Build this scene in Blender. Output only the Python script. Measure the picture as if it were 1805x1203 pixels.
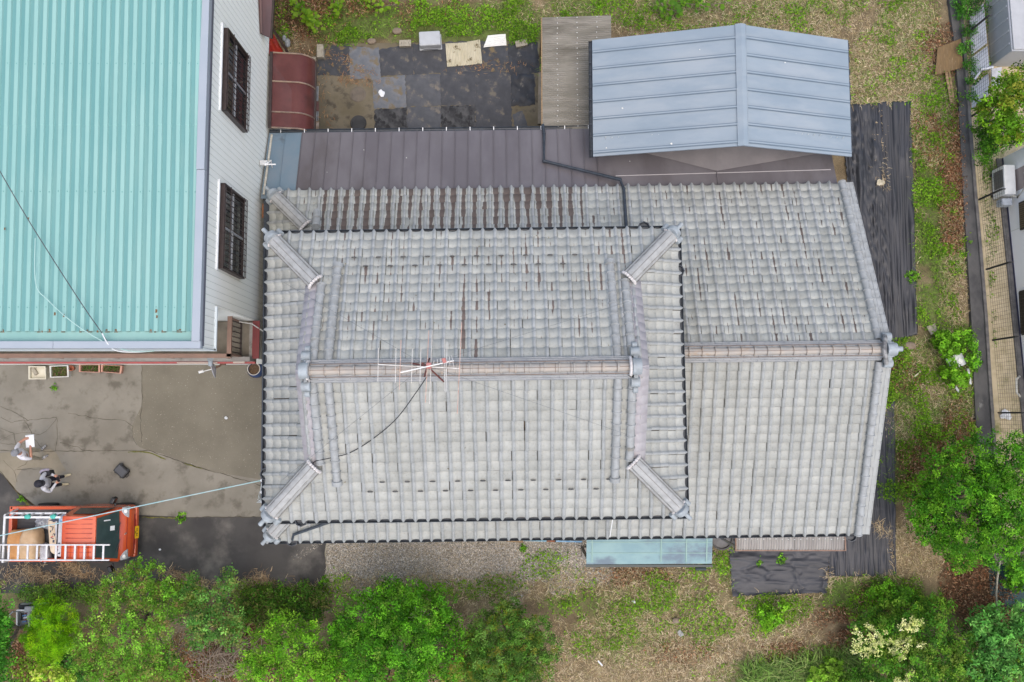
import bpy, bmesh, math, random
import numpy as np
from mathutils import Vector, Matrix
R = math.radians
random.seed(7); rng = np.random.default_rng(7)
sc = bpy.context.scene
for o in list(bpy.data.objects): bpy.data.objects.remove(o)
col = sc.collection

# ---------------------------------------------------------------- camera, sky, sun
H, F, TH = 24.7, 1540.0, R(4.8)
CT, ST = math.cos(TH), math.sin(TH)
cd = bpy.data.cameras.new('camera'); cam = bpy.data.objects.new('camera', cd); col.objects.link(cam)
cam.location = (0, 0, H); cam.rotation_euler = (TH, 0, 0)
cd.sensor_width = 36; cd.lens = 36 * F / 1805; cd.clip_end = 500; cd.clip_start = .1
sc.camera = cam
w = bpy.data.worlds.new('World'); sc.world = w; w.use_nodes = True
nt = w.node_tree; bg = nt.nodes['Background']; bg.inputs[1].default_value = .15
sky = nt.nodes.new('ShaderNodeTexSky'); sky.sky_type = 'NISHITA'; sky.sun_disc = False
sky.sun_elevation = R(72); sky.sun_rotation = R(154); sky.air_density = 1.0; sky.dust_density = 3.5; sky.ozone_density = .2
nt.links.new(sky.outputs[0], bg.inputs[0])
ld = bpy.data.lights.new('sun', 'SUN'); ld.energy = .75; ld.angle = R(100); ld.color = (1, .93, .80)
sun = bpy.data.objects.new('sun', ld); col.objects.link(sun)
sun.location = (0, -20, 40); sun.rotation_euler = (R(14), 0, R(26))
sc.view_settings.view_transform = 'Standard'; sc.view_settings.look = 'None'
sc.view_settings.exposure = .84; sc.view_settings.gamma = 1
sc.cycles.max_bounces = 6; sc.cycles.diffuse_bounces = 3; sc.cycles.transparent_max_bounces = 8
sc.cycles.use_denoising = True

# ---------------------------------------------------------------- photo measurement <-> metres
def at(px, py, z=0.0):
    u = px - 902.5; v = 601.5 - py
    t = (H - z) / (F * CT - v * ST)
    return (u * t, (F * ST + v * CT) * t, z)
def to_px(x, y, z=0.0):
    d = (H - z) * CT + y * ST
    return 902.5 + F * x / d, 601.5 - F * (y * CT - (H - z) * ST) / d
def vn(x, y, seed=0):
    x = np.asarray(x, float); y = np.asarray(y, float)
    xi = np.floor(x).astype(np.int64); yi = np.floor(y).astype(np.int64)
    fx = x - xi; fy = y - yi; fx = fx * fx * (3 - 2 * fx); fy = fy * fy * (3 - 2 * fy)
    def h(a, b):
        n = (a * 374761393 + b * 668265263 + seed * 974634777) & 0xFFFFFFFF
        n = ((n ^ (n >> 13)) * 1274126177) & 0xFFFFFFFF
        return ((n ^ (n >> 16)) & 0xFFFF) / 65535.0
    return (h(xi, yi) * (1 - fx) + h(xi + 1, yi) * fx) * (1 - fy) + (h(xi, yi + 1) * (1 - fx) + h(xi + 1, yi + 1) * fx) * fy
def fbm(x, y, seed=0, o=4):
    s = 0; a = .5; t = 0
    for k in range(o):
        s = s + a * vn(x * 2 ** k, y * 2 ** k, seed + k * 17); t += a; a *= .55
    return s / t
def inpoly(px, py, poly):
    px = np.asarray(px); py = np.asarray(py); r = np.zeros(px.shape, bool); n = len(poly); j = n - 1
    for i in range(n):
        xi, yi = poly[i]; xj, yj = poly[j]
        c = ((yi > py) != (yj > py)) & (px < (xj - xi) * (py - yi) / ((yj - yi) or 1e-9) + xi)
        r ^= c; j = i
    return r

# ---------------------------------------------------------------- materials
MATS = {}
def M(name, c1, c2=None, sc_=6, rough=.75, bump=0, bs=60, metal=0, stretch=(1, 1, 1), spec=.4, lo=.35, hi=.65, c3=None, s3=1.2, lo3=.55, hi3=.7, attr=None, amix=1.0, transm=0, alpha=1, detail=5, trans=0, emis=0, wave=None):
    m = bpy.data.materials.new(name); m.use_nodes = True; MATS[name] = m
    n = m.node_tree.nodes; l = m.node_tree.links; b = n['Principled BSDF']
    b.inputs['Roughness'].default_value = rough; b.inputs['Metallic'].default_value = metal
    b.inputs['Specular IOR Level'].default_value = spec
    tc = n.new('ShaderNodeTexCoord'); mp = n.new('ShaderNodeMapping'); mp.inputs['Scale'].default_value = stretch
    l.new(tc.outputs['Object'], mp.inputs[0])
    def noise(s, d=detail):
        t = n.new('ShaderNodeTexNoise'); t.inputs['Scale'].default_value = s; t.inputs['Detail'].default_value = d
        t.inputs['Roughness'].default_value = .6; l.new(mp.outputs[0], t.inputs[0]); return t.outputs[0]
    def ramp(f, a, bb):
        r = n.new('ShaderNodeMapRange'); r.inputs[1].default_value = a; r.inputs[2].default_value = bb
        r.interpolation_type = 'SMOOTHSTEP'; l.new(f, r.inputs[0]); return r.outputs[0]
    def mix(f, a, bb, mode='MIX'):
        x = n.new('ShaderNodeMix'); x.data_type = 'RGBA'; x.blend_type = mode
        if isinstance(f, (int, float)): x.inputs[0].default_value = f
        else: l.new(f, x.inputs[0])
        for i, q in ((6, a), (7, bb)):
            if isinstance(q, tuple): x.inputs[i].default_value = (*q[:3], 1)
            else: l.new(q, x.inputs[i])
        return x.outputs[2]
    c = c1
    if attr:
        a = n.new('ShaderNodeAttribute'); a.attribute_name = attr; c = a.outputs['Color']
        if c2: c = mix(ramp(noise(sc_), lo, hi), mix(1.0, c, c1, 'MULTIPLY'), mix(1.0, c, c2, 'MULTIPLY'))
    elif c2: c = mix(ramp(noise(sc_), lo, hi), c1, c2)
    if c3: c = mix(ramp(noise(s3, 7), lo3, hi3), c, c3)
    if isinstance(c, tuple): b.inputs['Base Color'].default_value = (*c, 1)
    else: l.new(c, b.inputs['Base Color'])
    if bump:
        bp = n.new('ShaderNodeBump'); bp.inputs['Strength'].default_value = bump; bp.inputs['Distance'].default_value = .02
        l.new(noise(bs, 4), bp.inputs['Height']); l.new(bp.outputs[0], b.inputs['Normal'])
    if transm: b.inputs['Transmission Weight'].default_value = transm
    if alpha < 1: b.inputs['Alpha'].default_value = alpha
    if trans:
        tr = n.new('ShaderNodeBsdfTranslucent'); ms = n.new('ShaderNodeMixShader'); ms.inputs[0].default_value = trans
        if isinstance(c, tuple): tr.inputs[0].default_value = (*c, 1)
        else: l.new(c, tr.inputs[0])
        l.new(b.outputs[0], ms.inputs[1]); l.new(tr.outputs[0], ms.inputs[2]); l.new(ms.outputs[0], n['Material Output'].inputs[0])
    return m

def tile_mat(name, g1, g2, roll, stain, mottle=(.78, 1.0)):
    m = bpy.data.materials.new(name); m.use_nodes = True
    n = m.node_tree.nodes; l = m.node_tree.links; b = n['Principled BSDF']; b.inputs['Roughness'].default_value = .62; b.inputs['Specular IOR Level'].default_value = .3
    a = n.new('ShaderNodeAttribute'); a.attribute_name = 'tile'; sp = n.new('ShaderNodeSeparateColor'); l.new(a.outputs['Color'], sp.inputs[0])
    rnd, u, st = sp.outputs[0], sp.outputs[1], sp.outputs[2]
    tc = n.new('ShaderNodeTexCoord')
    def noise(s, d, sx=(1, 1, 1)):
        mp = n.new('ShaderNodeMapping'); mp.inputs['Scale'].default_value = sx; l.new(tc.outputs['Object'], mp.inputs[0])
        t = n.new('ShaderNodeTexNoise'); t.inputs['Scale'].default_value = s; t.inputs['Detail'].default_value = d; l.new(mp.outputs[0], t.inputs[0]); return t.outputs[0]
    def mr(f, a0, a1, b0=0., b1=1.):
        r = n.new('ShaderNodeMapRange'); r.interpolation_type = 'SMOOTHSTEP'
        for i, q in enumerate((a0, a1, b0, b1)): r.inputs[1 + i].default_value = q
        l.new(f, r.inputs[0]); return r.outputs[0]
    def ma(op, x, y):
        t = n.new('ShaderNodeMath'); t.operation = op
        for i, q in enumerate((x, y)):
            if isinstance(q, (int, float)): t.inputs[i].default_value = q
            else: l.new(q, t.inputs[i])
        return t.outputs[0]
    def mix(f, x, y, mode='MIX'):
        t = n.new('ShaderNodeMix'); t.data_type = 'RGBA'; t.blend_type = mode
        if isinstance(f, (int, float)): t.inputs[0].default_value = f
        else: l.new(f, t.inputs[0])
        for i, q in ((6, x), (7, y)):
            if isinstance(q, tuple): t.inputs[i].default_value = (*q, 1)
            else: l.new(q, t.inputs[i])
        return t.outputs[2]
    c = mix(rnd, g1, g2)
    c = mix(ma('MULTIPLY', mr(u, .02, .10), mr(u, .36, .26)), c, roll)
    c = mix(mr(noise(5, 5), .35, .7), c, mix(1.0, c, (mottle[0],) * 3, 'MULTIPLY'))
    c = mix(mr(noise(1.1, 4), .42, .7), c, mix(1.0, c, (.90, .90, .89), 'MULTIPLY'))
    c = mix(mr(noise(26, 3), .52, .72), c, mix(1.0, c, (.86, .85, .82), 'MULTIPLY'))
    # glaze flaked away along the troughs: u centred, strength from the attribute, long noise down the slope
    trough = ma('SUBTRACT', 1.0, ma('MULTIPLY', ma('ABSOLUTE', ma('SUBTRACT', u, .64), 0), 4.6))
    f = ma('ADD', ma('ADD', ma('MULTIPLY', noise(1, 2, (3.6, 1.1, 1)), 1.15), ma('MULTIPLY', noise(9, 4), .45)), ma('MULTIPLY', trough, .55))
    f = mr(ma('ADD', f, ma('ADD', ma('MULTIPLY', st, .62), ma('MULTIPLY', ma('SUBTRACT', rnd, .5), .3))), 1.47, 1.56)
    f = ma('MULTIPLY', f, mr(st, .02, .1))
    c = mix(ma('MULTIPLY', f, .88), c, stain)
    c = mix(ma('MULTIPLY', a.outputs['Alpha'], .7), c, (.045, .045, .05))      # grime plus gap shadow painted into the colour at the tile laps
    l.new(c, b.inputs['Base Color'])
    bp = n.new('ShaderNodeBump'); bp.inputs['Strength'].default_value = .15; bp.inputs['Distance'].default_value = .01
    l.new(noise(70, 3), bp.inputs['Height']); l.new(bp.outputs[0], b.inputs['Normal'])
    return m

# ---------------------------------------------------------------- mesh helpers
ROOT = {}
def tag(o, label=None, cat=None, group=None, kind=None):
    if label: o['label'] = label
    if cat: o['category'] = cat
    if group: o['group'] = group
    if kind: o['kind'] = kind
    return o
def thing(name, label, cat, loc=(0, 0, 0), rz=0, group=None):
    o = bpy.data.objects.new(name, None); col.objects.link(o); o.location = loc; o.rotation_euler = (0, 0, rz)
    o.empty_display_size = .3; ROOT[o.name] = (Vector(loc), rz)
    return tag(o, label, cat, group)
def rootof(o):
    while o.parent: o = o.parent
    return o
class MB:
    def __init__(s): s.v = []; s.f = []; s.m = []; s.cur = 0
    def add(s, vs, fs):
        o = len(s.v); s.v += [tuple(map(float, p)) for p in vs]; s.f += [tuple(i + o for i in f) for f in fs]; s.m += [s.cur] * len(fs); return s
    def mat(s, i): s.cur = i; return s
    def box(s, c, d, rz=0, rx=0, ry=0, top=1.0, topy=None):
        hx, hy, hz = d[0] / 2, d[1] / 2, d[2] / 2; ty = top if topy is None else topy
        vs = [(-hx, -hy, -hz), (hx, -hy, -hz), (hx, hy, -hz), (-hx, hy, -hz), (-hx * top, -hy * ty, hz), (hx * top, -hy * ty, hz), (hx * top, hy * ty, hz), (-hx * top, hy * ty, hz)]
        mt = Matrix.Rotation(rz, 3, 'Z') @ Matrix.Rotation(ry, 3, 'Y') @ Matrix.Rotation(rx, 3, 'X'); c = Vector(c)
        return s.add([mt @ Vector(p) + c for p in vs], [(0, 3, 2, 1), (4, 5, 6, 7), (0, 1, 5, 4), (1, 2, 6, 5), (2, 3, 7, 6), (3, 0, 4, 7)])
    def bar(s, a, b, w, h, up=(0, 0, 1)):
        a = Vector(a); b = Vector(b); d = (b - a).normalized(); x = d.cross(Vector(up)).normalized(); z = x.cross(d)
        vs = [p + x * (sx * w / 2) + z * (sz * h / 2) for p in (a, b) for sx, sz in ((-1, -1), (1, -1), (1, 1), (-1, 1))]
        return s.add(vs, [(0, 1, 2, 3), (7, 6, 5, 4), (0, 4, 5, 1), (1, 5, 6, 2), (2, 6, 7, 3), (3, 7, 4, 0)])
    def prism(s, poly, z0, z1):
        n = len(poly); ar = sum(poly[i][0] * poly[(i + 1) % n][1] - poly[(i + 1) % n][0] * poly[i][1] for i in range(n))
        if ar < 0: poly = poly[::-1]
        return s.add([(p[0], p[1], z0) for p in poly] + [(p[0], p[1], z1) for p in poly], [tuple(range(n))[::-1], tuple(range(n, 2 * n))] + [(i, (i + 1) % n, n + (i + 1) % n, n + i) for i in range(n)])
    def face(s, pts): return s.add(pts, [tuple(range(len(pts)))])
    def slab(s, pts, t):
        n = len(pts); return s.add(list(pts) + [(p[0], p[1], p[2] - t) for p in pts], [tuple(range(n)), tuple(range(n, 2 * n))[::-1]] + [(i, n + i, n + (i + 1) % n, (i + 1) % n) for i in range(n)])
    def tube(s, pts, r, n=8, cap=True, a0=0, a1=2 * math.pi, sq=1.0):
        pts = [Vector(p) for p in pts]; k = len(pts); rs = r if isinstance(r, (list, tuple)) else [r] * k
        full = abs(a1 - a0 - 2 * math.pi) < 1e-6; m = n if full else n + 1; vs = []; ref = None
        for i, p in enumerate(pts):
            d = (pts[min(i + 1, k - 1)] - pts[max(i - 1, 0)])
            d = d.normalized() if d.length > 1e-9 else Vector((1, 0, 0))
            up = Vector((0, 0, 1)) if abs(d.z) < .95 else Vector((0, 1, 0))
            x = d.cross(up).normalized(); z = x.cross(d)
            for j in range(m):
                t = a0 + (a1 - a0) * j / n; vs.append(p + x * (math.cos(t) * rs[i]) + z * (math.sin(t) * rs[i] * sq))
        fs = []
        for i in range(k - 1):
            for j in range(n): a = i * m + j; b = i * m + (j + 1) % m; fs.append((a, b, b + m, a + m))
        if cap: fs += [tuple(range(m))[::-1], tuple(range((k - 1) * m, k * m))]
        return s.add(vs, fs)
    def lathe(s, prof, c, n=16, mt=None, cap=True):
        c = Vector(c); vs = []; k = len(prof)
        for r, z in prof:
            for j in range(n):
                t = 2 * math.pi * j / n; p = Vector((r * math.cos(t), r * math.sin(t), z)); vs.append((mt @ p if mt else p) + c)
        fs = [(i * n + j, i * n + (j + 1) % n, (i + 1) * n + (j + 1) % n, (i + 1) * n + j) for i in range(k - 1) for j in range(n)]
        if cap and prof[0][0] > 1e-6: fs.append(tuple(range(n))[::-1])
        if cap and prof[-1][0] > 1e-6: fs.append(tuple(range((k - 1) * n, k * n)))
        return s.add(vs, fs)
    def ball(s, c, r, n=10, k=7, mt=None):
        rx, ry, rz = (r, r, r) if isinstance(r, (int, float)) else r; c = Vector(c); vs = []
        for i in range(k + 1):
            f = math.pi * i / k
            for j in range(n):
                t = 2 * math.pi * j / n; p = Vector((rx * math.sin(f) * math.cos(t), ry * math.sin(f) * math.sin(t), -rz * math.cos(f))); vs.append((mt @ p if mt else p) + c)
        return s.add(vs, [(i * n + j, i * n + (j + 1) % n, (i + 1) * n + (j + 1) % n, (i + 1) * n + j) for i in range(k) for j in range(n)])
    def build(s, name, mats, parent=None, org=None, rz=0, local=False, smooth=False, bevel=0, seg=2, auto=True):
        me = bpy.data.meshes.new(name); vs = s.v
        if parent is not None and not local: L, a = ROOT[rootof(parent).name]
        elif org is not None and not local: L, a = Vector(org), rz
        else: L, a = None, 0
        if L is not None:
            m = Matrix.Rotation(-a, 3, 'Z'); vs = [m @ (Vector(p) - L) for p in vs]
        me.from_pydata([tuple(p) for p in vs], [], s.f)
        for m in (mats if isinstance(mats, (list, tuple)) else [mats]): me.materials.append(m)
        me.polygons.foreach_set('material_index', s.m)
        if smooth:
            me.polygons.foreach_set('use_smooth', [True] * len(s.f))
            try: me.set_sharp_from_angle(angle=R(40))
            except Exception: pass
        me.update()
        o = bpy.data.objects.new(name, me); col.objects.link(o)
        if parent is not None: o.parent = parent
        elif org is not None:
            o.location = org; o.rotation_euler = (0, 0, rz); ROOT[o.name] = (Vector(org), rz)
        if parent is None and org is None: ROOT[o.name] = (Vector((0, 0, 0)), 0)
        if bevel:
            b = o.modifiers.new('bevel', 'BEVEL'); b.width = bevel; b.segments = seg; b.limit_method = 'ANGLE'; b.angle_limit = R(40)
        return o
def npmesh(name, V, Fq, mat, attrs=None, parent=None, smooth=False, local=False, org=None):
    V = np.asarray(V, float).reshape(-1, 3)
    if parent is not None and not local:
        L, a = ROOT[rootof(parent).name]; V = V - np.array(L)
        c, s = math.cos(-a), math.sin(-a); V = np.stack([V[:, 0] * c - V[:, 1] * s, V[:, 0] * s + V[:, 1] * c, V[:, 2]], 1)
    if org is not None: V = V - np.array(org)
    Fq = np.asarray(Fq, np.int32); n = len(Fq); k = Fq.shape[1]
    me = bpy.data.meshes.new(name); me.vertices.add(len(V)); me.vertices.foreach_set('co', V.astype(np.float32).ravel())
    me.loops.add(n * k); me.loops.foreach_set('vertex_index', Fq.ravel()); me.polygons.add(n)
    me.polygons.foreach_set('loop_start', np.arange(0, n * k, k, dtype=np.int32))
    for m in (mat if isinstance(mat, list) else [mat]): me.materials.append(m)
    if smooth: me.polygons.foreach_set('use_smooth', np.ones(n, bool))
    for nm, A in (attrs or {}).items():
        at_ = me.attributes.new(nm, 'FLOAT_COLOR', 'POINT'); A = np.asarray(A, np.float32)
        if A.shape[1] == 3: A = np.concatenate([A, np.ones((len(A), 1), np.float32)], 1)
        at_.data.foreach_set('color', A.ravel())
    me.update(calc_edges=True)
    o = bpy.data.objects.new(name, me); col.objects.link(o)
    if parent is not None: o.parent = parent
    if org is not None: o.location = org
    if parent is None: ROOT[o.name] = (Vector(org or (0, 0, 0)), 0)
    return o
def copy_tree(o, parent=None):
    c = o.copy(); col.objects.link(c)
    if parent is not None: c.parent = parent
    for ch in list(o.children): copy_tree(ch, c)
    return c
def leaves(C, N, S, asp=.55, fold=0):
    """kite shaped leaves: centres C, normals N, size S -> verts, quads"""
    n = len(C); r = rng.normal(size=(n, 3)); N = N / (np.linalg.norm(N, axis=1, keepdims=True) + 1e-9)
    T = np.cross(N, r); T /= np.linalg.norm(T, axis=1, keepdims=True) + 1e-9; B = np.cross(N, T); S = S[:, None]
    V = np.stack([C - T * S * .5, C + B * S * asp * .5 - T * S * .05, C + T * S * .5 - N * S * .12, C - B * S * asp * .5 - T * S * .05], 1)
    return V.reshape(-1, 3), np.arange(4 * n).reshape(n, 4)

# ---------------------------------------------------------------- shared palette
WHITE = M('white_paint', (.78, .79, .78), (.68, .69, .68), 3, .5)
DARK = M('dark_plastic', (.018, .02, .022), rough=.4)
SLATE = M('slate_gutter', (.045, .055, .068), (.03, .036, .045), 8, .35)
STEEL = M('galvanised_steel', (.55, .57, .6), (.42, .44, .46), 6, .4, metal=.5)
CONC = M('concrete_block', (.36, .33, .26), (.26, .23, .18), 14, .9, bump=.3, bs=80)
WOOD = M('weathered_wood', (.34, .24, .13), (.2, .13, .07), 4, .8, stretch=(1, 8, 1))
BLACKRUB = M('black_rubber', (.02, .02, .022), rough=.7)
GLASSD = M('dark_window_glass', (.015, .02, .022), rough=.06, spec=.6)
SOIL = M('potting_soil', (.14, .09, .05), (.07, .045, .03), 30, .95, bump=.6, bs=60)
LEAF = M('leaf', (.9, .9, .9), (1.05, 1.05, 1.0), 3, .5, attr='Col', trans=.45, spec=.18)
BARK = M('bark', (.12, .09, .065), (.22, .18, .14), 12, .9, bump=.5, stretch=(1, 1, .3))
# ================================================================ SETTING: ground, paving
G_ = dict(
 green=[(1560,120,90,80,.4),(1300,40,200,40,.45),(1660,220,45,110,.7),(1640,640,80,60,.75),(1620,760,60,80,.75),(1150,1060,120,40,.5),(1230,1100,110,45,.4),(1100,1120,100,50,.45),(1330,1055,60,20,.6),(1640,330,30,120,.9),(620,40,150,45,.95),(760,40,120,50,1.1),(900,45,110,55,1.1),(1000,60,60,70,1),(545,35,60,35,.4),(1030,10,90,30,.9),(1130,20,70,40,.6),(1200,8,120,25,.8),(1420,10,130,30,.6),(1600,50,60,70,.6),(1560,90,80,50,.35),
  (1640,250,40,60,.7),(1652,350,35,60,.9),(1630,420,40,70,1),(1665,460,45,50,1.1),(1640,540,40,60,.9),(1690,600,50,40,1),(1590,620,30,40,.8),(1590,690,45,50,1),(1680,735,70,60,1),(1600,800,50,50,.65),(1590,860,40,40,.7),(1700,690,30,30,.9),(1720,100,20,110,1),(1745,260,30,50,1),
  (500,1060,90,40,.8),(440,1060,60,30,.8),(250,1045,170,28,.7),(60,1045,80,25,.5),(1060,1070,60,40,.55),(1120,1120,60,40,.65),(1150,1065,60,20,.6),(1080,1140,60,30,.6),(1000,1060,50,30,.55),(1225,1010,30,60,.4),(1280,1000,20,40,.6),(1370,1075,45,40,.9),(1540,1050,100,35,1),(1480,1035,30,20,.7),(1430,1180,110,40,.9),(1300,1190,60,25,.6),(960,1000,60,30,.35),(1330,1065,60,14,.6),(1560,1030,30,20,.9),(740,1045,120,18,.55),(860,1035,90,22,.4),(590,1030,40,30,.4),(1750,1180,80,60,.8),(200,1180,200,40,.6),(1735,420,18,160,.8),(1740,560,15,60,.4),(600,1160,60,60,.4)],
 straw=[(1300,30,320,60,.8),(1560,120,120,120,1.1),(1450,40,120,40,.9),(1660,220,50,100,.9),(1682,380,26,170,1.1),(1690,520,24,60,.9),(1620,950,60,75,1.1),(1200,1130,240,80,1.05),(1150,1030,160,50,.7),(1100,1190,220,40,1.1),(1340,1110,110,80,1),(60,1005,100,28,.75),(170,1005,90,24,.6),(330,1020,120,18,.65),(480,1040,90,14,.7),(800,1040,320,30,.65),(1650,690,50,40,.9),(1640,640,60,50,.6),(1600,740,60,40,.7),(980,20,200,40,.35),(1700,730,30,70,.7),(1230,1000,60,40,.8),(1285,960,20,40,.7),(820,1120,20,40,1),(350,1130,60,40,.6),(520,70,40,30,.6),(1290,1180,200,30,1)],
 rust=[(1680,330,22,160,.9),(1640,240,40,60,.45),(1200,1150,70,20,.35),(1590,660,40,40,.4),(1655,85,45,40,.7),(1690,290,24,110,.7),(1715,1045,62,52,1.4),(1375,1145,40,20,.8),(1480,1085,45,22,.55),(1560,1060,60,30,.5),(820,1155,28,40,.9),(520,20,90,60,.75),(640,10,60,20,.5),(430,1110,50,40,.8),(40,1150,70,60,.7),(340,1160,50,40,.7),(1500,1130,50,40,.6),(1660,800,50,40,.5),(1610,840,40,60,.6),(1120,1005,60,30,.55),(760,25,80,30,.3),(1690,760,30,60,.6),(1780,1080,30,20,.8),(470,1190,300,40,.5)],
 gravel=[(740,980,190,52,1.4),(900,975,140,55,1.2),(1010,985,70,50,.9),(640,975,90,60,1.1)],
 mud=[(1125,1005,75,38,1.2)])
def field(k, px, py, sharp=.7):
    d0 = (fbm(px / 38, py / 38, hash(k) % 97 if False else len(k) * 7, 4) - .5) * 1.5
    r = np.zeros(np.shape(px))
    for cx, cy, rx, ry, wt in G_[k]:
        d = np.sqrt(((px - cx) / rx) ** 2 + ((py - cy) / ry) ** 2) + d0
        r = np.maximum(r, wt * np.clip((1.25 - d) / sharp, 0, 1))
    return r
ys = np.concatenate([[-70, -30, -14], np.arange(-8.6, 13.2, .085), [18, 35, 70]])
xs = np.concatenate([[-70, -35, -20], np.arange(-15.8, 15.8, .085), [20, 35, 70]])
X, Y = np.meshgrid(xs, ys); px, py = to_px(X, Y)
ng = fbm(X * 1.7, Y * 1.7, 3, 5); nf = fbm(X * 9, Y * 9, 5, 3); nh = rng.random(X.shape)
def c3(*c): return np.array(c)[None, None, :]
def mixf(a, b, f): return a * (1 - f[..., None]) + b * f[..., None]
cg = mixf(c3(.15, .115, .07), c3(.24, .19, .12), np.clip((ng - .4) * 4, 0, 1)) * (.75 + .5 * nf[..., None])
cg = mixf(cg, c3(.40, .32, .20) * (.7 + .6 * nh[..., None]), np.clip(field('straw', px, py), 0, 1) * .42)
cg = mixf(cg, c3(.09, .15, .03) * (.6 + .8 * nh[..., None]), np.clip(field('green', px, py), 0, 1) * .75)
cg = mixf(cg, c3(.10, .05, .028) * (.6 + .8 * nh[..., None]), np.clip(field('rust', px, py), 0, 1) * .75)
gr = np.clip(field('gravel', px, py, .5), 0, 1)
cg = mixf(cg, c3(.375, .36, .305) * (.62 + .76 * nh[..., None]), gr * .95)
cg = mixf(cg, c3(.15, .115, .065) * (.7 + .6 * nh[..., None]), np.clip(field('mud', px, py), 0, 1) * .9)
dark = inpoly(px, py, [(400, 1040), (1000, 1090), (980, 1260), (-40, 1260), (-40, 1060)])
Z = (ng - .5) * .05 * (1 - gr) - .03 + (nf - .5) * .02
V = np.stack([X, Y, Z], -1); ny, nx = X.shape
idx = np.arange(ny * nx).reshape(ny, nx)
Fq = np.stack([idx[:-1, :-1], idx[:-1, 1:], idx[1:, 1:], idx[1:, :-1]], -1).reshape(-1, 4)
GROUND = M('earth', (.62, .62, .62), (1.1, 1.08, 1.02), 40, .95, attr='Col', bump=.25, bs=60, spec=.15, detail=6)
tag(npmesh('ground', V, Fq, GROUND, {'Col': cg.reshape(-1, 3)}, smooth=True), kind='structure')

def sheet(name, poly_px, z, mat, kind='structure', t=None):
    b = MB(); b.face([at(x, y, z)[:2] + (z,) for x, y in poly_px][::-1]); o = b.build(name, mat); tag(o, kind=kind); return o
CYARD = M('yard_concrete', (.172, .159, .130), (.232, .216, .180), .7, .9, bump=.35, bs=90, c3=(.122, .111, .088), s3=1.9, lo3=.5, hi3=.68, lo=.3, hi=.7)
CAGG = M('exposed_aggregate', (.142, .129, .098), (.188, .172, .134), .55, .9, bump=.5, bs=110, c3=(.40, .38, .31), s3=30, lo3=.635, hi3=.70, lo=.3, hi=.7)
CPALE = M('pale_concrete', (.25, .22, .165), (.20, .178, .13), 1.5, .9, bump=.3, bs=90)
ASPH = M('asphalt', (.046, .044, .043), (.066, .063, .06), .8, .92, bump=.5, bs=140, c3=(.15, .14, .125), s3=.9, lo3=.47, hi3=.72)
BACKC = M('back_yard_concrete', (.125, .105, .066), (.175, .15, .105), 1.3, .92, bump=.4, bs=90, c3=(.075, .064, .045), s3=2.6, lo3=.5, hi3=.66)
sheet('asphalt_drive', [(-60, 780), (0, 830), (28, 868), (62, 896), (245, 905), (478, 905), (478, 950), (576, 950), (572, 975), (575, 1000), (568, 1034), (480, 1038), (300, 1040), (120, 1046), (-60, 1046)], .004, ASPH)
sheet('concrete_yard', [(-60, 600), (485, 600), (485, 911), (330, 912), (245, 908), (120, 902), (64, 893), (30, 866), (0, 829), (-60, 776)], .009, CYARD)
sheet('aggregate_slab', [(250, 640), (485, 640), (485, 850), (400, 836), (355, 828), (318, 812), (285, 800), (262, 795), (245, 788), (234, 770), (232, 752), (240, 735), (250, 715)], .013, CAGG)
sheet('pale_patch', [(-20, 800), (30, 797), (90, 792), (100, 800), (108, 816), (117, 830), (100, 838), (92, 828), (70, 824), (40, 826), (30, 840), (27, 862), (10, 842), (-20, 815)], .013, CPALE)
sheet('back_yard', [(560, 78), (952, 72), (958, 245), (540, 245), (548, 120), (556, 100)], .004, BACKC)
CRACK = M('crack_dirt', (.075, .065, .048), rough=1)
MOSS = M('joint_moss', (.16, .15, .04), (.09, .10, .03), 20, 1)
b = MB()
def crack(pts, wd, m=0, z=.0165):
    b.mat(m); q = []
    for (x0, y0), (x1, y1) in zip(pts[:-1], pts[1:]):
        n = max(2, int(math.hypot(x1 - x0, y1 - y0) / 6))
        for k in range(n): q.append((x0 + (x1 - x0) * k / n + random.uniform(-1.2, 1.2), y0 + (y1 - y0) * k / n + random.uniform(-1.2, 1.2)))
    q.append(pts[-1]); P = [Vector(at(*p, z)) for p in q]; L = []
    for i, p in enumerate(P):
        d = (P[min(i + 1, len(P) - 1)] - P[max(i - 1, 0)]); d.z = 0
        if d.length < 1e-6: d = Vector((1, 0, 0))
        d.normalize(); n = Vector((-d.y, d.x, 0)); ww = wd * random.uniform(.3, 1.05); L.append((p - n * ww / 2, p + n * ww / 2))
    for i in range(len(L) - 1):
        b.add([L[i][0], L[i + 1][0], L[i + 1][1], L[i][1]], [(0, 1, 2, 3)])
crack([(0, 795), (100, 796), (225, 794)], .02); crack([(225, 794), (262, 795), (300, 808), (355, 826), (400, 838), (480, 862)], .022)
crack([(225, 797), (262, 798), (292, 810)], .05, 1); crack([(325, 817), (356, 826)], .04, 1)
crack([(0, 735), (20, 745), (60, 740), (100, 736)], .014); crack([(40, 738), (52, 755), (60, 775), (75, 790)], .014); crack([(100, 735), (102, 770), (98, 795)], .014)
crack([(100, 738), (85, 756), (70, 768), (45, 762), (10, 770), (0, 776)], .013); crack([(120, 728), (170, 738), (220, 742), (234, 752), (234, 770), (242, 785)], .016)
crack([(105, 780), (130, 786), (150, 795)], .013); crack([(0, 715), (30, 730), (50, 742)], .013); crack([(0, 755), (25, 765), (30, 790)], .012); crack([(60, 776), (35, 785), (0, 781)], .012)
crack([(5, 812), (25, 830), (30, 850)], .013); crack([(25, 830), (45, 818), (50, 806)], .012); crack([(0, 830), (28, 868), (62, 896)], .03); crack([(30, 870), (52, 892)], .10, 1)
crack([(92, 826), (30, 828)], .012); crack([(250, 645), (251, 700), (248, 735), (250, 780)], .018); crack([(245, 911), (330, 912), (478, 911)], .025); crack([(250, 912), (310, 913)], .04, 1)
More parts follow.
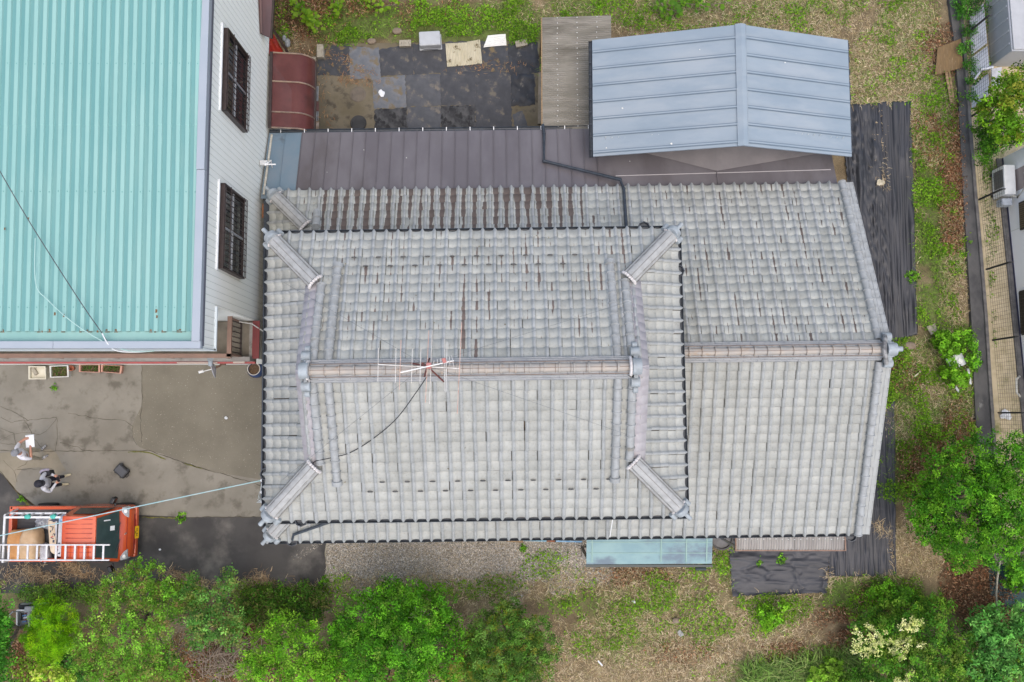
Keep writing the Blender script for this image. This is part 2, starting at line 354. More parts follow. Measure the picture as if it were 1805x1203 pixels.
tag(b.build('crack_lines', [CRACK, MOSS]), kind='structure')
# neighbour's paved strip and the kerb channel beside it
PAV = M('sandy_pavers', (.56, .47, .31), (.45, .375, .235), 3.2, .9, bump=.3, bs=60, c3=(.22, .22, .09), s3=1.6, lo3=.55, hi3=.72)
CHAN = M('stained_concrete_channel', (.055, .055, .056), (.10, .098, .095), 2.2, .85, bump=.4, bs=70, c3=(.2, .2, .19), s3=2.8, lo3=.62, hi3=.72, stretch=(1, .6, 1))
KERB = M('grey_kerb', (.11, .105, .10), (.17, .16, .15), 5, .9, bump=.3)
b = MB(); b.face([(13.35, -3.75, .006), (24, -3.75, .006), (24, 14, .006), (13.2, 14, .006)]); tag(b.build('neighbour_yard', PAV), kind='structure')
def ribbon(name, P0, P1, z0, z1, mat):
    b = MB(); n = len(P0)
    for i in range(n - 1):
        A, B, C, D = P0[i], P1[i], P1[i + 1], P0[i + 1]
        b.add([(A[0], A[1], z0), (B[0], B[1], z0), (C[0], C[1], z0), (D[0], D[1], z0), (A[0], A[1], z1), (B[0], B[1], z1), (C[0], C[1], z1), (D[0], D[1], z1)], [(4, 5, 6, 7)[::-1], (0, 4, 7, 3), (1, 2, 6, 5), (0, 1, 5, 4), (2, 3, 7, 6)])
    return b.build(name, mat)
kl = [at(x, y, .12) for x, y in [(1668, -40), (1681, 60), (1689, 150), (1694, 250), (1699, 350), (1706, 450), (1713, 560), (1717, 660), (1722, 760), (1728, 850), (1733, 960)]]
km = [at(x, y, .12) for x, y in [(1686, -40), (1695, 60), (1702, 150), (1709, 250), (1717, 350), (1726, 450), (1735, 560), (1741, 660), (1748, 760), (1754, 850), (1758, 960)]]
kr = [(x + .085, y, z) for x, y, z in km]
tag(ribbon('drain_channel', kl, km, -.1, .10, CHAN), kind='structure'); tag(ribbon('kerb', km, kr, -.1, .16, KERB), kind='structure')
# ---------------------------------------------------------------- ground cover (nobody could count it)
HARD = [[(734, 48), (780, 48), (780, 90), (734, 90)], [(850, 56), (897, 56), (897, 90), (848, 90)], [(780, 66), (855, 64), (855, 90), (780, 90)], [(-60, 600), (485, 600), (485, 1020), (578, 952), (570, 1022), (-60, 1022)], [(556, 84), (950, 80), (955, 245), (545, 245)], [(-60, -60), (480, -60), (480, 640), (-60, 640)],
 [(470, 225), (1500, 225), (1560, 620), (1530, 940), (470, 948)], [(1046, 70), (1490, 72), (1490, 275), (1046, 275)], [(1484, 188), (1600, 188), (1612, 592), (1540, 600)], [(1466, 900), (1574, 900), (1574, 1010), (1466, 1012)], [(1296, 970), (1452, 970), (1455, 1042), (1296, 1046)],
 [(1040, 940), (1254, 940), (1254, 985), (1040, 985)]]
KPX = np.array([1668, 1681, 1689, 1694, 1699, 1706, 1713, 1717, 1722, 1728, 1733]); KPY = np.array([-40, 60, 150, 250, 350, 450, 560, 660, 760, 850, 960])
def scatter(n, fld, thr=.15, dens=0, clump=None):
    if dens:      # n ignored: dens per square metre inside the patches' own boxes
        xs_, ys_ = [], []
        for cx, cy, rx, ry, wt in G_[fld]:
            a0 = at(cx - rx * 1.5, cy + ry * 1.5); a1 = at(cx + rx * 1.5, cy - ry * 1.5); k = int(abs((a1[0] - a0[0]) * (a1[1] - a0[1])) * dens); xs_.append(rng.uniform(a0[0], a1[0], k)); ys_.append(rng.uniform(a0[1], a1[1], k))
        x = np.concatenate(xs_); y = np.concatenate(ys_); n = len(x)
    else: x = rng.uniform(-15.6, 15.6, n); y = rng.uniform(-8.2, 12.8, n)
    px, py = to_px(x, y)
    ok = (px > -30) & (px < 1835) & (py > -30) & (py < 1235)
    for h in HARD: ok &= ~inpoly(px, py, h)
    ke = np.interp(py, KPY, KPX)
    ok &= (px < ke + 4) | (px > ke + 34) | (py > 985)
    if clump: cl = fbm(x * clump[0], y * clump[0], clump[3], 4); ok &= rng.random(n) < np.clip((cl - clump[1]) / (clump[2] - clump[1]), .04, 1)
    f = field(fld, px, py); ok &= rng.random(n) < np.clip((f - thr) * 1.3, 0, 1)
    return x[ok], y[ok]
def pal(n, cs, jit=.25):
    cs = np.array(cs); i = rng.integers(0, len(cs), n); f = rng.random(n)[:, None]; j = rng.integers(0, len(cs), n)
    return (cs[i] * f + cs[j] * (1 - f)) * (1 + rng.normal(0, jit, (n, 1))).clip(.4, 1.7)
STRAWM = M('dry_stem', (1, 1, 1), (.9, .88, .85), 5, .8, attr='Col', trans=.15, spec=.2)
def blades(name, x, y, L, W, z, cols, tilt=.25, mat=STRAWM):
    n = len(x); a = rng.uniform(0, 2 * np.pi, n); l = rng.uniform(L[0], L[1], n); ww = rng.uniform(W[0], W[1], n); t = np.abs(rng.normal(0, tilt, n)); bend = rng.normal(0, .35, n)
    d = np.stack([np.cos(a), np.sin(a)], 1); d2 = np.stack([np.cos(a + bend), np.sin(a + bend)], 1); q = np.stack([-d[:, 1], d[:, 0]], 1)
    P0 = np.stack([x, y], 1); P1 = P0 + d * l[:, None] * .5; P2 = P1 + d2 * l[:, None] * .5
    z0 = rng.uniform(z[0], z[1], n); z1 = z0 + l * .5 * np.sin(t); z2 = z1 - l * .2 * np.sin(t) * rng.random(n)
    q = q * ww[:, None] / 2
    V = np.concatenate([np.stack([np.concatenate([P, zz[:, None]], 1) for P, zz in ((P0 - q, z0), (P0 + q, z0), (P1 + q, z1), (P1 - q, z1), (P2 + q * .4, z2), (P2 - q * .4, z2))], 1)]).reshape(-1, 3)
    k = np.arange(n)[:, None] * 6; Fq = np.concatenate([k + [0, 1, 2, 3], k + [3, 2, 4, 5]], 0)
    return tag(npmesh(name, V, Fq, mat, {'Col': np.repeat(cols, 6, 0)}), kind='stuff')
x, y = scatter(680000, 'straw', .08)
blades('dry_grass', x, y, (.04, .16), (.005, .011), (0, .05), pal(len(x), [(.50, .41, .26), (.38, .29, .17), (.62, .53, .37), (.26, .17, .09), (.33, .31, .13)], .35))
x, y = scatter(900000, 'green', .03, clump=(1.9, .44, .56, 21)); n = len(x)
hc = np.clip((fbm(x * 1.9, y * 1.9, 21, 4) - .42) * 2.4, 0, 1)
C = np.stack([x, y, rng.uniform(.0, 1, n) * (.05 + .24 * hc)], 1); N = rng.normal(0, .55, (n, 3)) + [0, 0, 1]
patch = fbm(x * 1.1, y * 1.1, 41, 3); g = pal(n, [(.16, .36, .015), (.23, .45, .02), (.10, .25, .015), (.28, .43, .05)], .2) * (.6 + .9 * np.clip(patch, 0, 1))[:, None]
V, Fq = leaves(C, N, rng.uniform(.03, .085, n), .6)
tag(npmesh('weeds', V, Fq, LEAF, {'Col': np.repeat(g, 4, 0)}), kind='stuff')
x, y = scatter(160000, 'green', .04)
blades('green_grass', x, y, (.06, .2), (.005, .011), (0, .06), pal(len(x), [(.14, .28, .03), (.24, .36, .06), (.09, .19, .03)]), .6)
G_['straw_green'] = [(cx, cy, rx, ry, .55 * wt) for cx, cy, rx, ry, wt in G_['straw']]
x, y = scatter(200000, 'straw_green', .28)
n = len(x); C = np.stack([x, y, rng.uniform(.0, .06, n)], 1); N = rng.normal(0, .6, (n, 3)) + [0, 0, 1]
keep_ = fbm(x * .9, y * .9, 77, 4) > .5; C = C[keep_]; N = N[keep_]; n = len(C)
V, Fq = leaves(C, N, rng.uniform(.02, .06, n), .4)
tag(npmesh('creeping_weeds', V, Fq, LEAF, {'Col': np.repeat(pal(n, [(.12, .2, .03), (.18, .24, .06), (.09, .15, .025)]), 4, 0)}), kind='stuff')
x, y = scatter(0, 'rust', .1, dens=900); n = len(x)
C = np.stack([x, y, rng.uniform(.0, .12, n)], 1); N = rng.normal(0, .7, (n, 3)) + [0, 0, 1]
V, Fq = leaves(C, N, rng.uniform(.03, .11, n), .35)
tag(npmesh('dead_fern_leaves', V, Fq, LEAF, {'Col': np.repeat(pal(n, [(.32, .14, .07), (.45, .26, .15), (.18, .08, .045), (.55, .38, .24)], .35), 4, 0)}), kind='stuff')
x, y = scatter(0, 'gravel', .02, dens=2600); n = len(x)
C = np.stack([x, y, rng.uniform(-.016, .0, n)], 1); s = rng.uniform(.010, .022, n)
oct_ = np.array([(1, 0, 0), (0, 1, 0), (-1, 0, 0), (0, -1, 0), (0, 0, .8)]); an = rng.uniform(0, 6.28, n)
rot = np.stack([np.stack([np.cos(an), -np.sin(an)], 1), np.stack([np.sin(an), np.cos(an)], 1)], 1)
P = oct_[None] * (s[:, None, None] * rng.uniform(.6, 1.3, (n, 5, 1))); P[:, :, :2] = np.einsum('nij,nkj->nki', rot, P[:, :, :2]); P = P + C[:, None]
k = np.arange(n)[:, None] * 5
tri = np.concatenate([k + [0, 1, 4], k + [1, 2, 4], k + [2, 3, 4], k + [3, 0, 4]], 0)
tag(npmesh('gravel', P.reshape(-1, 3), tri, M('pebble', (1, 1, 1), (.9, .9, .9), 9, .85, attr='Col', spec=.2), {'Col': np.repeat(pal(n, [(.36, .32, .25), (.25, .23, .195), (.50, .46, .40), (.17, .15, .12), (.36, .37, .37), (.30, .25, .17)], .25), 5, 0)}), kind='stuff')
# long grass at the lower edge
n = 3000; pxs = rng.uniform(1310, 1520, n); pys = 1172 + rng.uniform(0, 70, n) - 40 * np.clip((pxs - 1380) / 200, 0, .5); xy = np.array([at(a, b_)[:2] for a, b_ in zip(pxs, pys)])
blades('long_grass', xy[:, 0], xy[:, 1], (.25, .6), (.012, .022), (.05, .25), pal(n, [(.11, .22, .03), (.17, .29, .06), (.07, .14, .03), (.24, .3, .1)]), .5)
# brown stems creeping over the paving edges
def edge_straw(n, segs, spread, cols, name, L=(.12, .4)):
    X_, Y_ = [], []
    for _ in range(n):
        (x0, y0), (x1, y1) = random.choice(segs); t = random.random(); X_.append(x0 + (x1 - x0) * t + random.gauss(0, spread)); Y_.append(y0 + (y1 - y0) * t + random.gauss(0, spread * .7))
    P = np.array([at(a, c)[:2] for a, c in zip(X_, Y_)])
    return blades(name, P[:, 0], P[:, 1], L, (.006, .014), (.01, .05), pal(n, cols), .3)
edge_straw(1500, [((0, 1012), (180, 1016)), ((110, 990), (150, 1010)), ((300, 1010), (350, 1025)), ((330, 1030), (560, 1034)), ((455, 1015), (470, 1030)), ((40, 1000), (95, 1030))], 9, [(.40, .30, .18), (.30, .21, .12), (.5, .4, .26), (.22, .14, .08)], 'dry_stems', (.06, .22))
edge_straw(700, [((1565, 930), (1578, 1015)), ((1545, 920), (1560, 945)), ((1460, 1016), (1575, 1016)), ((1456, 1000), (1462, 1040)), ((1500, 182), (1600, 182)), ((1612, 200), (1618, 590)), ((1290, 1048), (1455, 1046)), ((1552, 190), (1553, 330)), ((1546, 300), (1560, 330))], 4, [(.5, .4, .25), (.4, .3, .18), (.55, .47, .32)], 'straw_wisps', (.08, .25))
edge_straw(420, [((570, 90), (650, 130)), ((560, 130), (580, 230)), ((800, 120), (930, 118)), ((590, 140), (660, 145))], 8, [(.3, .17, .08), (.4, .27, .15), (.28, .13, .06)], 'leaf_debris', (.04, .14))
# ================================================================ MAIN HOUSE (local frame: rotated A about its centre)
A = .013; HC = Vector((0, 1.4, 0))
house = thing('tiled_house', 'two storey house under grey tiled hip and gable roofs filling the plot', 'house', HC, A)
def hl(px, py, z):
    x, y, _ = at(px, py, z); x -= HC.x; y -= HC.y
    return Vector((x * math.cos(A) + y * math.sin(A), -x * math.sin(A) + y * math.cos(A), z))
TILE_F = tile_mat('glazed_tile_front', (.352, .358, .332), (.402, .408, .376), (.335, .350, .346), (.10, .075, .065), (.88,) * 2)
TILE_B = tile_mat('glazed_tile_back', (.395, .402, .372), (.462, .468, .425), (.385, .40, .395), (.125, .085, .07), (.84,) * 2)
TILE_D = tile_mat('glazed_tile_shabby', (.372, .378, .345), (.47, .478, .435), (.385, .395, .385), (.085, .055, .045), (.82,) * 2)
TUBET = M('ridge_tile', (.33, .345, .345), (.26, .27, .265), 7, .6, bump=.15, bs=70, c3=(.21, .2, .17), s3=2.5, lo3=.6, hi3=.75)
TUBERUST = M('ridge_tile_rust_stained', (.39, .345, .295), (.325, .31, .285), 3, .65, bump=.15, bs=70, c3=(.35, .255, .18), s3=2.2, lo3=.55, hi3=.72, stretch=(1, 2, 2))
NOSHI = M('flat_ridge_tile', (.27, .285, .295), (.33, .335, .335), 5, .6, bump=.12, bs=70)
HIPT = M('hip_tile', (.37, .375, .365), (.30, .305, .295), 6, .6, bump=.12, bs=70)
VERGE = M('unglazed_verge_tile', (.33, .31, .325), (.38, .365, .375), 5, .65, bump=.12)
ONI = M('ornament_tile', (.33, .37, .39), (.26, .285, .295), 6, .5, bump=.2, bs=60)
PLASTER = M('white_roof_mortar', (.66, .64, .62), (.5, .47, .45), 18, .9, bump=.6, bs=60)
WIRE = M('binding_wire', (.12, .11, .10), (.16, .13, .10), 9, .6)
COPPER = M('rusty_binding_wire', (.20, .13, .09), (.15, .11, .09), 9, .6)
WALLH = M('cream_plaster', (.55, .5, .4), (.46, .42, .34), 2, .9, bump=.2)
UNDER = M('roof_underside', (.14, .1, .07), rough=.9)

US = np.array([0, 0, .045, .10, .17, .23, .29, .34, .40, .52, .66, .80, .92, 1.0])
def prof(u):
    r = np.where(u < .34, .036 * np.sin(np.pi * np.clip(u / .34, 0, 1)) ** .9 + .010 * (1 - u / .34), 0)
    return r + np.where(u >= .34, -.021 * np.sin(np.pi * np.clip((u - .34) / .66, 0, 1)), 0)
def tiles(name, mat, O, ea, eb, width, run, z0, slope, pitch, rowp, keep, stain, lift=0.0, seed=0, eave_drop=True, parent=house):
    g = np.random.default_rng(seed); nc = int(round(width / pitch)); pitch = width / nc; nr = int(round(run / rowp)); rowp = run / nr
    I, J = np.meshgrid(np.arange(nr), np.arange(nc), indexing='ij'); I = I.ravel(); J = J.ravel()
    ac = (J + .5) * pitch; bc = (I + .5) * rowp; k = keep(ac, bc); I = I[k]; J = J[k]; ac = ac[k]; bc = bc[k]; n = len(I)
    u = US[None, :].repeat(n, 0); h = prof(US)[None].repeat(n, 0).copy(); h[:, 0] = -.012
    a = J[:, None] * pitch + u * pitch + g.normal(0, .005, (n, 1))
    dz = g.normal(0, .0042, (n, 1)); tw = g.normal(0, .007, (n, 1)) * (u - .5)
    b0 = I[:, None] * rowp - .012 + g.normal(0, .0035, (n, 1)) - .018 * np.where(u < .42, np.sin(np.pi * u / .42), 0) + .006 * np.where(u > .42, np.sin(np.pi * (u - .42) / .58), 0); b1 = (I[:, None] + 1) * rowp + 0 * u
    if eave_drop:
        first = (I == 0)[:, None]; rm = np.where(u < .34, np.sin(np.pi * u / .34), 0); b0 = b0 - first * (.045 * rm - .015)
    lowlip = np.where((I == 0)[:, None], h - .035, h - .006) if eave_drop else h - .006
    rows = [(b0, lowlip - .004), (b0 - 0, h + .030 + dz + tw), (b0 * .075 + b1 * .925, h + .004 + dz), (b1, h - .002 + dz)]
    P = []
    for bb, hh in rows:
        zz = z0 + slope * np.maximum(bb, -.05) + hh + lift
        P.append(np.stack([O[0] + ea[0] * a + eb[0] * bb, O[1] + ea[1] * a + eb[1] * bb, zz], -1))
    P = np.stack(P, 1); m = len(US); V = P.reshape(-1, 3)
    base = np.arange(n)[:, None, None, None] * (4 * m) + (np.arange(3) * m)[None, :, None, None] + np.arange(m - 1)[None, None, :, None]
    Fq = (base + np.array([0, 1, m + 1, m])[None, None, None, :]).reshape(-1, 4)
    D = np.zeros((4, m)); D[3] = 1; D[2] = 0; D[:, 0] = .7; D[:, 1] = .28; D[0] = .6  # painted gap shadow and grime along laps and side edges
    rnd = g.random(n); st = stain(ac, bc) if callable(stain) else np.full(n, stain)
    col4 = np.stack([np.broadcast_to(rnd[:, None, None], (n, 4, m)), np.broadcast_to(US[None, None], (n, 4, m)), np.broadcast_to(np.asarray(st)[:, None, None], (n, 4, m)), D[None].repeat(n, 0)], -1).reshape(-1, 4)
    if (ea[0] * eb[1] - ea[1] * eb[0]) < 0: Fq = Fq[:, ::-1]
    o = npmesh(name, V, Fq, mat, {'tile': col4}, parent=parent, smooth=False, local=True); return o

# ---- dimensions (local metres)
ux0, ux1, uy0, uy1, uz = -5.29, 3.65, -3.585, 2.60, 5.9; us = .45; urun = (uy1 - uy0) / 2; uyc = (uy0 + uy1) / 2
lx0, lx1, ly0, ly1, lz = -6.05, 8.62, -4.40, 4.29, 3.1; ls = .42; lrun = (ly1 - ly0) / 2; lyc = (ly0 + ly1) / 2
UW = ux1 - ux0; LW = lx1 - lx0; DH = 1.27; VO = .95
def k_up(a, b):
    hip = (a > b - .02) & (a < UW - b + .02); return np.where(b < DH, hip, (a > VO - .02) & (a < UW - VO + .02))
def st_ub(a, b):      # back slope, counted from its right hand end
    X = ux1 - a; return .5 * (np.abs(X + .88) < .22) * (b > 1.0) * (b < 2.9) * (.5 + vn(a * 3, b * 1.3, 8)) + np.clip(.34 - .16 * np.abs(b - .9), 0, 1) * (a > 1.0) * (a < 7.8) * (.55 + .9 * vn(a * 1.6, b * .7, 5))
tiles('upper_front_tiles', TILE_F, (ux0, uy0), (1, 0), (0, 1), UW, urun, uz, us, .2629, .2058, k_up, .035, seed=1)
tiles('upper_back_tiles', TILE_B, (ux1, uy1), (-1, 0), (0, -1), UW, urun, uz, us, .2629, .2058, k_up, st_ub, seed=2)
UH = uy1 - uy0
k_sk = lambda a, b: (a > b - .02) & (a < UH - b + .02)
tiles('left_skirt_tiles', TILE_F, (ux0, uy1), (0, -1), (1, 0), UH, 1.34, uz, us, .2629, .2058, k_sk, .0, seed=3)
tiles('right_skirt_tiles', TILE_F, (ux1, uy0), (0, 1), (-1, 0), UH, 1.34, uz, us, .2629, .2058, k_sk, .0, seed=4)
# lower roof: hip on the left, gable on the right; cells hidden inside the upper storey are left out
def k_lf(a, b):
    X = lx0 + a; Yy = ly0 + b; return (a > b - .02) & ~((X > -4.7) & (X < 3.2) & (Yy > -2.9)) & (X < lx1 - .19)
def k_lb(a, b):
    X = lx1 - a; Yy = ly1 - b; return ((LW - a) > b - .02) & ~((X > -4.7) & (X < 3.2) & (Yy < 1.9)) & (X < lx1 - .19)
def st_lb(a, b):
    X = lx1 - a; lf = np.clip((2.2 - X) / .6, 0, 1) * np.clip((X + 5.2) / .8, 0, 1)
    return lf * (.80 + .58 * vn(X * 1.2, b, 9)) + (1 - lf) * (X > 0) * (.08 + .22 * vn(X * .8, b * .5, 11))
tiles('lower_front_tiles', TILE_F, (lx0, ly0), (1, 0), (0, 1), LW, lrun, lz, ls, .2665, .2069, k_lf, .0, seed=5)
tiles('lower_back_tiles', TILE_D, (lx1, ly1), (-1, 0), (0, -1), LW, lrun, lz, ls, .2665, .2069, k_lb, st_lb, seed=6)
LH = ly1 - ly0
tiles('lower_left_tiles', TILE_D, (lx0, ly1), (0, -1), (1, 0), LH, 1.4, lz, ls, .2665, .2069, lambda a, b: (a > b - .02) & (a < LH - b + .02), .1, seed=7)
# decks under the tiles
b = MB()
def deck(pts, t=.06): b.slab([(p[0], p[1], p[2] - .055) for p in pts], t)
uzr = uz + us * urun; sk = 1.34
deck([(ux0, uy0, uz), (ux1, uy0, uz), (ux1 - VO - .1, uy0 + VO + .1, uz + us * VO), (ux1 - VO - .1, uyc, uzr), (ux0 + VO + .1, uyc, uzr), (ux0 + VO + .1, uy0 + VO + .1, uz + us * VO)])
deck([(ux1, uy1, uz), (ux0, uy1, uz), (ux0 + VO + .1, uy1 - VO - .1, uz + us * VO), (ux0 + VO + .1, uyc, uzr), (ux1 - VO - .1, uyc, uzr), (ux1 - VO - .1, uy1 - VO - .1, uz + us * VO)])
deck([(ux0, uy1, uz), (ux0, uy0, uz), (ux0 + sk, uy0 + sk, uz + us * sk), (ux0 + sk, uy1 - sk, uz + us * sk)])
deck([(ux1, uy0, uz), (ux1, uy1, uz), (ux1 - sk, uy1 - sk, uz + us * sk), (ux1 - sk, uy0 + sk, uz + us * sk)])
lzr = lz + ls * lrun
deck([(lx0, ly0, lz), (lx1, ly0, lz), (lx1, lyc, lzr), (lx0 + lrun, lyc, lzr)]); deck([(lx1, ly1, lz), (lx0, ly1, lz), (lx0 + lrun, lyc, lzr), (lx1, lyc, lzr)]); deck([(lx0, ly1, lz), (lx0, ly0, lz), (lx0 + lrun, lyc, lzr)])
b.build('roof_deck', UNDER, house, local=True)
# walls
b = MB()
b.prism([(lx0 + .75, ly0 + .8), (lx1 - .55, ly0 + .8), (lx1 - .55, ly1 - .7), (lx0 + .75, ly1 - .7)], 0, 3.0)
b.prism([(lx1 - .75, ly0 + .9), (lx1 - .56, ly0 + .9), (lx1 - .56, ly1 - .8), (lx1 - .75, ly1 - .8)], 3.0, 3.15)
b.add([(lx1 - .56, ly0 + .8, 3.0), (lx1 - .56, ly1 - .8, 3.0), (lx1 - .56, lyc, lzr - .15)], [(0, 1, 2)])
b.prism([(ux0 + .8, uy0 + .8), (ux1 - .8, uy0 + .8), (ux1 - .8, uy1 - .8), (ux0 + .8, uy1 - .8)], 3.0, uz - .02 + .2)
for X in (ux0 + sk - .06, ux1 - sk + .06):
    b.add([(X, uy0 + 1.2, uz + .35), (X, uy1 - 1.2, uz + .35), (X, uyc, uzr - .08)], [(0, 1, 2)])
b.build('wall', WALLH, house, local=True)
WINF = M('bronze_window_frame', (.06, .045, .035), rough=.4)
for X, z0, z1, wd, Yw in [(-3.2, .3, 2.2, 1.7, ly0 + .8), (-.6, .3, 2.2, 1.7, ly0 + .8), (2.2, .9, 2.1, 1.6, ly0 + .8), (6.0, .3, 2.2, 1.7, ly0 + .8), (-2.5, 4.5, 5.6, 1.6, uy0 + .8), (1.2, 4.5, 5.6, 1.6, uy0 + .8)]:
    f = MB()
    for dx in (-wd / 2, 0, wd / 2): f.box((X + dx, Yw - .02, (z0 + z1) / 2), (.06, .06, z1 - z0))
    for zz in (z0 - .03, z1 + .03): f.box((X, Yw - .02, zz), (wd + .06, .06, .06))
    fr = f.build('window', WINF, house, local=True)
    g = MB(); g.box((X, Yw - .008, (z0 + z1) / 2), (wd, .012, z1 - z0)); g.build('pane', GLASSD, fr, local=True)
# ---- ridges
def roll(mb, p0, p1, r=.09, L=.245, sq=.9, n=12):
    p0 = Vector(p0); p1 = Vector(p1); d = p1 - p0; k = max(1, int(round(d.length / L))); pts = []; rs = []
    for i in range(k):
        for t, q in ((.0, 1.16), (.11, 1.18), (.13, 1.0), (.985, .93)): pts.append(p0 + d * ((i + t) / k)); rs.append(r * q * random.uniform(.985, 1.015))
    mb.tube(pts, rs, n, sq=sq)
def oni(mb, p, d, s=1.0, side=True):      # ornament at a ridge end: plate, arch, feet, projecting cylinder
    p = Vector(p); d = Vector(d).normalized(); x = Vector((-d.y, d.x, 0)).normalized()
    rz = math.atan2(d.y, d.x)
    mb.box(p + Vector((0, 0, .0)), (.07 * s, .30 * s, .26 * s), rz); mb.tube([p - d * .07 * s + Vector((0, 0, .12 * s)), p + d * .05 * s + Vector((0, 0, .12 * s))], .15 * s, 12)
    if side:
        for q in (-1, 1):
            mb.tube([p + x * q * .20 * s - d * .03 * s + Vector((0, 0, -.06 * s)), p + x * q * .20 * s + d * .06 * s + Vector((0, 0, -.06 * s))], .075 * s, 10)
            mb.tube([p + x * q * .25 * s - d * .02 * s + Vector((0, 0, -.10 * s)), p + x * q * .25 * s + d * .09 * s + Vector((0, 0, -.10 * s))], .055 * s, 10)
def main_ridge(x0, x1, y, z, name):
    b = MB(); 
    n = int((x1 - x0) / .31)
    for lay, (wd, zz) in enumerate(((.47, .03), (.39, .085), (.31, .14))):
        for i in range(n):
            a0 = x0 + (x1 - x0) * (i + (.5 if lay % 2 else 0)) / n; a1 = min(a0 + (x1 - x0) / n - .006, x1)
            if a1 - a0 > .05: b.box(((a0 + a1) / 2, y, z + zz + random.uniform(-.003, .003)), (a1 - a0, wd, .05), topy=.93, top=1)
    o = b.build(name, NOSHI, house, local=True)
    b = MB(); roll(b, (x0, y, z + .20), (x1, y, z + .20), .09, .29); b.build('cap_tile', TUBERUST, o, local=True, smooth=True)
    b = MB(); b.tube([(x0 + .02, y, z + .338), (x1 - .02, y, z + .285)], .004, 4)
    k = int((x1 - x0) / .29)
    for i in range(k + 1):
        xx = x0 + (x1 - x0) * i / k; b.tube([(xx, y + .105 * math.cos(t), z + .20 + .105 * .9 * math.sin(t)) for t in np.linspace(0, math.pi, 9)], .004, 4)
    for s in (-1, 1): b.tube([(x0, y + s * .13, z + .178), (x1, y + s * .13, z + .178)], .007, 5)
    b.build('binding_wire', COPPER, o, local=True)
    return o
rg = main_ridge(ux0 + 1.29, ux1 - 1.29, uyc, uzr + .0, 'main_ridge')
for s, X in ((-1, ux0 + 1.20), (1, ux1 - 1.20)):
    b = MB(); b.box((X, uyc, uzr + .10), (.12, .26, .34)); b.tube([(X - .09, uyc, uzr + .26), (X + .09, uyc, uzr + .26)], .165, 14)
    for q in (-1, 1):
        b.tube([(X - .10, uyc + q * .30, uzr + .05), (X + .08, uyc + q * .30, uzr + .05)], .10, 12); b.tube([(X - .05, uyc + q * .44, uzr - .05), (X + .05, uyc + q * .44, uzr - .05)], .075, 10); b.box((X, uyc + q * .2, uzr + .04), (.09, .2, .14))
    b.build('ridge_ornament', ONI, house, local=True, smooth=True, bevel=.008)
for s, X in ((-1, ux0 + 1.29), (1, ux1 - 1.29)):
    b = MB(); b.tube([(X - .03, uyc + .19 * math.cos(t), uzr + .12 + .24 * math.sin(t)) for t in np.linspace(-.3, math.pi + .3, 14)], .035, 6)
    b.build('ridge_mortar', PLASTER, house, local=True, smooth=True)
rg2 = main_ridge(ux1 + .02, lx1 - .26, lyc, lzr, 'wing_ridge')
b = MB(); X = lx1 - .12
b.box((X, lyc, lzr + .08), (.16, .34, .3)); b.tube([(X - .1, lyc, lzr + .22), (X + .12, lyc, lzr + .22)], .15, 14); b.tube([(X, lyc, lzr + .3), (X + .22, lyc, lzr + .33)], .06, 10)
for q in (-1, 1): b.tube([(X - .1, lyc + q * .3, lzr + .02), (X + .1, lyc + q * .3, lzr + .02)], .1, 10); b.box((X, lyc + q * .22, lzr + .04), (.14, .22, .14))
b.build('wing_ridge_ornament', ONI, house, local=True, smooth=True, bevel=.01)
b = MB(); b.tube([(lx1 - .25 + .06 * math.cos(t * 2), lyc + .32 * math.cos(t), lzr + .06 + .27 * math.sin(t)) for t in np.linspace(0, math.pi, 12)], .05, 7); b.build('dark_ridge_trim', M('dark_mortar', (.12, .12, .12), (.3, .3, .29), 9, .9), house, local=True, smooth=True)
# descending ridge rolls and verge rolls of the upper gables
for xa, ends in ((ux0 + 1.30, 'v'), (ux1 - 1.25, 'v'), (ux0 + 1.61, 'i'), (ux1 - 1.54, 'i')):
    for sgn in (1, -1):
        ye = uy0 if sgn > 0 else uy1
        bs = 1.22 if ends == 'v' else .80
        p0 = (xa, ye + sgn * bs, uz + us * bs + .055); p1 = (xa, uyc - sgn * .20, uz + us * (urun - .20) + .055)
        b = MB(); roll(b, p0, p1, .088, .245)
        if ends == 'i': b.tube([(xa, p0[1] - sgn * .03, p0[2] - .01), (xa, p0[1] + sgn * .06, p0[2] + .03)], .112, 14)
        b.build('descending_ridge', TUBET, house, local=True, smooth=True)
# unglazed verge strip outside the rolls: stepped, drooping tiles
for X0, X1 in ((ux0 + 1.22, ux0 + .93), (ux1 - 1.17, ux1 - .90)):
    for sgn in (1, -1):
        ye = uy0 if sgn > 0 else uy1; V = []; Fq = []; nr = 11; rp = (urun - 1.0) / nr
        for i in range(nr):
            b0 = 1.0 + i * rp - .02; b1 = b0 + rp + .02; k0 = len(V)
            for (bb, zz) in ((b0, -.01), (b0, .035), (b1, .0)):
                for t in np.linspace(0, 1, 7):
                    V.append((X0 + (X1 - X0) * t + random.uniform(-.002, .002), ye + sgn * (bb + .05 * t), uz + us * bb + zz + .02 - .14 * t ** 2.2 + .02 * math.sin(t * 3.14)))
            for r_ in range(2):
                for c_ in range(6): q = k0 + r_ * 7 + c_; Fq.append((q, q + 1, q + 8, q + 7))
            e0 = len(V); V += [V[k0 + 13], V[k0 + 20], (V[k0 + 20][0], V[k0 + 20][1], V[k0 + 20][2] - .12), (V[k0 + 13][0], V[k0 + 13][1], V[k0 + 13][2] - .16)]; Fq.append((e0, e0 + 1, e0 + 2, e0 + 3))
        npmesh('verge_strip', V, Fq, VERGE, parent=house, local=True)
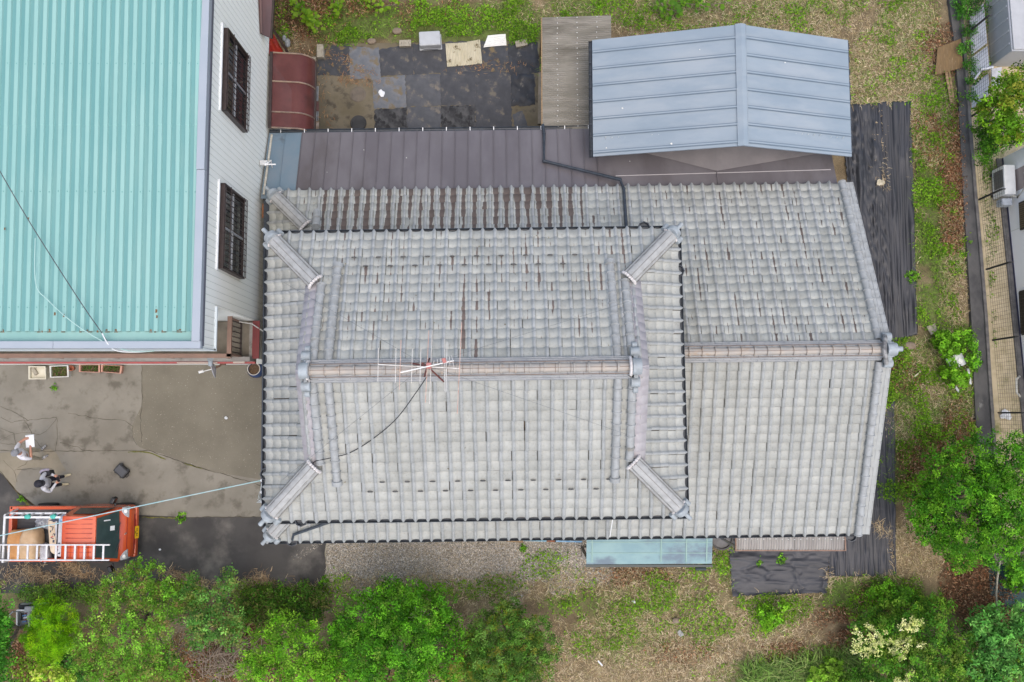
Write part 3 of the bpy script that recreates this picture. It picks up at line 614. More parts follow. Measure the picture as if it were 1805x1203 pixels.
# hip ridges with mortar ends and corner ornaments
def hip(cx, cy, dx, dy, z, slope, L0, L1, name='hip_ridge', W=.34):
    d = Vector((dx, dy, slope)); dn = Vector((dx, dy, 0)).normalized(); x = Vector((-dn.y, dn.x, 0)); P = lambda t, o=0., h=0.: Vector((cx, cy, z)) + d * t + x * o + Vector((0, 0, h))
    b = MB(); b.bar(P(L0, 0, .05), P(L1, 0, .05), W, .09)
    for s in (-1, 1): b.bar(P(L0, s * .10, .125), P(L1, s * .10, .125), .12, .06)
    o = b.build(name, HIPT, house, local=True, bevel=.008, seg=1)
    b = MB(); n = max(2, int(round((L1 - L0) * 1.41 / .25)))
    for i in range(n):
        t0 = L0 + (L1 - L0) * i / n; t1 = L0 + (L1 - L0) * (i + .975) / n; b.tube([P(t0, 0, .16), P(t0 + (t1 - t0) * .1, 0, .162), P(t1, 0, .155)], [.14, .14, .132], 16, sq=.62)
    b.build('cap_tile', HIPT, o, local=True, smooth=True)
    b = MB()
    for off, h in ((0, .252), (-.115, .205), (.115, .205)): b.tube([P(L0, off, h), P((L0 + L1) / 2, off, h + .004), P(L1, off, h)], .0038, 4)
    for s in (-1, 1): b.tube([P(L0, s * .175, .10), P(L1, s * .175, .10)], .004, 4)
    b.build('binding_wire', WIRE, o, local=True)
    b = MB(); e = P(L1 + .015, 0, 0)
    for k, t in enumerate(np.linspace(.15, math.pi - .15, 9)): b.ball(P(L1 + .01, .17 * math.cos(t), .06 + .15 * math.sin(t)), (.04, .04, .038), 7, 5)
    b.build('mortar_end', PLASTER, o, local=True, smooth=True); b = MB()
    for k, t in enumerate(np.linspace(.2, math.pi - .2, 8)): b.ball(P(L0 - .01, .17 * math.cos(t), .07 + .14 * math.sin(t)), (.03, .03, .03), 7, 5)
    b.build('mortar_end', PLASTER, o, local=True, smooth=True)
    b = MB(); t = L0 - .05; rz = math.atan2(-dn.y, -dn.x)
    b.box(P(t, 0, .12), (.07, .40, .22), rz, topy=.7, top=1); b.tube([P(t + .03, 0, .16), P(t - .05, 0, .15)], .16, 14)
    for s in (-1, 1): b.tube([P(t + .04, s * .2, .02), P(t - .06, s * .2, .01)], .062, 10)
    b.tube([P(t, 0, .2), P(t - .12, 0, .19), P(t - .21, 0, .2)], [.05, .045, .05], 12)
    b.build('corner_ornament', ONI, o, local=True, smooth=True, bevel=.006)
hip(ux0, uy1, 1, -1, uz, us, .20, 1.16); hip(ux1, uy1, -1, -1, uz, us, .20, 1.16); hip(ux1, uy0, -1, 1, uz, us, .20, 1.16); hip(ux0, uy0, 1, 1, uz, us, .20, 1.16)
hip(lx0, ly1, 1, -1, lz, ls, .22, 1.02, W=.32); hip(lx0, ly0, 1, 1, lz, ls, .22, .9, W=.32)
b = MB(); roll(b, hl(557, 400, 4.0), hl(559, 372, 3.75), .1, .3); b.build('lower_descending_ridge', TUBET, house, local=True, smooth=True)
# right gable verge of the lower wing: flat edge tiles, roll, apron
for sgn in (1, -1):
    ye = ly0 if sgn > 0 else ly1
    b = MB(); nr = 21; rp = lrun / nr
    for i in range(nr):
        for X0, wd in ((lx1 - .19, .093), (lx1 - .095, .093)):
            bb = i * rp; a = Vector((X0 + wd / 2, ye + sgn * (bb - .015), lz + ls * bb + .035)); c = Vector((X0 + wd / 2, ye + sgn * (bb + rp), lz + ls * (bb + rp) + .012))
            b.bar(a, c, wd + random.uniform(-.004, .003), .03)
        b.bar((lx1 + .012, ye + sgn * bb, lz + ls * bb - .05), (lx1 + .012, ye + sgn * (bb + rp - .005), lz + ls * (bb + rp) - .05), .022, .16)
    b.build('verge_tiles', TUBET if sgn < 0 else M('pale_verge_tile', (.33, .34, .325), (.29, .30, .285), 6, .6), house, local=True, bevel=.004, seg=1)
    b = MB(); roll(b, (lx1 - .27, ye - sgn * .03, lz + .05), (lx1 - .27, lyc - sgn * .25, lz + ls * (lrun - .25) + .05), .088, .265); b.build('verge_roll', TUBET, house, local=True, smooth=True)
# snow guards
sg = MB(); sg.tube([(-.05, 0, .0), (-.035, -.012, .028), (0, -.016, .036), (.035, -.012, .028), (.05, 0, .0)], .013, 6); sg0 = None
SG = M('snow_guard_metal', (.07, .07, .07), rough=.5)
def guard(x, y, z, rz, m):
    global sg0
    if sg0 is None: sg0 = o = sg.build('snow_guard', m, house, local=True, smooth=True)
    else: o = sg0.copy(); col.objects.link(o); o.parent = house
    o.location = (x, y, z); o.rotation_euler = (R(-18), 0, rz); return o
cp = UW / 34
for row, off in ((3, 0), (4, 1)):
    for j in range(8 + off, 28, 2):
        bb = row * .2057 - .01; xx = ux0 + (j + .67) * cp
        guard(xx, uy0 + bb, uz + us * bb + .0, 0, SG); guard(ux1 - (j + .67) * cp, uy1 - bb, uz + us * bb, math.pi, SG)
# gutters, rain heads, downpipes
def gutter(p0, p1, r=.055):
    b = MB(); b.tube([p0, p1], r, 8, True, math.pi * .98, math.pi * 2.02); d = (Vector(p1) - Vector(p0)).normalized(); x = Vector((-d.y, d.x, 0))
    for s in (-1, 1): b.tube([Vector(p0) + x * r * s, Vector(p1) + x * r * s], .008, 5)
    return b.build('gutter', SLATE, house, local=True)
gutter((ux0, uy0 - .02, uz - .05), (ux1 + .03, uy0 - .02, uz - .05), .05); gutter((ux0, uy1 + .02, uz - .05), (ux1 + .03, uy1 + .02, uz - .05), .048)
gutter((ux1 + .03, uy0, uz - .05), (ux1 + .03, uy1, uz - .05), .048); gutter((ux0 - .03, uy0, uz - .06), (ux0 - .03, uy1, uz - .06), .06)
gutter((lx0, ly0 - .02, lz - .05), (lx1 - .3, ly0 - .02, lz - .05), .05); gutter((lx0 - .02, ly0, lz - .06), (lx0 - .02, uy0, lz - .06), .06)
b = MB()
b.prism([(lx0 - .17, uy0 + .2), (lx0 - .02, uy0 + .2), (lx0 - .02, ly1 - .2), (lx0 - .17, ly1 - .2)], lz - .16, lz - .10); b.build('valley_gutter', SLATE, house, local=True)
def head(px, py, z, s=1.0, nm='rain_head'):
    p = hl(px, py, z); b = MB(); b.lathe([(.05 * s, -.2), (.07 * s, -.15), (.13 * s, -.06), (.145 * s, 0), (.145 * s, .03), (.125 * s, .03), (.11 * s, -.04)], p, 8)
    return b.build(nm, SLATE, house, local=True)
for q in ((531, 917, 5.86), (1135, 402, 5.86), (1195, 478, 5.86), (470, 836, 5.86), (515, 953, 3.06), (1500, 945, 3.06)): head(*q)
def zl(Y): return 2.96 - (Y - 4.38) * .36
b = MB(); P = [hl(956, 226, 2.34), hl(957, 221, 2.42), hl(959, 236, 2.52), hl(959, 284, 2.82)]
for a in P: pass
P[3].z = zl(P[3].y) + .08; P[2].z = zl(P[2].y) + .09; p4 = hl(1093, 317, 3.12); p4.z = 3.13; p5 = hl(1100, 332, 3.3); p6 = hl(1106, 405, 3.9)
p6.z = lz + ls * (ly1 - p6.y) + .09; p5.z = lz + ls * (ly1 - p5.y) + .10
b.tube([P[0], P[1], P[2], P[3], p4, p5, p6], .042, 10)
for q in (P[2], P[3], p4, p5): b.ball(q, .05, 10, 6)
b.build('downpipe', SLATE, house, local=True, smooth=True)
b = MB(); q = [hl(572, 914, 4.0), hl(571, 926, 3.85), hl(517, 943, 3.3), hl(515, 952, 3.1)]
for k in (1, 2): q[k].z = lz + ls * (q[k].y - ly0) + .10
q[0] = hl(572, 914, 5.75); q.insert(1, Vector((q[1].x, q[1].y + .12, q[1].z + .1)))
b.tube(q, .035, 10); b.build('downpipe', SLATE, house, local=True, smooth=True)
b = MB(); b.tube([hl(1081, 908, 3.85), hl(1075, 947, 3.2)], .012, 6); b.build('white_pipe', WHITE, house, local=True)
# ---- metal lean-to roof along the back
LEAN = M('brown_grey_metal_roof', (.118, .107, .114), (.148, .137, .145), 1.2, .45, bump=.05, bs=20, c3=(.085, .072, .068), s3=.8, lo3=.5, hi3=.75, spec=.4, stretch=(1, .35, 1))
BLUEP = M('blue_grey_metal_panel', (.14, .20, .245), (.17, .215, .25), 1.5, .45, c3=(.08, .09, .1), s3=1.4, lo3=.6, hi3=.75)
Lx0, Lx1, Lxb, Ly0, Ly1 = -6.28, 8.30, -5.42, 4.10, 6.02
b = MB(); b.slab([(Lxb, Ly0, zl(Ly0)), (Lx1, Ly0, zl(Ly0)), (Lx1, Ly1, zl(Ly1)), (Lxb, Ly1, zl(Ly1))], .03)
x = Lxb + .02
while x < 2.4:
    b.bar((x, Ly0, zl(Ly0) + .012), (x, Ly1, zl(Ly1) + .012), .012, .035); x += .333
b.bar((5.28, Ly0, zl(Ly0) + .01), (5.28, Ly1, zl(Ly1) + .01), .02, .03)
lr = b.build('metal_lean_to_roof', LEAN, house, local=True)
b = MB(); zc = zl(4.95)   # raised cricket behind the shed wall
pA, pB, pC, pD = Vector((2.6, 5.55, zl(5.55) + .01)), Vector((5.28, 4.72, zl(4.72) + .02)), Vector((8.28, 5.25, zl(5.25) + .01)), Vector((5.28, 5.5, zl(5.5) + .30))
b.add([pA, pB, pD], [(0, 1, 2)]); b.add([pB, pC, pD], [(0, 1, 2)]); b.build('roof_cricket', M('lit_facet_metal', (.16, .148, .15), (.19, .175, .175), 2, .5), lr, local=True)  # lighter shading of the raised facets put into a paler metal colour
b = MB(); b.bar((2.7, 4.62, zl(4.62) + .004), (8.2, 4.72, zl(4.72) + .004), .02, .006); b.build('flashing_edge', M('pale_seam', (.36, .34, .34), rough=.6), lr, local=True)
b = MB(); b.slab([(Lx0, Ly0, zl(Ly0)), (Lxb - .004, Ly0, zl(Ly0)), (Lxb - .004, Ly1, zl(Ly1)), (Lx0, Ly1, zl(Ly1))], .03)
b.bar((-5.85, Ly0, zl(Ly0) + .008), (-5.85, Ly1, zl(Ly1) + .008), .012, .02); b.build('blue_roof_panel', BLUEP, house, local=True)
b = MB(); b.bar((-6.2, Ly0 + .1, zl(Ly0) + .02), (-6.2, Ly1 - .05, zl(Ly1) + .02), .05, .03); b.build('sealant_strip', M('old_sealant', (.55, .52, .44), (.4, .37, .3), 10, .9), house, local=True)
gutter((Lx0, Ly1 + .05, zl(Ly1) - .03), (2.4, Ly1 + .05, zl(Ly1) - .03), .045)
b = MB()
for i in range(14): b.box((Lx0 + .3 + i * .62, Ly1 + .05, zl(Ly1) - .02), (.02, .11, .012))
b.build('gutter_bracket', WHITE, house, local=True)
# ---- fittings on the left eave: insulators, wires
b = MB()
for px_, py_ in ((466, 772), (462, 847), (462, 868), (463, 885), (468, 290)):
    p = hl(px_, py_, 5.4 if py_ > 300 else 3.6); b.tube([p + Vector((.25, 0, -.02)), p], .018, 6); b.ball(p, .04, 8, 6); b.ball(p + Vector((.05, .03, .02)), .028, 8, 6)
b.build('cable_insulator', M('white_porcelain', (.75, .76, .76), rough=.3), house, local=True, smooth=True)
b = MB(); b.tube([hl(466, 772, 5.4), hl(464, 810, 5.3), hl(462, 847, 5.4)], .008, 5); b.tube([hl(462, 847, 5.4), hl(459, 868, 5.2), hl(463, 885, 5.3)], .009, 5)
for k in range(3):
    p = hl(463, 885, 5.3); b.tube([p, p + Vector((-.12 - .02 * k, .1 - .06 * k, -.1)), p + Vector((-.08, .22 - .1 * k, -.05)), p + Vector((.05, .16, .0))], .009, 5)
b.build('loose_wire', M('pale_wire', (.5, .55, .55), (.1, .12, .12), 4, .5), house, local=True)

def specks(name, pts, parent, mat, local):
    b = MB(); g = random.Random(len(pts))
    for (x, y, z, s) in pts:
        n = 6; V = [(x, y, z)]
        for k in range(n): t = 2 * math.pi * k / n; q = s * g.uniform(.5, 1.2); V.append((x + q * math.cos(t), y + q * math.sin(t), z - .001))
        b.add(V, [(0, k + 1, (k + 1) % n + 1) for k in range(n)])
    return tag(b.build(name, mat, parent, local=local), kind='stuff')
DROP = M('bird_droppings', (.62, .62, .58), rough=.8)
pts = [(p.x, p.y, zl(p.y) + .014, .014) for p in (hl(x, y, 2.7) for x, y in ((578, 306), (716, 278), (1110, 285), (640, 262)))]
specks('bird_droppings', pts, house, DROP, True)
g_ = random.Random(5); pts = []
for k in range(46):      # leaf bits and lichen caught on the tiles
    X = g_.uniform(ux0 + 1.7, ux1 - 1.7); f_ = g_.random() < .5; bb = g_.uniform(.1, urun - .4); pts.append((X, uy0 + bb if f_ else uy1 - bb, uz + us * bb + .045, g_.uniform(.008, .02)))
specks('roof_debris', pts, house, M('roof_debris', (.10, .085, .06), (.3, .28, .2), 30, .9), True)
# ================================================================ LEFT BUILDING with the turquoise ribbed roof
LBX, LBF, LBZ = -6.36, 1.36, 6.9
TURQ = M('turquoise_metal_roof', (.108, .265, .262), (.125, .29, .285), .9, .42, c3=(.15, .30, .285), s3=.8, lo3=.5, hi3=.72, stretch=(3, .4, 1), spec=.4)
TURQL = M('chalky_turquoise_rib', (.21, .395, .365), (.24, .42, .385), 2, .55, stretch=(1, .3, 1))
LILAC = M('lilac_metal_flashing', (.295, .335, .375), (.315, .35, .39), 1.2, .4, spec=.4)
SIDING = M('white_metal_siding', (.87, .88, .81), (.89, .90, .84), 1.2, .6)
GROOVE = M('siding_groove', (.60, .62, .57), rough=.8)
FASC = M('white_fascia', (.62, .68, .69), rough=.5)
BRN = M('brown_aluminium', (.032, .022, .02), (.048, .033, .03), 8, .4)
RAILB = M('tan_brown_rail', (.25, .155, .115), (.22, .14, .105), 6, .5)
REDP = M('dark_red_metal', (.12, .012, .014), (.15, .016, .017), 3, .45)
REDL = M('faded_red_trim', (.38, .09, .085), (.33, .08, .075), 5, .6)
BALC = M('stained_balcony_floor', (.21, .185, .145), (.13, .115, .09), 1.6, .85, c3=(.28, .25, .2), s3=1.1, lo3=.55, hi3=.75)
PARA = M('grey_render', (.23, .215, .195), (.29, .275, .25), 4, .9, c3=(.14, .125, .11), s3=3, lo3=.55, hi3=.75)
lb = thing('annex_building', 'white sided building under a turquoise ribbed metal roof beside the tiled house', 'building', (-10, 6, 0))
# roof: rib profile running north-south
x0, x1, y0, y1 = -15.5, -6.52, LBF + .34, 13.0; pitch = .189; n = int((x1 - x0) / pitch); x0 = x1 - n * pitch
pr = [(0, 0), (.078, 0), (.094, .034), (.172, .034), (.188, 0)]
V = []; mi = []
zr = lambda y: LBZ - .10 + (y - y0) * .03
for i in range(n):
    for q, (dx, dz) in enumerate(pr): V.append((x0 + i * pitch + dx + .01, dz))
V.append((x1, 0)); m = len(V); ysn = [y0, 3.9, 6.0, 6.01, 9, 13.0]
P = [(a, yy, zr(yy) + d + (.006 if k in (3, 4, 5) else 0)) for k, yy in enumerate(ysn) for a, d in V]
b = MB(); fs = []
for k in range(len(ysn) - 1):
    for j in range(m - 1):
        b.mat(1 if j % 5 in (1, 2, 3) and j < m - 2 else 0); b.add([P[k * m + j], P[k * m + j + 1], P[(k + 1) * m + j + 1], P[(k + 1) * m + j]], [(0, 1, 2, 3)])
roof = b.build('roof', [TURQ, TURQL], lb)
b = MB()
for i in range(n):      # screw heads in rows, closed rib ends
    for yy in (2.2, 4.6, 7.3, 9.6): b.box((x0 + i * pitch + .145, yy + random.uniform(-.01, .01), zr(yy) + .038), (.02, .02, .01))
tag(b.build('roof_screws', M('screw_washer', (.12, .3, .28), rough=.6), roof), kind='stuff')
RUSTD = M('rust_and_grime', (.09, .06, .03), (.20, .11, .05), 20, .95)
b = MB()
for i in range(n):
    xx = x0 + i * pitch + .01; g_ = random.random()
    b.add([(xx + .084, y0 - .004, zr(y0) - .002), (xx + .186, y0 - .004, zr(y0) - .002), (xx + .166, y0 - .004, zr(y0) + .036), (xx + .104, y0 - .004, zr(y0) + .036)], [(0, 1, 2, 3)])
    if g_ < .7:
        for k in range(2): px_ = xx + .06 + random.gauss(0, .035); s = random.uniform(.015, .045); b.add([(px_ - s, y0 - .02, zr(y0) - .006), (px_ + s, y0 - .02, zr(y0) - .006), (px_ + s * .5, y0 + s * 1.2, zr(y0) + .006), (px_ - s * .4, y0 + s * 1.2, zr(y0) + .006)], [(0, 1, 2, 3)])
for px_, py_ in ((92, 553), (108, 556), (6, 403), (48, 385), (272, 548), (273, 558)):
    a = Vector(at(px_, py_, LBZ + .05)); s = random.uniform(.02, .035); b.add([(a.x - s * .6, a.y - s, zr(a.y) + .042), (a.x + s * .6, a.y - s * .8, zr(a.y) + .042), (a.x + s * .7, a.y + s, zr(a.y) + .042), (a.x - s * .5, a.y + s * 1.3, zr(a.y) + .042)], [(0, 1, 2, 3)])
b.build('rust_spots', RUSTD, roof)
b = MB(); b.box(((x0 + x1) / 2, LBF + .24, LBZ - .125), (x1 - x0, .24, .03)); b.build('eave_gutter_tray', TURQL, lb)
b = MB()
for (a0, a1) in ((x0, -10.45), (-10.445, -7.6 + .9)):
    pass
b.box(((x0 - 9.36) / 2, LBF + .055, LBZ - .03), (-9.36 - x0, .15, .16)); b.box(((-9.355 + x1 + .17) / 2, LBF + .055, LBZ - .03), (x1 + .17 + 9.355, .15, .16))
for a, c in ((LBF - .02, 5.05), (5.055, 9.4), (9.405, 13.0)): b.box((x1 + .075, (a + c) / 2 + (.075 if a < 2 else 0), LBZ - .0 + (.03 if a > 2 else .0)), (.17, c - a - (.15 if a < 2 else 0), .16))
b.build('roof_flashing', LILAC, lb, bevel=.006, seg=1)
b = MB(); b.box((x1 + .165, 7.2, LBZ - .10), (.016, 11.6, .10)); b.build('drip_edge', M('blue_grey_edge', (.10, .11, .14), rough=.5), lb)
# walls: east wall with vertical battens, front wall recessed behind the corner balcony
ZB, ZN = 3.10, 5.98; YN = 2.32
b = MB(); W = LBX - .04
b.prism([(-15.5, YN), (W, YN), (W, 9.4), (-15.5, 9.4)], 0, LBZ - .14); b.prism([(-15.5, 9.4), (W, 9.4), (W, 13.0), (-15.5, 13.0)], 2.42, LBZ - .14); b.prism([(-15.5, 9.4), (W - 1.1, 9.4), (W - 1.1, 13.0), (-15.5, 13.0)], 0, 2.42)
b.prism([(-15.5, LBF + .02), (W, LBF + .02), (W, YN), (-15.5, YN)], ZN, LBZ - .14)
b.prism([(-15.5, LBF + .04), (W, LBF + .04), (W, YN), (-15.5, YN)], 0, ZB - .12)
b.build('wall', SIDING, lb)
b = MB(); b.box((-10.9, LBF + .005, (ZN + LBZ - .15) / 2), (9.05, .012, LBZ - .15 - ZN)); b.box((W + .02, (LBF + YN) / 2, ZN - .01), (.05, YN - LBF, .05)); b.box((-10.9, LBF + .02, ZN - .01), (9.1, .05, .05)); b.build('fascia_panel', FASC, lb)
b = MB(); y = LBF + .1
while y < 13:
    zb = ZN if y < YN else (2.44 if y > 9.4 else 0); b.box((W + .003, y, (LBZ - .1 + zb) / 2), (.008, .009, LBZ - .1 - zb)); y += .15
b.build('siding_joints', GROOVE, lb)
# corner balcony
b = MB(); b.box((-11.0, LBF + .48, ZB - .06), (9.2, .93, .12)); b.build('balcony_floor', BALC, lb)
b = MB(); b.box((-11.08, LBF - .01, ZB + .05), (9.36, .10, .56)); b.box((-6.43, (LBF + YN) / 2, ZB - .02), (.13, YN - LBF - .1, .2)); b.build('balcony_parapet', PARA, lb)
b = MB(); b.box((-11.14, LBF + .02, 4.08), (9.0, .10, .07)); b.box((-6.69, (LBF + YN) / 2 + .02, 4.08), (.10, YN - LBF + .05, .07))
for xx in np.arange(-15, -6.7, 1.35): b.box((xx, LBF + .02, 3.68), (.05, .05, .76))
for yy in (LBF + .06, YN - .05): b.box((-6.69, yy, 3.6), (.05, .05, .92))
b.build('balcony_rail', RAILB, lb)
b = MB(); b.box((-6.69, (LBF + YN) / 2, 3.22), (.035, YN - LBF - .1, .04)); 
for yy in np.arange(LBF + .13, YN - .05, .124): b.box((-6.69, yy, 3.65), (.022, .022, .84))
b.build('baluster_panel', BRN, lb)
b = MB(); b.box((-6.335, (LBF + YN) / 2, 3.16), (.17, YN - LBF - .02, .05), ry=.10); b.build('red_ledge', REDP, lb)
b = MB(); b.box((-11.1, LBF - .08, 3.02), (9.45, .05, .12)); b.build('red_trim', REDL, lb)
b = MB(); b.box((-6.75, LBF - .07, 3.13), (.28, .06, .05)); b.box((-8.0 + .2, LBF - .09, 3.085), (1.0, .03, .02)); b.build('trim_patch', M('pale_trim', (.5, .42, .36), rough=.7), lb)
b = MB(); b.tube([(-6.75, YN - .05, 3.5), (-6.62, YN - .07, 3.45), (-6.4, YN - .1, 3.3), (-6.2, YN - .25, 3.1), (-5.95, YN - .3, 3.05)], .014, 6); b.build('wall_cable', M('pale_conduit', (.5, .5, .47), rough=.5), lb)
b = MB(); b.box((-6.6, LBF - .01, 3.34), (.1, .08, .07)); b.box((-7.4, LBF + .9, 3.2), (.12, .1, .12)); b.build('junction_box', DARK, lb)
b = MB(); b.tube([at(371, 633, 3.4), at(371, 644, 3.3)], .055, 10); b.tube([at(371, 632, 3.45), at(371, 634, 3.4)], .075, 10); b.build('vent_pipe', M('grey_blue_pipe', (.3, .34, .37), rough=.5), lb, smooth=True)
# barred windows
def barred(y0, y1, z0, z1):
    fr = MB(); w_ = W
    for yy in (y0, y1): fr.box((w_ + .06, yy, (z0 + z1) / 2), (.12, .05, z1 - z0 + .06))
    fr.box((w_ + .06, (y0 + y1) / 2, z1 + .03), (.12, y1 - y0 + .05, .06)); fr.box((w_ + .04, (y0 + y1) / 2, z0 - .02), (.08, y1 - y0, .04))
    o = fr.build('window', BRN, lb)
    b = MB(); b.box((w_ + .02, (y0 + y1) / 2, (z0 + z1) / 2), (.02, y1 - y0, z1 - z0)); b.build('pane', GLASSD, o)
    b = MB(); b.box((w_ + .05, (y0 + y1) / 2, z0 + (z1 - z0) * .5), (.03, y1 - y0, .03)); b.box((w_ + .05, (y0 + y1) / 2, (z0 + z1) / 2), (.03, .05, z1 - z0)); b.build('sash', STEEL, o)
    b = MB(); k = 14
    for i in range(1, k): yy = y0 + (y1 - y0) * i / k; b.box((w_ + .14, yy, (z0 + z1) / 2), (.014, .014, z1 - z0 + .04))
    for zz in (z0 + .02, z0 + .12, z0 + .24, z1 - .25): b.box((w_ + .155, (y0 + y1) / 2, zz), (.012, y1 - y0 + .02, .02))
    b.build('window_bars', BRN, o)
    b = MB(); b.box((w_ + .02, (y0 + y1) / 2, z1 + .16), (.04, y1 - y0 + .16, .05)); b.build('white_window_trim', WHITE, o)
    b = MB(); b.box((w_ + .07, (y0 + y1) / 2 + .04, z1 - .06), (.06, y1 - y0 - .16, .05)); b.build('shutter_rail', M('mauve_shutter', (.17, .125, .12), rough=.4), o)
def yz(px, py): # row on the wall plane: solve height from px
    u = px - 902.5; v = 601.5 - py; t = (W + .1) / u; return (F * ST + v * CT) * t, H - t * (F * CT - v * ST)
def win(ptop, pbot, ptop2, pbot2):
    a = yz(*ptop); c = yz(*ptop2); d = yz(*pbot); e = yz(*pbot2)
    y1 = (a[0] + d[0]) / 2; y0 = (c[0] + e[0]) / 2; z1 = (a[1] + c[1]) / 2; z0 = (d[1] + e[1]) / 2; barred(y0, y1, z0, z1)
win((402, 56), (438, 98), (399, 196), (435, 230)); win((397, 326), (432, 354), (393, 474), (430, 489))
b = MB(); b.box((W + .12, *[(yz(464, 288)[0])], yz(464, 288)[1]), (.18, .12, .1)); b.tube([(W + .2, yz(464, 288)[0], yz(464, 288)[1]), (W + .28, yz(464, 288)[0] + .08, yz(464, 288)[1] - .03), (W + .22, yz(464, 288)[0] - .2, 2.4)], .02, 6); b.build('meter_box', M('pale_fitting', (.6, .6, .58), rough=.5), lb)
# brown canopy, back porch roof, tarp
PB = M('brown_porch_metal', (.10, .06, .058), (.13, .08, .075), 1.5, .45, c3=(.15, .07, .065), s3=1, lo3=.5, hi3=.7, stretch=(1, .4, 1))
pr_ = thing('porch_roof', 'brown metal porch roof at the back corner of the white sided building', 'porch roof', (-6.1, 11.6, 0))
f_y = at(460, 62, 3.2)[1]; n_y = 12.6
b = MB(); b.slab([(W + .02, n_y, 4.1), (W + .02, f_y, 3.3), (-6.2, f_y, 3.05), (-5.93, n_y, 3.6)], .05); b.bar((W + .12, n_y, 4.08), (W + .06, f_y, 3.3), .05, .04); b.build('roof_sheet', PB, pr_)
b = MB(); b.bar((-6.18, f_y, 3.0), (-5.9, n_y, 3.55), .06, .1); b.box((-5.95, n_y - .1, 1.7), (.07, .07, 3.4)); b.build('porch_frame', BRN, pr_)
g1 = Vector(at(476, 50, .8)); 
TARP = M('red_tarpaulin', (.50, .045, .02), (.40, .025, .015), 9, .5, bump=.5, bs=20)
V = []; nx_, ny_ = 14, 14
A0, A1, B0, B1 = Vector(at(474, 52, 1.0)), Vector(at(497, 90, .7)), Vector(at(474, 96, 1.0)), Vector(at(490, 92, .7))
q = [Vector(at(475, 48, 1.3)), Vector(at(500, 92, .9)), Vector(at(474, 98, 1.3)), Vector(at(473, 70, 1.4))]
for i in range(nx_ + 1):
    for j in range(ny_ + 1):
        s, t = i / nx_, j / ny_; p = (q[0] * (1 - s) + q[1] * s) * (1 - t) + (q[3] * (1 - s) + q[2] * s) * t
        V.append((p.x, p.y, p.z + .06 * math.sin(s * 9 + t * 5) + .03 * math.sin(t * 14)))
idx_ = np.arange((nx_ + 1) * (ny_ + 1)).reshape(nx_ + 1, ny_ + 1); Fq = np.stack([idx_[:-1, :-1], idx_[1:, :-1], idx_[1:, 1:], idx_[:-1, 1:]], -1).reshape(-1, 4)
tag(npmesh('tarpaulin', V, Fq, TARP, smooth=True), 'crumpled red tarpaulin tucked under the brown porch roof', 'tarpaulin')
b = MB(); b.bar(at(474, 40, 2.0), at(508, 94, .8), .07, .16); tag(b.build('timber_plank', M('dark_plank', (.05, .03, .025), (.08, .05, .04), 6, .7)), 'dark plank leaning along the red tarpaulin', 'plank')
for k, (px_, py_, s_) in enumerate(((507, 76, .14), (509, 80, .1))):
    b = MB(); p = Vector(at(px_ - 8 * k, py_ - 12 * k, .1)); b.ball(p, (s_ * .6, s_, .09), 8, 6); tag(b.build('stone', M('grey_stone', (.36, .37, .37), (.28, .28, .27), 8, .9, bump=.4) if k == 0 else MATS['grey_stone']), ['rounded grey stone at the end of the leaning dark plank', 'grey stone farther up beside the leaning dark plank'][k], 'stone')
POLY = M('brown_polycarbonate', (.085, .022, .02), (.12, .036, .033), 1.0, .38, c3=(.055, .02, .018), s3=1.1, lo3=.48, hi3=.68, spec=.25, alpha=.93)
ca = thing('terrace_canopy', 'curved red brown polycarbonate canopy against the white sided wall', 'canopy', (-5.8, 8.4, 0))
yA, yB = 7.42, 9.46; xc0, xc1 = -6.33, -5.28
def curve(t): return (xc0 + (xc1 - xc0) * (t if t < .62 else .62 + .38 * math.sin((t - .62) / .38 * math.pi / 2)), 2.52 - .14 * t - (.46 * (1 - math.cos((t - .62) / .38 * math.pi / 2)) if t > .62 else 0))
V = []; ts = np.linspace(0, 1, 22)
for yy in np.linspace(yA, yB, 9):
    for t in ts: cx, cz = curve(t); V.append((cx, yy, cz))
idx_ = np.arange(9 * 22).reshape(9, 22); Fq = np.stack([idx_[:-1, :-1], idx_[:-1, 1:], idx_[1:, 1:], idx_[1:, :-1]], -1).reshape(-1, 4)
npmesh('roof_panel', V, Fq, POLY, parent=ca, smooth=True)
BRZ = M('bronze_rib', (.30, .22, .155), (.16, .11, .09), 3, .4)
for yy in (yA + .02, 7.86, 8.80 - .12, yB - .01):
    b = MB(); b.tube([(curve(t)[0], yy, curve(t)[1] + .012) for t in ts], .022, 6); b.build('canopy_rib', BRZ, ca, smooth=True)
b = MB(); b.box((xc0 + .03, (yA + yB) / 2, 2.54), (.08, yB - yA, .05)); b.box((xc1 + .012, (yA + yB) / 2, 1.92), (.04, yB - yA, .09)); b.build('canopy_frame', BRN, ca)
for yy in (yA + .1, yB - .1): b = MB(); b.bar((xc0 + .03, yy, 1.75), (xc1 - .05, yy, 1.9), .03, .05); b.build('bracket', BRN, ca)
# gutter tray full of leaves between the buildings, plank ends
b = MB(); a = Vector(at(466, 372, 2.95)); b.box((a.x, a.y, 2.95), (.12, .36, .02)); tag(b.build('leaf_heap', M('rotting_leaves', (.28, .12, .05), (.16, .08, .04), 30, .95, bump=.6, bs=50)), 'clump of brown leaves caught in the gutter between the two buildings', 'leaves', kind='stuff')
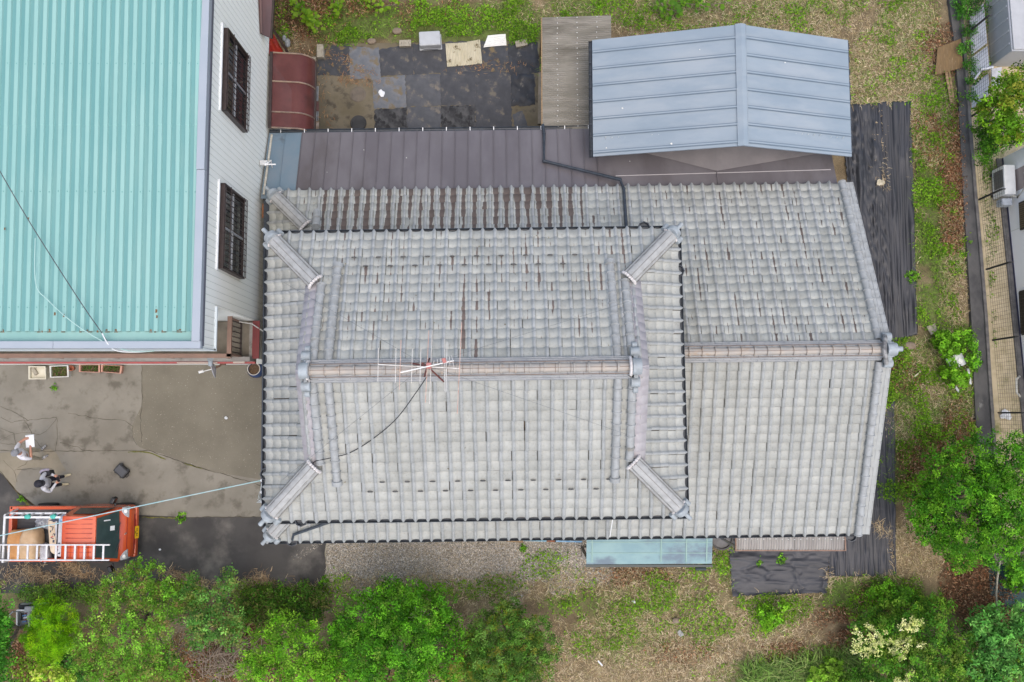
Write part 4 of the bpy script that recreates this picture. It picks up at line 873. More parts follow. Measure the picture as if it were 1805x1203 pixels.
# ================================================================ BLUE GREY METAL ROOFED SHED
bs_ = thing('metal_shed', 'shed with a blue grey standing seam gable roof behind the tiled house', 'shed', (5.3, 7.9, 0))
BLUE = M('blue_grey_roof_metal', (.21, .262, .305), (.245, .295, .335), 1.1, .38, c3=(.28, .32, .35), s3=.9, lo3=.44, hi3=.7, bump=.22, bs=3.5, spec=.45, stretch=(.5, 1.6, 1))
BLUED = M('blue_grey_seam_side', (.12, .165, .21), rough=.45)
ye0, ye1, xw, xr, xe, ze, zr_ = 6.43, 9.44, 2.03, 5.55, 8.50, 3.3, 4.2
b = MB(); b.slab([(xw, ye0, ze), (xr, ye0, zr_), (xr, ye1, zr_), (xw, ye1, ze)], .05); b.slab([(xr, ye0, zr_), (xe, ye0, ze), (xe, ye1, ze), (xr, ye1, zr_)], .05)
rf = b.build('roof', BLUE, bs_)
b = MB(); k = 7
for i in range(k):
    yy = ye1 - .29 - i * (ye1 - ye0 - .42) / (k - 1) * 1.0
    for dy, hgt in ((0.0, .045), (-.052, .03)):
        b.bar((xw + .01, yy + dy, ze + .005), (xr - .1, yy + dy, zr_ - .02), .018, hgt); b.bar((xr + .1, yy + dy, zr_ - .02), (xe - .01, yy + dy, ze + .005), .018, hgt)
b.build('standing_seams', BLUED, rf)
b = MB()
for i in range(k):
    yy = ye1 - .29 - i * (ye1 - ye0 - .42) / (k - 1) - .026
    b.bar((xw + .01, yy, ze + .02), (xr - .1, yy, zr_ - .005), .034, .02); b.bar((xr + .1, yy, zr_ - .005), (xe - .01, yy, ze + .02), .034, .02)
b.build('seam_caps', BLUE, rf)
specks('bird_droppings', [(x, y, zz, s) for x, y, zz, s in ((2.35, 6.62, 3.40, .02), (3.9, 6.6, 3.80, .03), (2.75, 7.6, 3.50, .025), (6.7, 8.6, 3.92, .02), (4.6, 8.9, 3.975, .018), (7.6, 7.3, 3.55, .02))], rf, DROP, False)
b = MB(); b.add([(xr - .13, ye0 - .01, zr_ + .0), (xr, ye0 - .01, zr_ + .045), (xr + .13, ye0 - .01, zr_ + .0), (xr - .13, ye1 + .01, zr_), (xr, ye1 + .01, zr_ + .045), (xr + .13, ye1 + .01, zr_)], [(0, 1, 4, 3), (1, 2, 5, 4), (0, 2, 1), (3, 4, 5)])
for s in (-1, 1): b.box((xr + s * .125, (ye0 + ye1) / 2, zr_ - .015), (.012, ye1 - ye0, .05))
b.build('ridge_cap', BLUE, bs_)
b = MB(); b.tube([(xw - .04, ye0, ze - .06), (xw - .04, ye1, ze - .06)], .05, 8, True, math.pi, 2 * math.pi); b.box((xw + .0, (ye0 + ye1) / 2, ze - .05), (.012, ye1 - ye0, .09)); b.box((xe + .012, (ye0 + ye1) / 2, ze - .05), (.02, ye1 - ye0, .07))
for i in range(9): b.box((xw - .03, ye0 + .2 + i * .32, ze - .03), (.11, .02, .015)); b.box((xe + .02, ye0 + .2 + i * .33, ze - .02), (.03, .12, .03))
b.build('gutter', SLATE, bs_)
b = MB(); wy0, wy1 = ye0 + .44, ye1 - .15; b.prism([(xw + .25, wy0), (xe - .25, wy0), (xe - .25, wy1), (xw + .25, wy1)], 0, ze)
for yy in (wy0, wy1): b.add([(xw + .2, yy, ze - .02), (xe - .2, yy, ze - .02), (xr, yy, zr_ - .05)], [(0, 1, 2)])
b.build('wall', M('cream_siding', (.55, .55, .48), (.48, .48, .42), 3, .7), bs_)
b = MB()
for i in range(38): xx = xw + .3 + i * .16; b.box((xx, wy0 - .004, 2.9), (.012, .008, 1.2 if abs(xx - xr) > 2.2 else 2.1 - .5 * abs(xx - xr) * .5))
b.build('siding_joints', GROOVE, bs_)
b = MB(); b.box((3.6, wy1 + .01, 1.05), (1.8, .02, 2.1)); b.build('door', PARA, bs_)
# ================================================================ corrugated canopies
CORR = M('weathered_corrugated_plastic', (.19, .18, .152), (.268, .256, .222), 2.5, .6, c3=(.13, .12, .098), s3=1.3, lo3=.48, hi3=.68, stretch=(.4, 2, 1))
CORR2 = M('grey_corrugated_plastic', (.27, .255, .235), (.36, .345, .32), 2, .5, stretch=(3, .4, 1))
def corrugated(name, parent, P00, P10, P01, axis_n, mat, amp=.012, gap_lines=()):
    """sheet P00->P10 along the corrugations, P00->P01 across them"""
    P00, P10, P01 = Vector(P00), Vector(P10), Vector(P01); n = axis_n * 6; V = []
    for i in range(n + 1):
        t = i / n; h = amp * math.sin(t * axis_n * 2 * math.pi)
        for s in (0, 1): p = P00 + (P10 - P00) * s + (P01 - P00) * t; V.append((p.x, p.y, p.z + h))
    k = np.arange(n)[:, None] * 2; return npmesh(name, V, k + [0, 1, 3, 2], mat, parent=parent, smooth=True)
gc = thing('corrugated_canopy', 'weathered grey brown corrugated canopy beside the blue grey shed', 'canopy', (1.8, 9, 0))
Y0, Y1, X0, X1 = 7.45, 10.52, .80, 2.62
for i in range(4):
    a = Y0 + (Y1 - Y0) * i / 4; c = Y0 + (Y1 - Y0) * (i + 1.06) / 4
    corrugated('roof_sheet', gc, (X0, a, 2.26 + .008 * (i % 2)), (X1, a, 2.38 + .008 * (i % 2)), (X0, min(c, Y1), 2.26 + .008 * (i % 2)), 15, CORR, .02)
b = MB()
for xx in (1.2, 1.72, 2.24):
    for i in range(22): b.ball((xx + random.uniform(-.012, .012), Y0 + .08 + i * (Y1 - Y0 - .12) / 21, 2.30 + (xx - X0) * .066), .014, 6, 4)
tag(b.build('roof_screws', WHITE, gc), kind='stuff')
b = MB()
for yy in np.linspace(Y0 + .05, Y1 - .05, 6): b.bar((X0, yy, 2.21), (X1, yy, 2.33), .05, .06)
b.bar((X0 - .012, Y0, 2.23), (X0 - .012, Y1, 2.23), .03, .07)
b.build('canopy_frame', WOOD, gc)
for xx, yy in ((X0 + .03, Y0 + .1), (X0 + .03, Y1 - .1), (X1 - .05, Y1 - .1)): b = MB(); b.box((xx, yy, 1.1), (.08, .08, 2.2)); b.build('post', WOOD, gc)
ga = thing('lean_to_canopy', 'narrow grey corrugated canopy under the front eave of the tiled house', 'canopy', (7.0, -3.15, 0))
xs_ = [5.64, 6.34, 6.9, 7.12, 7.6, 8.1, 8.37]
for i in range(6): corrugated('roof_sheet', ga, (xs_[i], -2.62, 2.44 + .006 * (i % 2)), (xs_[i], -3.405, 2.30 + .006 * (i % 2)), (xs_[i + 1] + .03 * (i < 5), -2.62, 2.44 + .006 * (i % 2)), max(3, int((xs_[i + 1] - xs_[i]) / .06)), CORR2, .018)
b = MB(); b.box((7.0, -3.42, 2.29), (2.79, .03, .05)); b.box((5.63, -3.0, 2.36), (.03, .84, .05)); b.box((8.385, -3.0, 2.36), (.03, .84, .05)); b.build('canopy_frame', M('rusty_frame', (.2, .12, .085), (.27, .18, .13), 8, .7), ga)
b = MB()
for i in range(18): b.ball((5.72 + i * .155, -3.13 + random.uniform(-.01, .01), 2.36), .016, 6, 4)
tag(b.build('roof_screws', WHITE, ga), kind='stuff')
for xx in (5.7, 8.3): b = MB(); b.box((xx, -3.36, 1.14), (.05, .05, 2.28)); b.build('post', STEEL, ga)
ta = thing('entrance_awning', 'pale turquoise metal awning under the front eave of the tiled house', 'awning', (3.43, -3.4, 0))
AWN = M('weathered_turquoise_awning', (.16, .275, .30), (.21, .335, .34), 1.6, .5, c3=(.115, .165, .205), s3=1.1, lo3=.48, hi3=.62, stretch=(.8, 1.2, 1))
b = MB(); b.slab([(1.86, -2.7, 2.66), (1.86, -3.74, 2.46), (5.0, -3.72, 2.46), (5.0, -2.7, 2.66)], .03)
b.build('roof_sheet', AWN, ta)
b = MB()
for yy in (-3.18, -3.45): b.box((3.43, yy, 2.57 + (yy + 3.18) * .2), (3.1, .018, .012))
for xx in (2.0, 3.72, 4.86, 4.35): b.box((xx, -3.2, 2.572), (.03, .98, .012), rx=.19)
b.build('worn_strips', M('pale_worn_turquoise', (.22, .35, .31), (.25, .37, .33), 8, .6), ta)
b = MB(); b.box((3.43, -3.775, 2.42), (3.17, .06, .10)); b.tube([(4.6, -3.86, 2.4), (4.86, -3.86, 2.4)], .04, 8); b.build('front_gutter', M('dark_green_gutter', (.03, .045, .045), rough=.4), ta)
for xx in (1.95, 4.9): b = MB(); b.box((xx, -3.7, 1.21), (.06, .06, 2.42)); b.build('post', DARK, ta)
# ================================================================ MATS AND SHEETS ON THE GROUND
def wrinkled(name, label, cat, poly, mat, z=.02, amp=.01, dirx=0.0, fx=1.2, fy=.3, res=.06, group=None, seed=0, fold=0.0):
    """quad poly (photo corners, clockwise from top left) -> wrinkled sheet lying on the ground"""
    P = [Vector(at(x, y, 0)) for x, y in poly]; o = P[3].copy(); o.z = 0
    nu = max(4, int((P[1] - P[0]).length / res)); nv = max(4, int((P[3] - P[0]).length / res)); V = []
    for i in range(nv + 1):
        for j in range(nu + 1):
            s, t = j / nu, i / nv; p = (P[0] * (1 - s) + P[1] * s) * (1 - t) + (P[3] * (1 - s) + P[2] * s) * t; V.append((p.x, p.y))
    V = np.array(V); a, c = math.cos(dirx), math.sin(dirx); X = V[:, 0] * a + V[:, 1] * c; Yy = -V[:, 0] * c + V[:, 1] * a
    h = fbm(X * fx * 3 + 50, Yy * fy * 3 + 50, 11 + seed, 4); h2 = np.abs(fbm(X * fx * 6 + 9, Yy * fy * 2 + 7, 31 + seed, 3) - .5)
    rdg = (1 - np.clip(np.abs(fbm(X * fx * 2.2 + 70, Yy * fy * 2.2 + 30, 51 + seed, 3) - .5) * 6, 0, 1)) ** 2
    Z = z + amp * (h - .3) * 1.6 + amp * 1.5 * rdg - amp * 1.3 * np.clip(.10 - h2, 0, 1) / .10
    s_ = np.tile(np.linspace(0, 1, nu + 1), nv + 1); t_ = np.repeat(np.linspace(0, 1, nv + 1), nu + 1)
    edge = np.minimum(np.minimum(s_, 1 - s_), np.minimum(t_, 1 - t_)); e = edge < 1e-6
    V[e] += rng.normal(0, .012 + fold, (e.sum(), 2)); Z[e] = np.maximum(Z[e] * .5, .006) if z < .05 else Z[e]
    Z = np.maximum(Z, .006)
    idx = np.arange((nu + 1) * (nv + 1)).reshape(nv + 1, nu + 1); Fq = np.stack([idx[:-1, :-1], idx[1:, :-1], idx[1:, 1:], idx[:-1, 1:]], -1).reshape(-1, 4)
    return tag(npmesh(name, np.column_stack([V, Z]), Fq, mat, smooth=True, org=tuple(o)), label, cat, group)
WEED = M('woven_weed_sheet', (.022, .024, .029), (.032, .034, .041), 1.0, .42, bump=.2, bs=60, stretch=(2, .4, 1), c3=(.05, .05, .056), s3=1.5, lo3=.55, hi3=.8, spec=.5)
WEED2 = M('greyer_weed_sheet', (.034, .036, .043), (.046, .048, .057), 1.0, .48, bump=.2, bs=60, stretch=(.5, 2, 1), c3=(.07, .07, .078), s3=1.5, lo3=.52, hi3=.75, spec=.45)
WG = 'black weed control sheets around the house'
wrinkled('weed_sheet', 'long black weed sheet with deep lengthwise folds beside the blue grey shed', 'ground sheet', [(1478, 186), (1556, 182), (1590, 600), (1528, 606)], WEED, .03, .05, 0, 1.9, .10, .035, WG, 1)
wrinkled('weed_sheet', 'outer black weed sheet strip between the shed side and the weedy verge', 'ground sheet', [(1551, 180), (1604, 180), (1617, 590), (1572, 602)], WEED, .045, .045, 0, 2.2, .10, .035, WG, 2)
wrinkled('weed_sheet', 'grey black weed sheet with lengthwise folds at the right front corner of the house', 'ground sheet', [(1458, 860), (1576, 700), (1579, 1014), (1460, 1017)], WEED2, .03, .035, 0, 2.0, .13, .035, WG, 3)
wrinkled('weed_sheet', 'flat grey black weed sheet in front of the narrow corrugated canopy', 'ground sheet', [(1282, 942), (1462, 945), (1456, 1044), (1290, 1050)], WEED2, .05, .03, 0, .22, 1.6, .035, WG, 4)
def matm(nm, c, d, stain, lo=.52, hi=.64, s3=2.4): lo -= .05; hi -= .06; return M(nm, c, d, 3.2, .6, bump=.2, bs=40, c3=stain, s3=s3, lo3=lo, hi3=hi, spec=.35)
TAN = (.17, .125, .07)
m_mud = matm('muddy_rubber_mat', (.035, .037, .042), (.055, .058, .065), (.15, .11, .055), .57, .66, 5)
m_pale = matm('pale_grey_rubber_mat', (.11, .12, .135), (.16, .165, .175), (.15, .12, .075), .54, .66, 3)
m_dark = matm('dark_rubber_mat', (.040, .042, .048), (.058, .060, .066), (.13, .115, .09), .58, .7, 3)
m_mid = matm('mid_grey_rubber_mat', (.062, .066, .074), (.085, .088, .096), (.16, .14, .115), .56, .7, 2.6)
m_wet = matm('wet_black_mat', (.022, .022, .024), (.075, .075, .075), (.012, .012, .013), .55, .62, 4)
m_blk = matm('wrinkled_black_plastic', (.022, .024, .028), (.04, .043, .05), (.14, .13, .11), .62, .74, 5)
MG = 'rubber mats laid over the back yard'
for lab, poly, m, am in [
 ('dark mat smeared with tan mud at the top left of the mat patchwork', [(559, 84), (616, 77), (616, 135), (559, 133)], m_mud, .008),
 ('pale grey mat with a heap of rusty leaves, second in the top row of mats', [(615, 83), (668, 84), (672, 141), (617, 140)], m_pale, .008),
 ('dark mat with a weed trail over its edge, right of the pale leafy mat', [(667, 88), (728, 78), (729, 133), (671, 134)], m_dark, .006),
 ('dark mat below the light grey crate', [(727, 78), (786, 78), (787, 128), (729, 133)], m_dark, .006),
 ('dark mat half covered by the two cream corrugated sheets', [(785, 74), (852, 72), (852, 126), (787, 128)], m_dark, .006),
 ('dirty dark mat below the white corrugated sheet', [(850, 74), (896, 76), (896, 126), (850, 126)], m_mud, .008),
 ('crumpled black plastic sheet at the top right of the mat patchwork', [(894, 78), (947, 74), (951, 128), (897, 134)], m_blk, .03),
 ('pale grey mat carrying a scrap of white paper', [(657, 138), (714, 134), (716, 190), (659, 192)], m_pale, .006),
 ('mottled mid grey mat right of the white paper scrap', [(714, 133), (776, 131), (777, 187), (717, 188)], m_mid, .006),
 ('plain dark mat in the middle row below the cream corrugated sheets', [(776, 128), (838, 126), (839, 186), (777, 187)], m_dark, .005),
 ('large plain dark mat right of centre reaching down to the metal roof', [(837, 125), (901, 128), (902, 227), (839, 228)], m_dark, .005),
 ('crumpled shiny black plastic beside the corrugated canopy', [(900, 131), (942, 130), (944, 186), (902, 188)], m_blk, .035),
 ('wet black blotched mat right of the black round cover', [(660, 193), (718, 190), (718, 228), (660, 228)], m_wet, .005),
 ('mid grey mat at the lower edge between the wet black mats', [(718, 189), (777, 188), (777, 228), (718, 229)], m_mid, .005),
 ('blackened mat with a ring stain along the metal roof edge', [(777, 187), (838, 186), (839, 228), (777, 228)], m_wet, .005),
 ('small torn piece of black mat at the lower right of the patchwork', [(903, 202), (922, 196), (931, 224), (908, 226)], m_mid, .012)]:
    wrinkled('rubber_mat', lab, 'mat', poly, m, random.uniform(.014, .024), am, random.random(), 1.2, .9, .06, MG, random.randint(0, 99))
def slabthing(name, label, cat, poly, h, mat, z=0.0, bevel=.012, group=None, top=1.0):
    P = [Vector(at(x, y, z + h)) for x, y in poly]; c = sum(P, Vector()) / len(P); c.z = z
    b = MB(); b.prism([(p.x, p.y) for p in P], z, z + h); return tag(b.build(name, mat, org=tuple(c), bevel=bevel), label, cat, group)
BG = 'concrete blocks holding down the mats'
slabthing('concrete_block', 'upright tan block at the left end of the mats', 'block', [(558, 78), (569, 78), (571, 101), (558, 101)], .19, CONC, 0, group=BG)
def hollow(label, cx, cy, wpx, hpx, rz):
    p = Vector(at(cx, cy, .12)); s = .0155; L, Wd = wpx * s, hpx * s; b = MB(); b.box((p.x, p.y, .06), (L, Wd, .12), rz)
    b.mat(1)
    for k in (-.3, 0, .3): b.box((p.x + k * L * math.cos(rz), p.y + k * L * math.sin(rz), .122), (L * .03, Wd * .3, .004), rz)
    return tag(b.build('concrete_block', [CONC, DARK], org=(p.x, p.y, 0), bevel=.006, seg=1), label, 'block', BG)
hollow('tan concrete block left of the light grey crate', 714, 76, 22, 12, .04); hollow('tan concrete block right of the white corrugated sheet', 919, 76, 22, 12, .2)
# crate
ct = thing('plastic_crate', 'light grey upturned plastic crate at the upper edge of the mats', 'crate', at(757, 68, 0))
GREYP = M('light_grey_plastic', (.42, .44, .46), (.37, .385, .40), 3, .6, c3=(.28, .28, .27), s3=3, lo3=.6, hi3=.75)
P = [Vector(at(x, y, .32)) for x, y in [(738, 56), (775, 54), (777, 79), (739, 81)]]
b = MB(); b.prism([(p.x, p.y) for p in P], .02, .32); b.build('body', GREYP, ct, bevel=.03, seg=3)
b = MB(); c = sum(P, Vector()) / 4; b.prism([(c.x + (p.x - c.x) * 1.06, c.y + (p.y - c.y) * 1.08) for p in P], 0, .05); b.build('rim', GREYP, ct, bevel=.012)
b = MB(); q = c + (P[2] - P[1]) * .56; b.box((q.x, q.y, .12), (.42, .02, .05)); b.build('handle', M('grey_plastic_shadow_side', (.25, .26, .28), rough=.6), ct)
CREAM = M('mossy_cream_corrugated', (.46, .42, .30), (.53, .49, .37), 3, .7, c3=(.11, .085, .035), s3=5.5, lo3=.57, hi3=.66)
for lab, poly, nm, k in (('wider cream corrugated sheet spotted with moss lying on the mats', [(785, 77), (823, 75), (825, 115), (788, 118)], CREAM, 14), ('narrower cream corrugated sheet lying against the wider one', [(823, 74), (846, 70), (850, 112), (825, 115)], CREAM, 9),
                     ('bright white corrugated sheet offcut at the upper edge of the mats', [(860, 63), (891, 60), (893, 80), (852, 84)], M('white_corrugated', (.66, .66, .63), (.72, .72, .7), 4, .55), 6)):
    P = [Vector(at(x, y, .05)) for x, y in poly]; V = []; o = P[3].copy(); o.z = 0; n = k * 6
    for i in range(n + 1):
        t = i / n
        for s in np.linspace(0, 1, 5):
            if k == 6: p = (P[0] * (1 - t) + P[3] * t) * (1 - s) + (P[1] * (1 - t) + P[2] * t) * s
            else: p = (P[0] * (1 - t) + P[1] * t) * (1 - s) + (P[3] * (1 - t) + P[2] * t) * s
            V.append((p.x, p.y, .05 + .014 * math.sin(t * k * 2 * math.pi) + .01 * math.sin(s * 4)))
    i_ = np.arange((n + 1) * 5).reshape(n + 1, 5); Fq = np.stack([i_[:-1, :-1], i_[:-1, 1:], i_[1:, 1:], i_[1:, :-1]], -1).reshape(-1, 4)
    tag(npmesh('corrugated_sheet', V, Fq, nm, smooth=True, org=tuple(o)), lab, 'corrugated sheet', 'corrugated offcuts on the mats')
# manhole covers, grates, paper
MAN = M('old_manhole_cover', (.125, .105, .085), (.155, .13, .10), 5, .85, bump=.3)
MANB = M('black_round_cover', (.022, .023, .024), (.035, .035, .035), 5, .6)
for lab, px_, py_, r_, mt, h_ in (('flush brown concrete manhole cover in the back yard', 631, 167, .225, MAN, .022), ('black round plastic cover near the metal roof edge', 632, 218, .225, MANB, .06)):
    p = at(px_, py_, 0); t = thing('manhole_cover', lab, 'manhole cover', p)
    b = MB(); b.lathe([(r_, 0), (r_ + .008, h_ * .5), (r_ - .008, h_), (r_ - .04, h_ - .003), (0, h_ - .003)], p, 36); b.build('disc', mt, t, smooth=True)
    b = MB()
    for s in (-1, 1): b.tube([(p[0] + s * r_ * .72, p[1] - .045, h_), (p[0] + s * r_ * .72, p[1] - .03, h_ + .02), (p[0] + s * r_ * .72, p[1] + .03, h_ + .02), (p[0] + s * r_ * .72, p[1] + .045, h_)], .008, 6)
    b.build('lifting_handles', mt, t)
for lab, y0_, y1_ in (('upper steel drain grate beside the red brown canopy', 153, 178), ('lower steel drain grate beside the red brown canopy', 197, 213)):
    a = Vector(at(550, y1_, .02)); c = Vector(at(561, y0_, .02)); t = thing('drain_grate', lab, 'grate', ((a.x + c.x) / 2, (a.y + c.y) / 2, 0))
    b = MB(); b.box(((a.x + c.x) / 2, (a.y + c.y) / 2, .005), (c.x - a.x, c.y - a.y, .01)); b.build('pit', DARK, t)
    b = MB()
    for k in range(5): b.box((a.x + (c.x - a.x) * k / 4, (a.y + c.y) / 2, .022), (.012, c.y - a.y, .02))
    n = int((c.y - a.y) / .035)
    for k in range(n + 1): b.box(((a.x + c.x) / 2, a.y + (c.y - a.y) * k / n, .022), (c.x - a.x, .008, .016))
    b.build('bars', STEEL, t)
slabthing('cover_plate', 'rusty brown cover plate between the two drain grates', 'plate', [(549, 179), (562, 179), (562, 196), (549, 196)], .03, M('rusty_plate', (.10, .045, .04), (.13, .06, .05), 6, .7))
slabthing('paver', 'pale stained paver below the lower drain grate', 'paver', [(549, 214), (562, 214), (562, 228), (549, 228)], .04, M('pale_paver', (.42, .34, .28), (.28, .2, .14), 7, .9))
slabthing('edging_board', 'long grey timber edging beside the weathered corrugated canopy', 'board', [(949, 128), (957, 127), (958, 218), (948, 219)], .08, M('grey_timber', (.20, .17, .12), (.26, .22, .17), 6, .9))
slabthing('edging_slab', 'narrow tan concrete edging between the red brown canopy and the mats', 'edging', [(549, 100), (557, 100), (558, 152), (551, 152)], .05, CONC)
PAPER = M('white_paper', (.70, .72, .74), rough=.7)
def scrap(name, label, cat, px_, py_, r_, mat, z=.03, n=9, amp=.03, seed=1):
    g = random.Random(seed); c = Vector(at(px_, py_, z)); b = MB(); V = [(c.x, c.y, z + amp)]
    for k in range(n): t = 2 * math.pi * k / n; q = r_ * g.uniform(.6, 1.15); V.append((c.x + q * math.cos(t), c.y + q * math.sin(t) * .9, z + g.uniform(0, amp)))
    b.add(V, [(0, k + 1, (k + 1) % n + 1) for k in range(n)]); return tag(b.build(name, mat, org=(c.x, c.y, 0)), label, cat)
scrap('paper_scrap', 'torn white paper on the pale grey mat', 'paper', 673, 165, .12, PAPER, .04, 11, .03, 4)
scrap('white_litter', 'small white scrap of litter on the open concrete yard', 'litter', 399, 737, .055, PAPER, .02, 8, .05, 2)
scrap('white_litter', 'white plastic scrap on the weed sheet beside the tiled gable', 'litter', 1551, 322, .13, M('dirty_white_plastic', (.5, .46, .36), (.32, .28, .18), 9, .7), .06, 10, .05, 6)
scrap('white_litter', 'white fragments in the dry grass in front of the entrance awning', 'litter', 1199, 1117, .11, M('grey_white_fragments', (.42, .43, .41), (.25, .25, .22), 14, .8), .06, 12, .08, 8)
scrap('white_litter', 'tiny white scrap below the light blue boards on the gravel', 'litter', 1117, 1061, .06, PAPER, .04, 7, .04, 9)
b = MB(); p = Vector(at(282, 969, .02)); b.ball((p.x, p.y, .025), (.035, .03, .025), 8, 5); tag(b.build('white_pebble', PAPER, org=(p.x, p.y, 0)), 'single white pebble on the asphalt in front of the truck', 'pebble')
# board, stepping slabs, rubbish on the right hand strip
ply = M('rotting_plywood', (.20, .13, .06), (.13, .085, .04), 3, .85, bump=.3, bs=30, stretch=(6, 1, 1), c3=(.28, .2, .11), s3=3, lo3=.55, hi3=.7)
slabthing('plywood_board', 'rotting brown plywood board lying across the drain channel', 'board', [(1653, 84), (1694, 68), (1698, 119), (1648, 133)], .03, ply, .14)
b = MB(); b.bar(at(1668, 128, .1), at(1677, 182, .1), .08, .03); b.bar(at(1673, 126, .1), at(1681, 178, .1), .05, .03); tag(b.build('old_plank', WOOD, org=at(1674, 155, 0)), 'pair of split grey planks just below the plywood board', 'plank')
slabthing('square_tile', 'tan square slab tilted in the weeds beside the tiled gable', 'slab', [(1633, 576), (1649, 570), (1653, 583), (1642, 591)], .05, CONC)
b = MB(); p = Vector(at(1603, 610, .06)); b.ball(p, (.2, .12, .08), 10, 6); tag(b.build('stone', M('tan_stone', (.25, .2, .15), (.18, .14, .1), 8, .9, bump=.5), org=(p.x, p.y, 0)), 'tan stone in the weeds right of the wing ridge end', 'stone')
b = MB(); b.bar(at(1612, 664, .05), at(1622, 656, .08), .035, .02); tag(b.build('wood_offcut', M('pale_wood', (.55, .5, .38), rough=.8), org=at(1617, 660, 0)), 'short pale wood stick in the weeds beside the tiled house', 'stick')
ws = thing('dumped_basin', 'broken white plastic unit dumped in the weeds by the drain channel', 'rubbish', at(1685, 636, 0))
WPL = M('dumped_white_plastic', (.62, .64, .66), (.52, .54, .56), 4, .5)
b = MB(); P = [Vector(at(x, y, .25)) for x, y in [(1680, 627), (1696, 622), (1704, 642), (1691, 648)]]; b.prism([(p.x, p.y) for p in P], .05, .25); b.build('body', WPL, ws, bevel=.02)
b = MB(); P = [Vector(at(x, y, .2)) for x, y in [(1666, 627), (1670, 629), (1680, 629), (1690, 648), (1678, 649), (1671, 640)]]; b.prism([(p.x, p.y) for p in P], .14, .18); b.build('panel', WPL, ws)
b = MB(); c = Vector(at(1693, 636, .26)); b.box((c.x, c.y, .262), (.14, .1, .02), -.4); b.box((c.x - .05, c.y - .14, .26), (.08, .12, .03), -.4); b.build('fitting', WHITE, ws, bevel=.01)
for lab, a, c in (('white stick standing up in the weeds right of the dumped basin', (1706, 650), (1711, 678)), ('short white stick below the dumped basin', (1684, 682), (1690, 691))):
    b = MB(); b.bar(at(*a, .1), at(*c, .05), .06, .03); tag(b.build('white_stick', WPL, org=at((a[0] + c[0]) / 2, (a[1] + c[1]) / 2, 0)), lab, 'stick')
for lab, px_, py_, r_ in (('pale stone at the lower edge of the big round green tree', 580, 1076, .09), ('tan flat stone at the upper edge of the pale leafy mat', 655, 73, .14), ('flat tan stone in the green weeds above the tan block', 700, 55, .15), ('grey stone in the dry grass left of the white flowering shrub', 1192, 1094, .12)):
    p = Vector(at(px_, py_, .05)); b = MB(); b.ball(p, (r_, r_ * .7, .07), 9, 6); tag(b.build('stone', MATS['tan_stone'], org=(p.x, p.y, 0)), lab, 'stone')
b = MB(); b.bar(at(1054, 1165, .05), at(1062, 1174, .06), .04, .02); tag(b.build('white_stick', WPL, org=at(1058, 1170, 0)), 'small white stick in the straw at the lower edge of the photo', 'stick')
# along the front wall: hollow block, boards, blue boards, black tank, step
hb = MB(); p = Vector(at(880, 951, .1)); hb.box(p, (.4, .12, .2), -.1); hb.mat(1)
for k in (-1, 0, 1): hb.box((p.x + k * .12 * math.cos(.1), p.y - k * .12 * math.sin(.1), .202), (.07, .06, .004), -.1)
tag(hb.build('hollow_block', [CONC, DARK], org=(p.x, p.y, 0)), 'hollow concrete block tucked under the front eave', 'block')
for lab, a, c, wd, mt in (('bare tan board on the gravel under the front eave', (893, 953), (922, 955), .06, WOOD), ('light blue board left of the entrance awning', (922, 952), (963, 953), .05, M('light_blue_paint', (.2, .45, .6), (.25, .5, .64), 8, .6)), ('darker blue board next to the entrance awning', (978, 954), (1026, 955), .04, M('blue_paint', (.13, .3, .5), (.3, .45, .58), 8, .6)), ('short rusty board between the two blue boards', (964, 953), (980, 954), .06, M('rusty_board', (.28, .1, .05), (.2, .09, .05), 8, .8))):
    b = MB(); b.bar(at(*a, .12), at(*c, .12), wd, .08); q = at((a[0] + c[0]) / 2, a[1], 0); tag(b.build('board', mt, org=q), lab, 'board')
slabthing('step_box', 'dark edged grey step at the left end of the entrance awning', 'step', [(1026, 966), (1040, 965), (1040, 985), (1026, 985)], .12, PARA)
p = Vector(at(1264, 945, .0)); wt = thing('water_tub', 'black rimmed grey tub beside the entrance awning', 'tub', (p.x, p.y, 0))
b = MB(); b.lathe([(.26, 0), (.29, .5), (.31, .52), (.31, .56), (.27, .56), (.26, .50), (0, .50)], p, 28); b.build('shell', DARK, wt, smooth=True)
b = MB(); b.lathe([(.262, .505), (0, .507)], p, 24); b.build('lid', M('tub_lid', (.14, .14, .145), (.1, .1, .1), 6, .5), wt)
b = MB(); b.tube([at(1283, 948, .3), at(1287, 953, .3), at(1291, 962, .1)], .03, 8); tag(b.build('pipe', M('tan_pipe', (.5, .44, .3), rough=.6), org=at(1287, 955, 0)), 'short bent tan pipe between the tub and the narrow corrugated canopy', 'pipe')
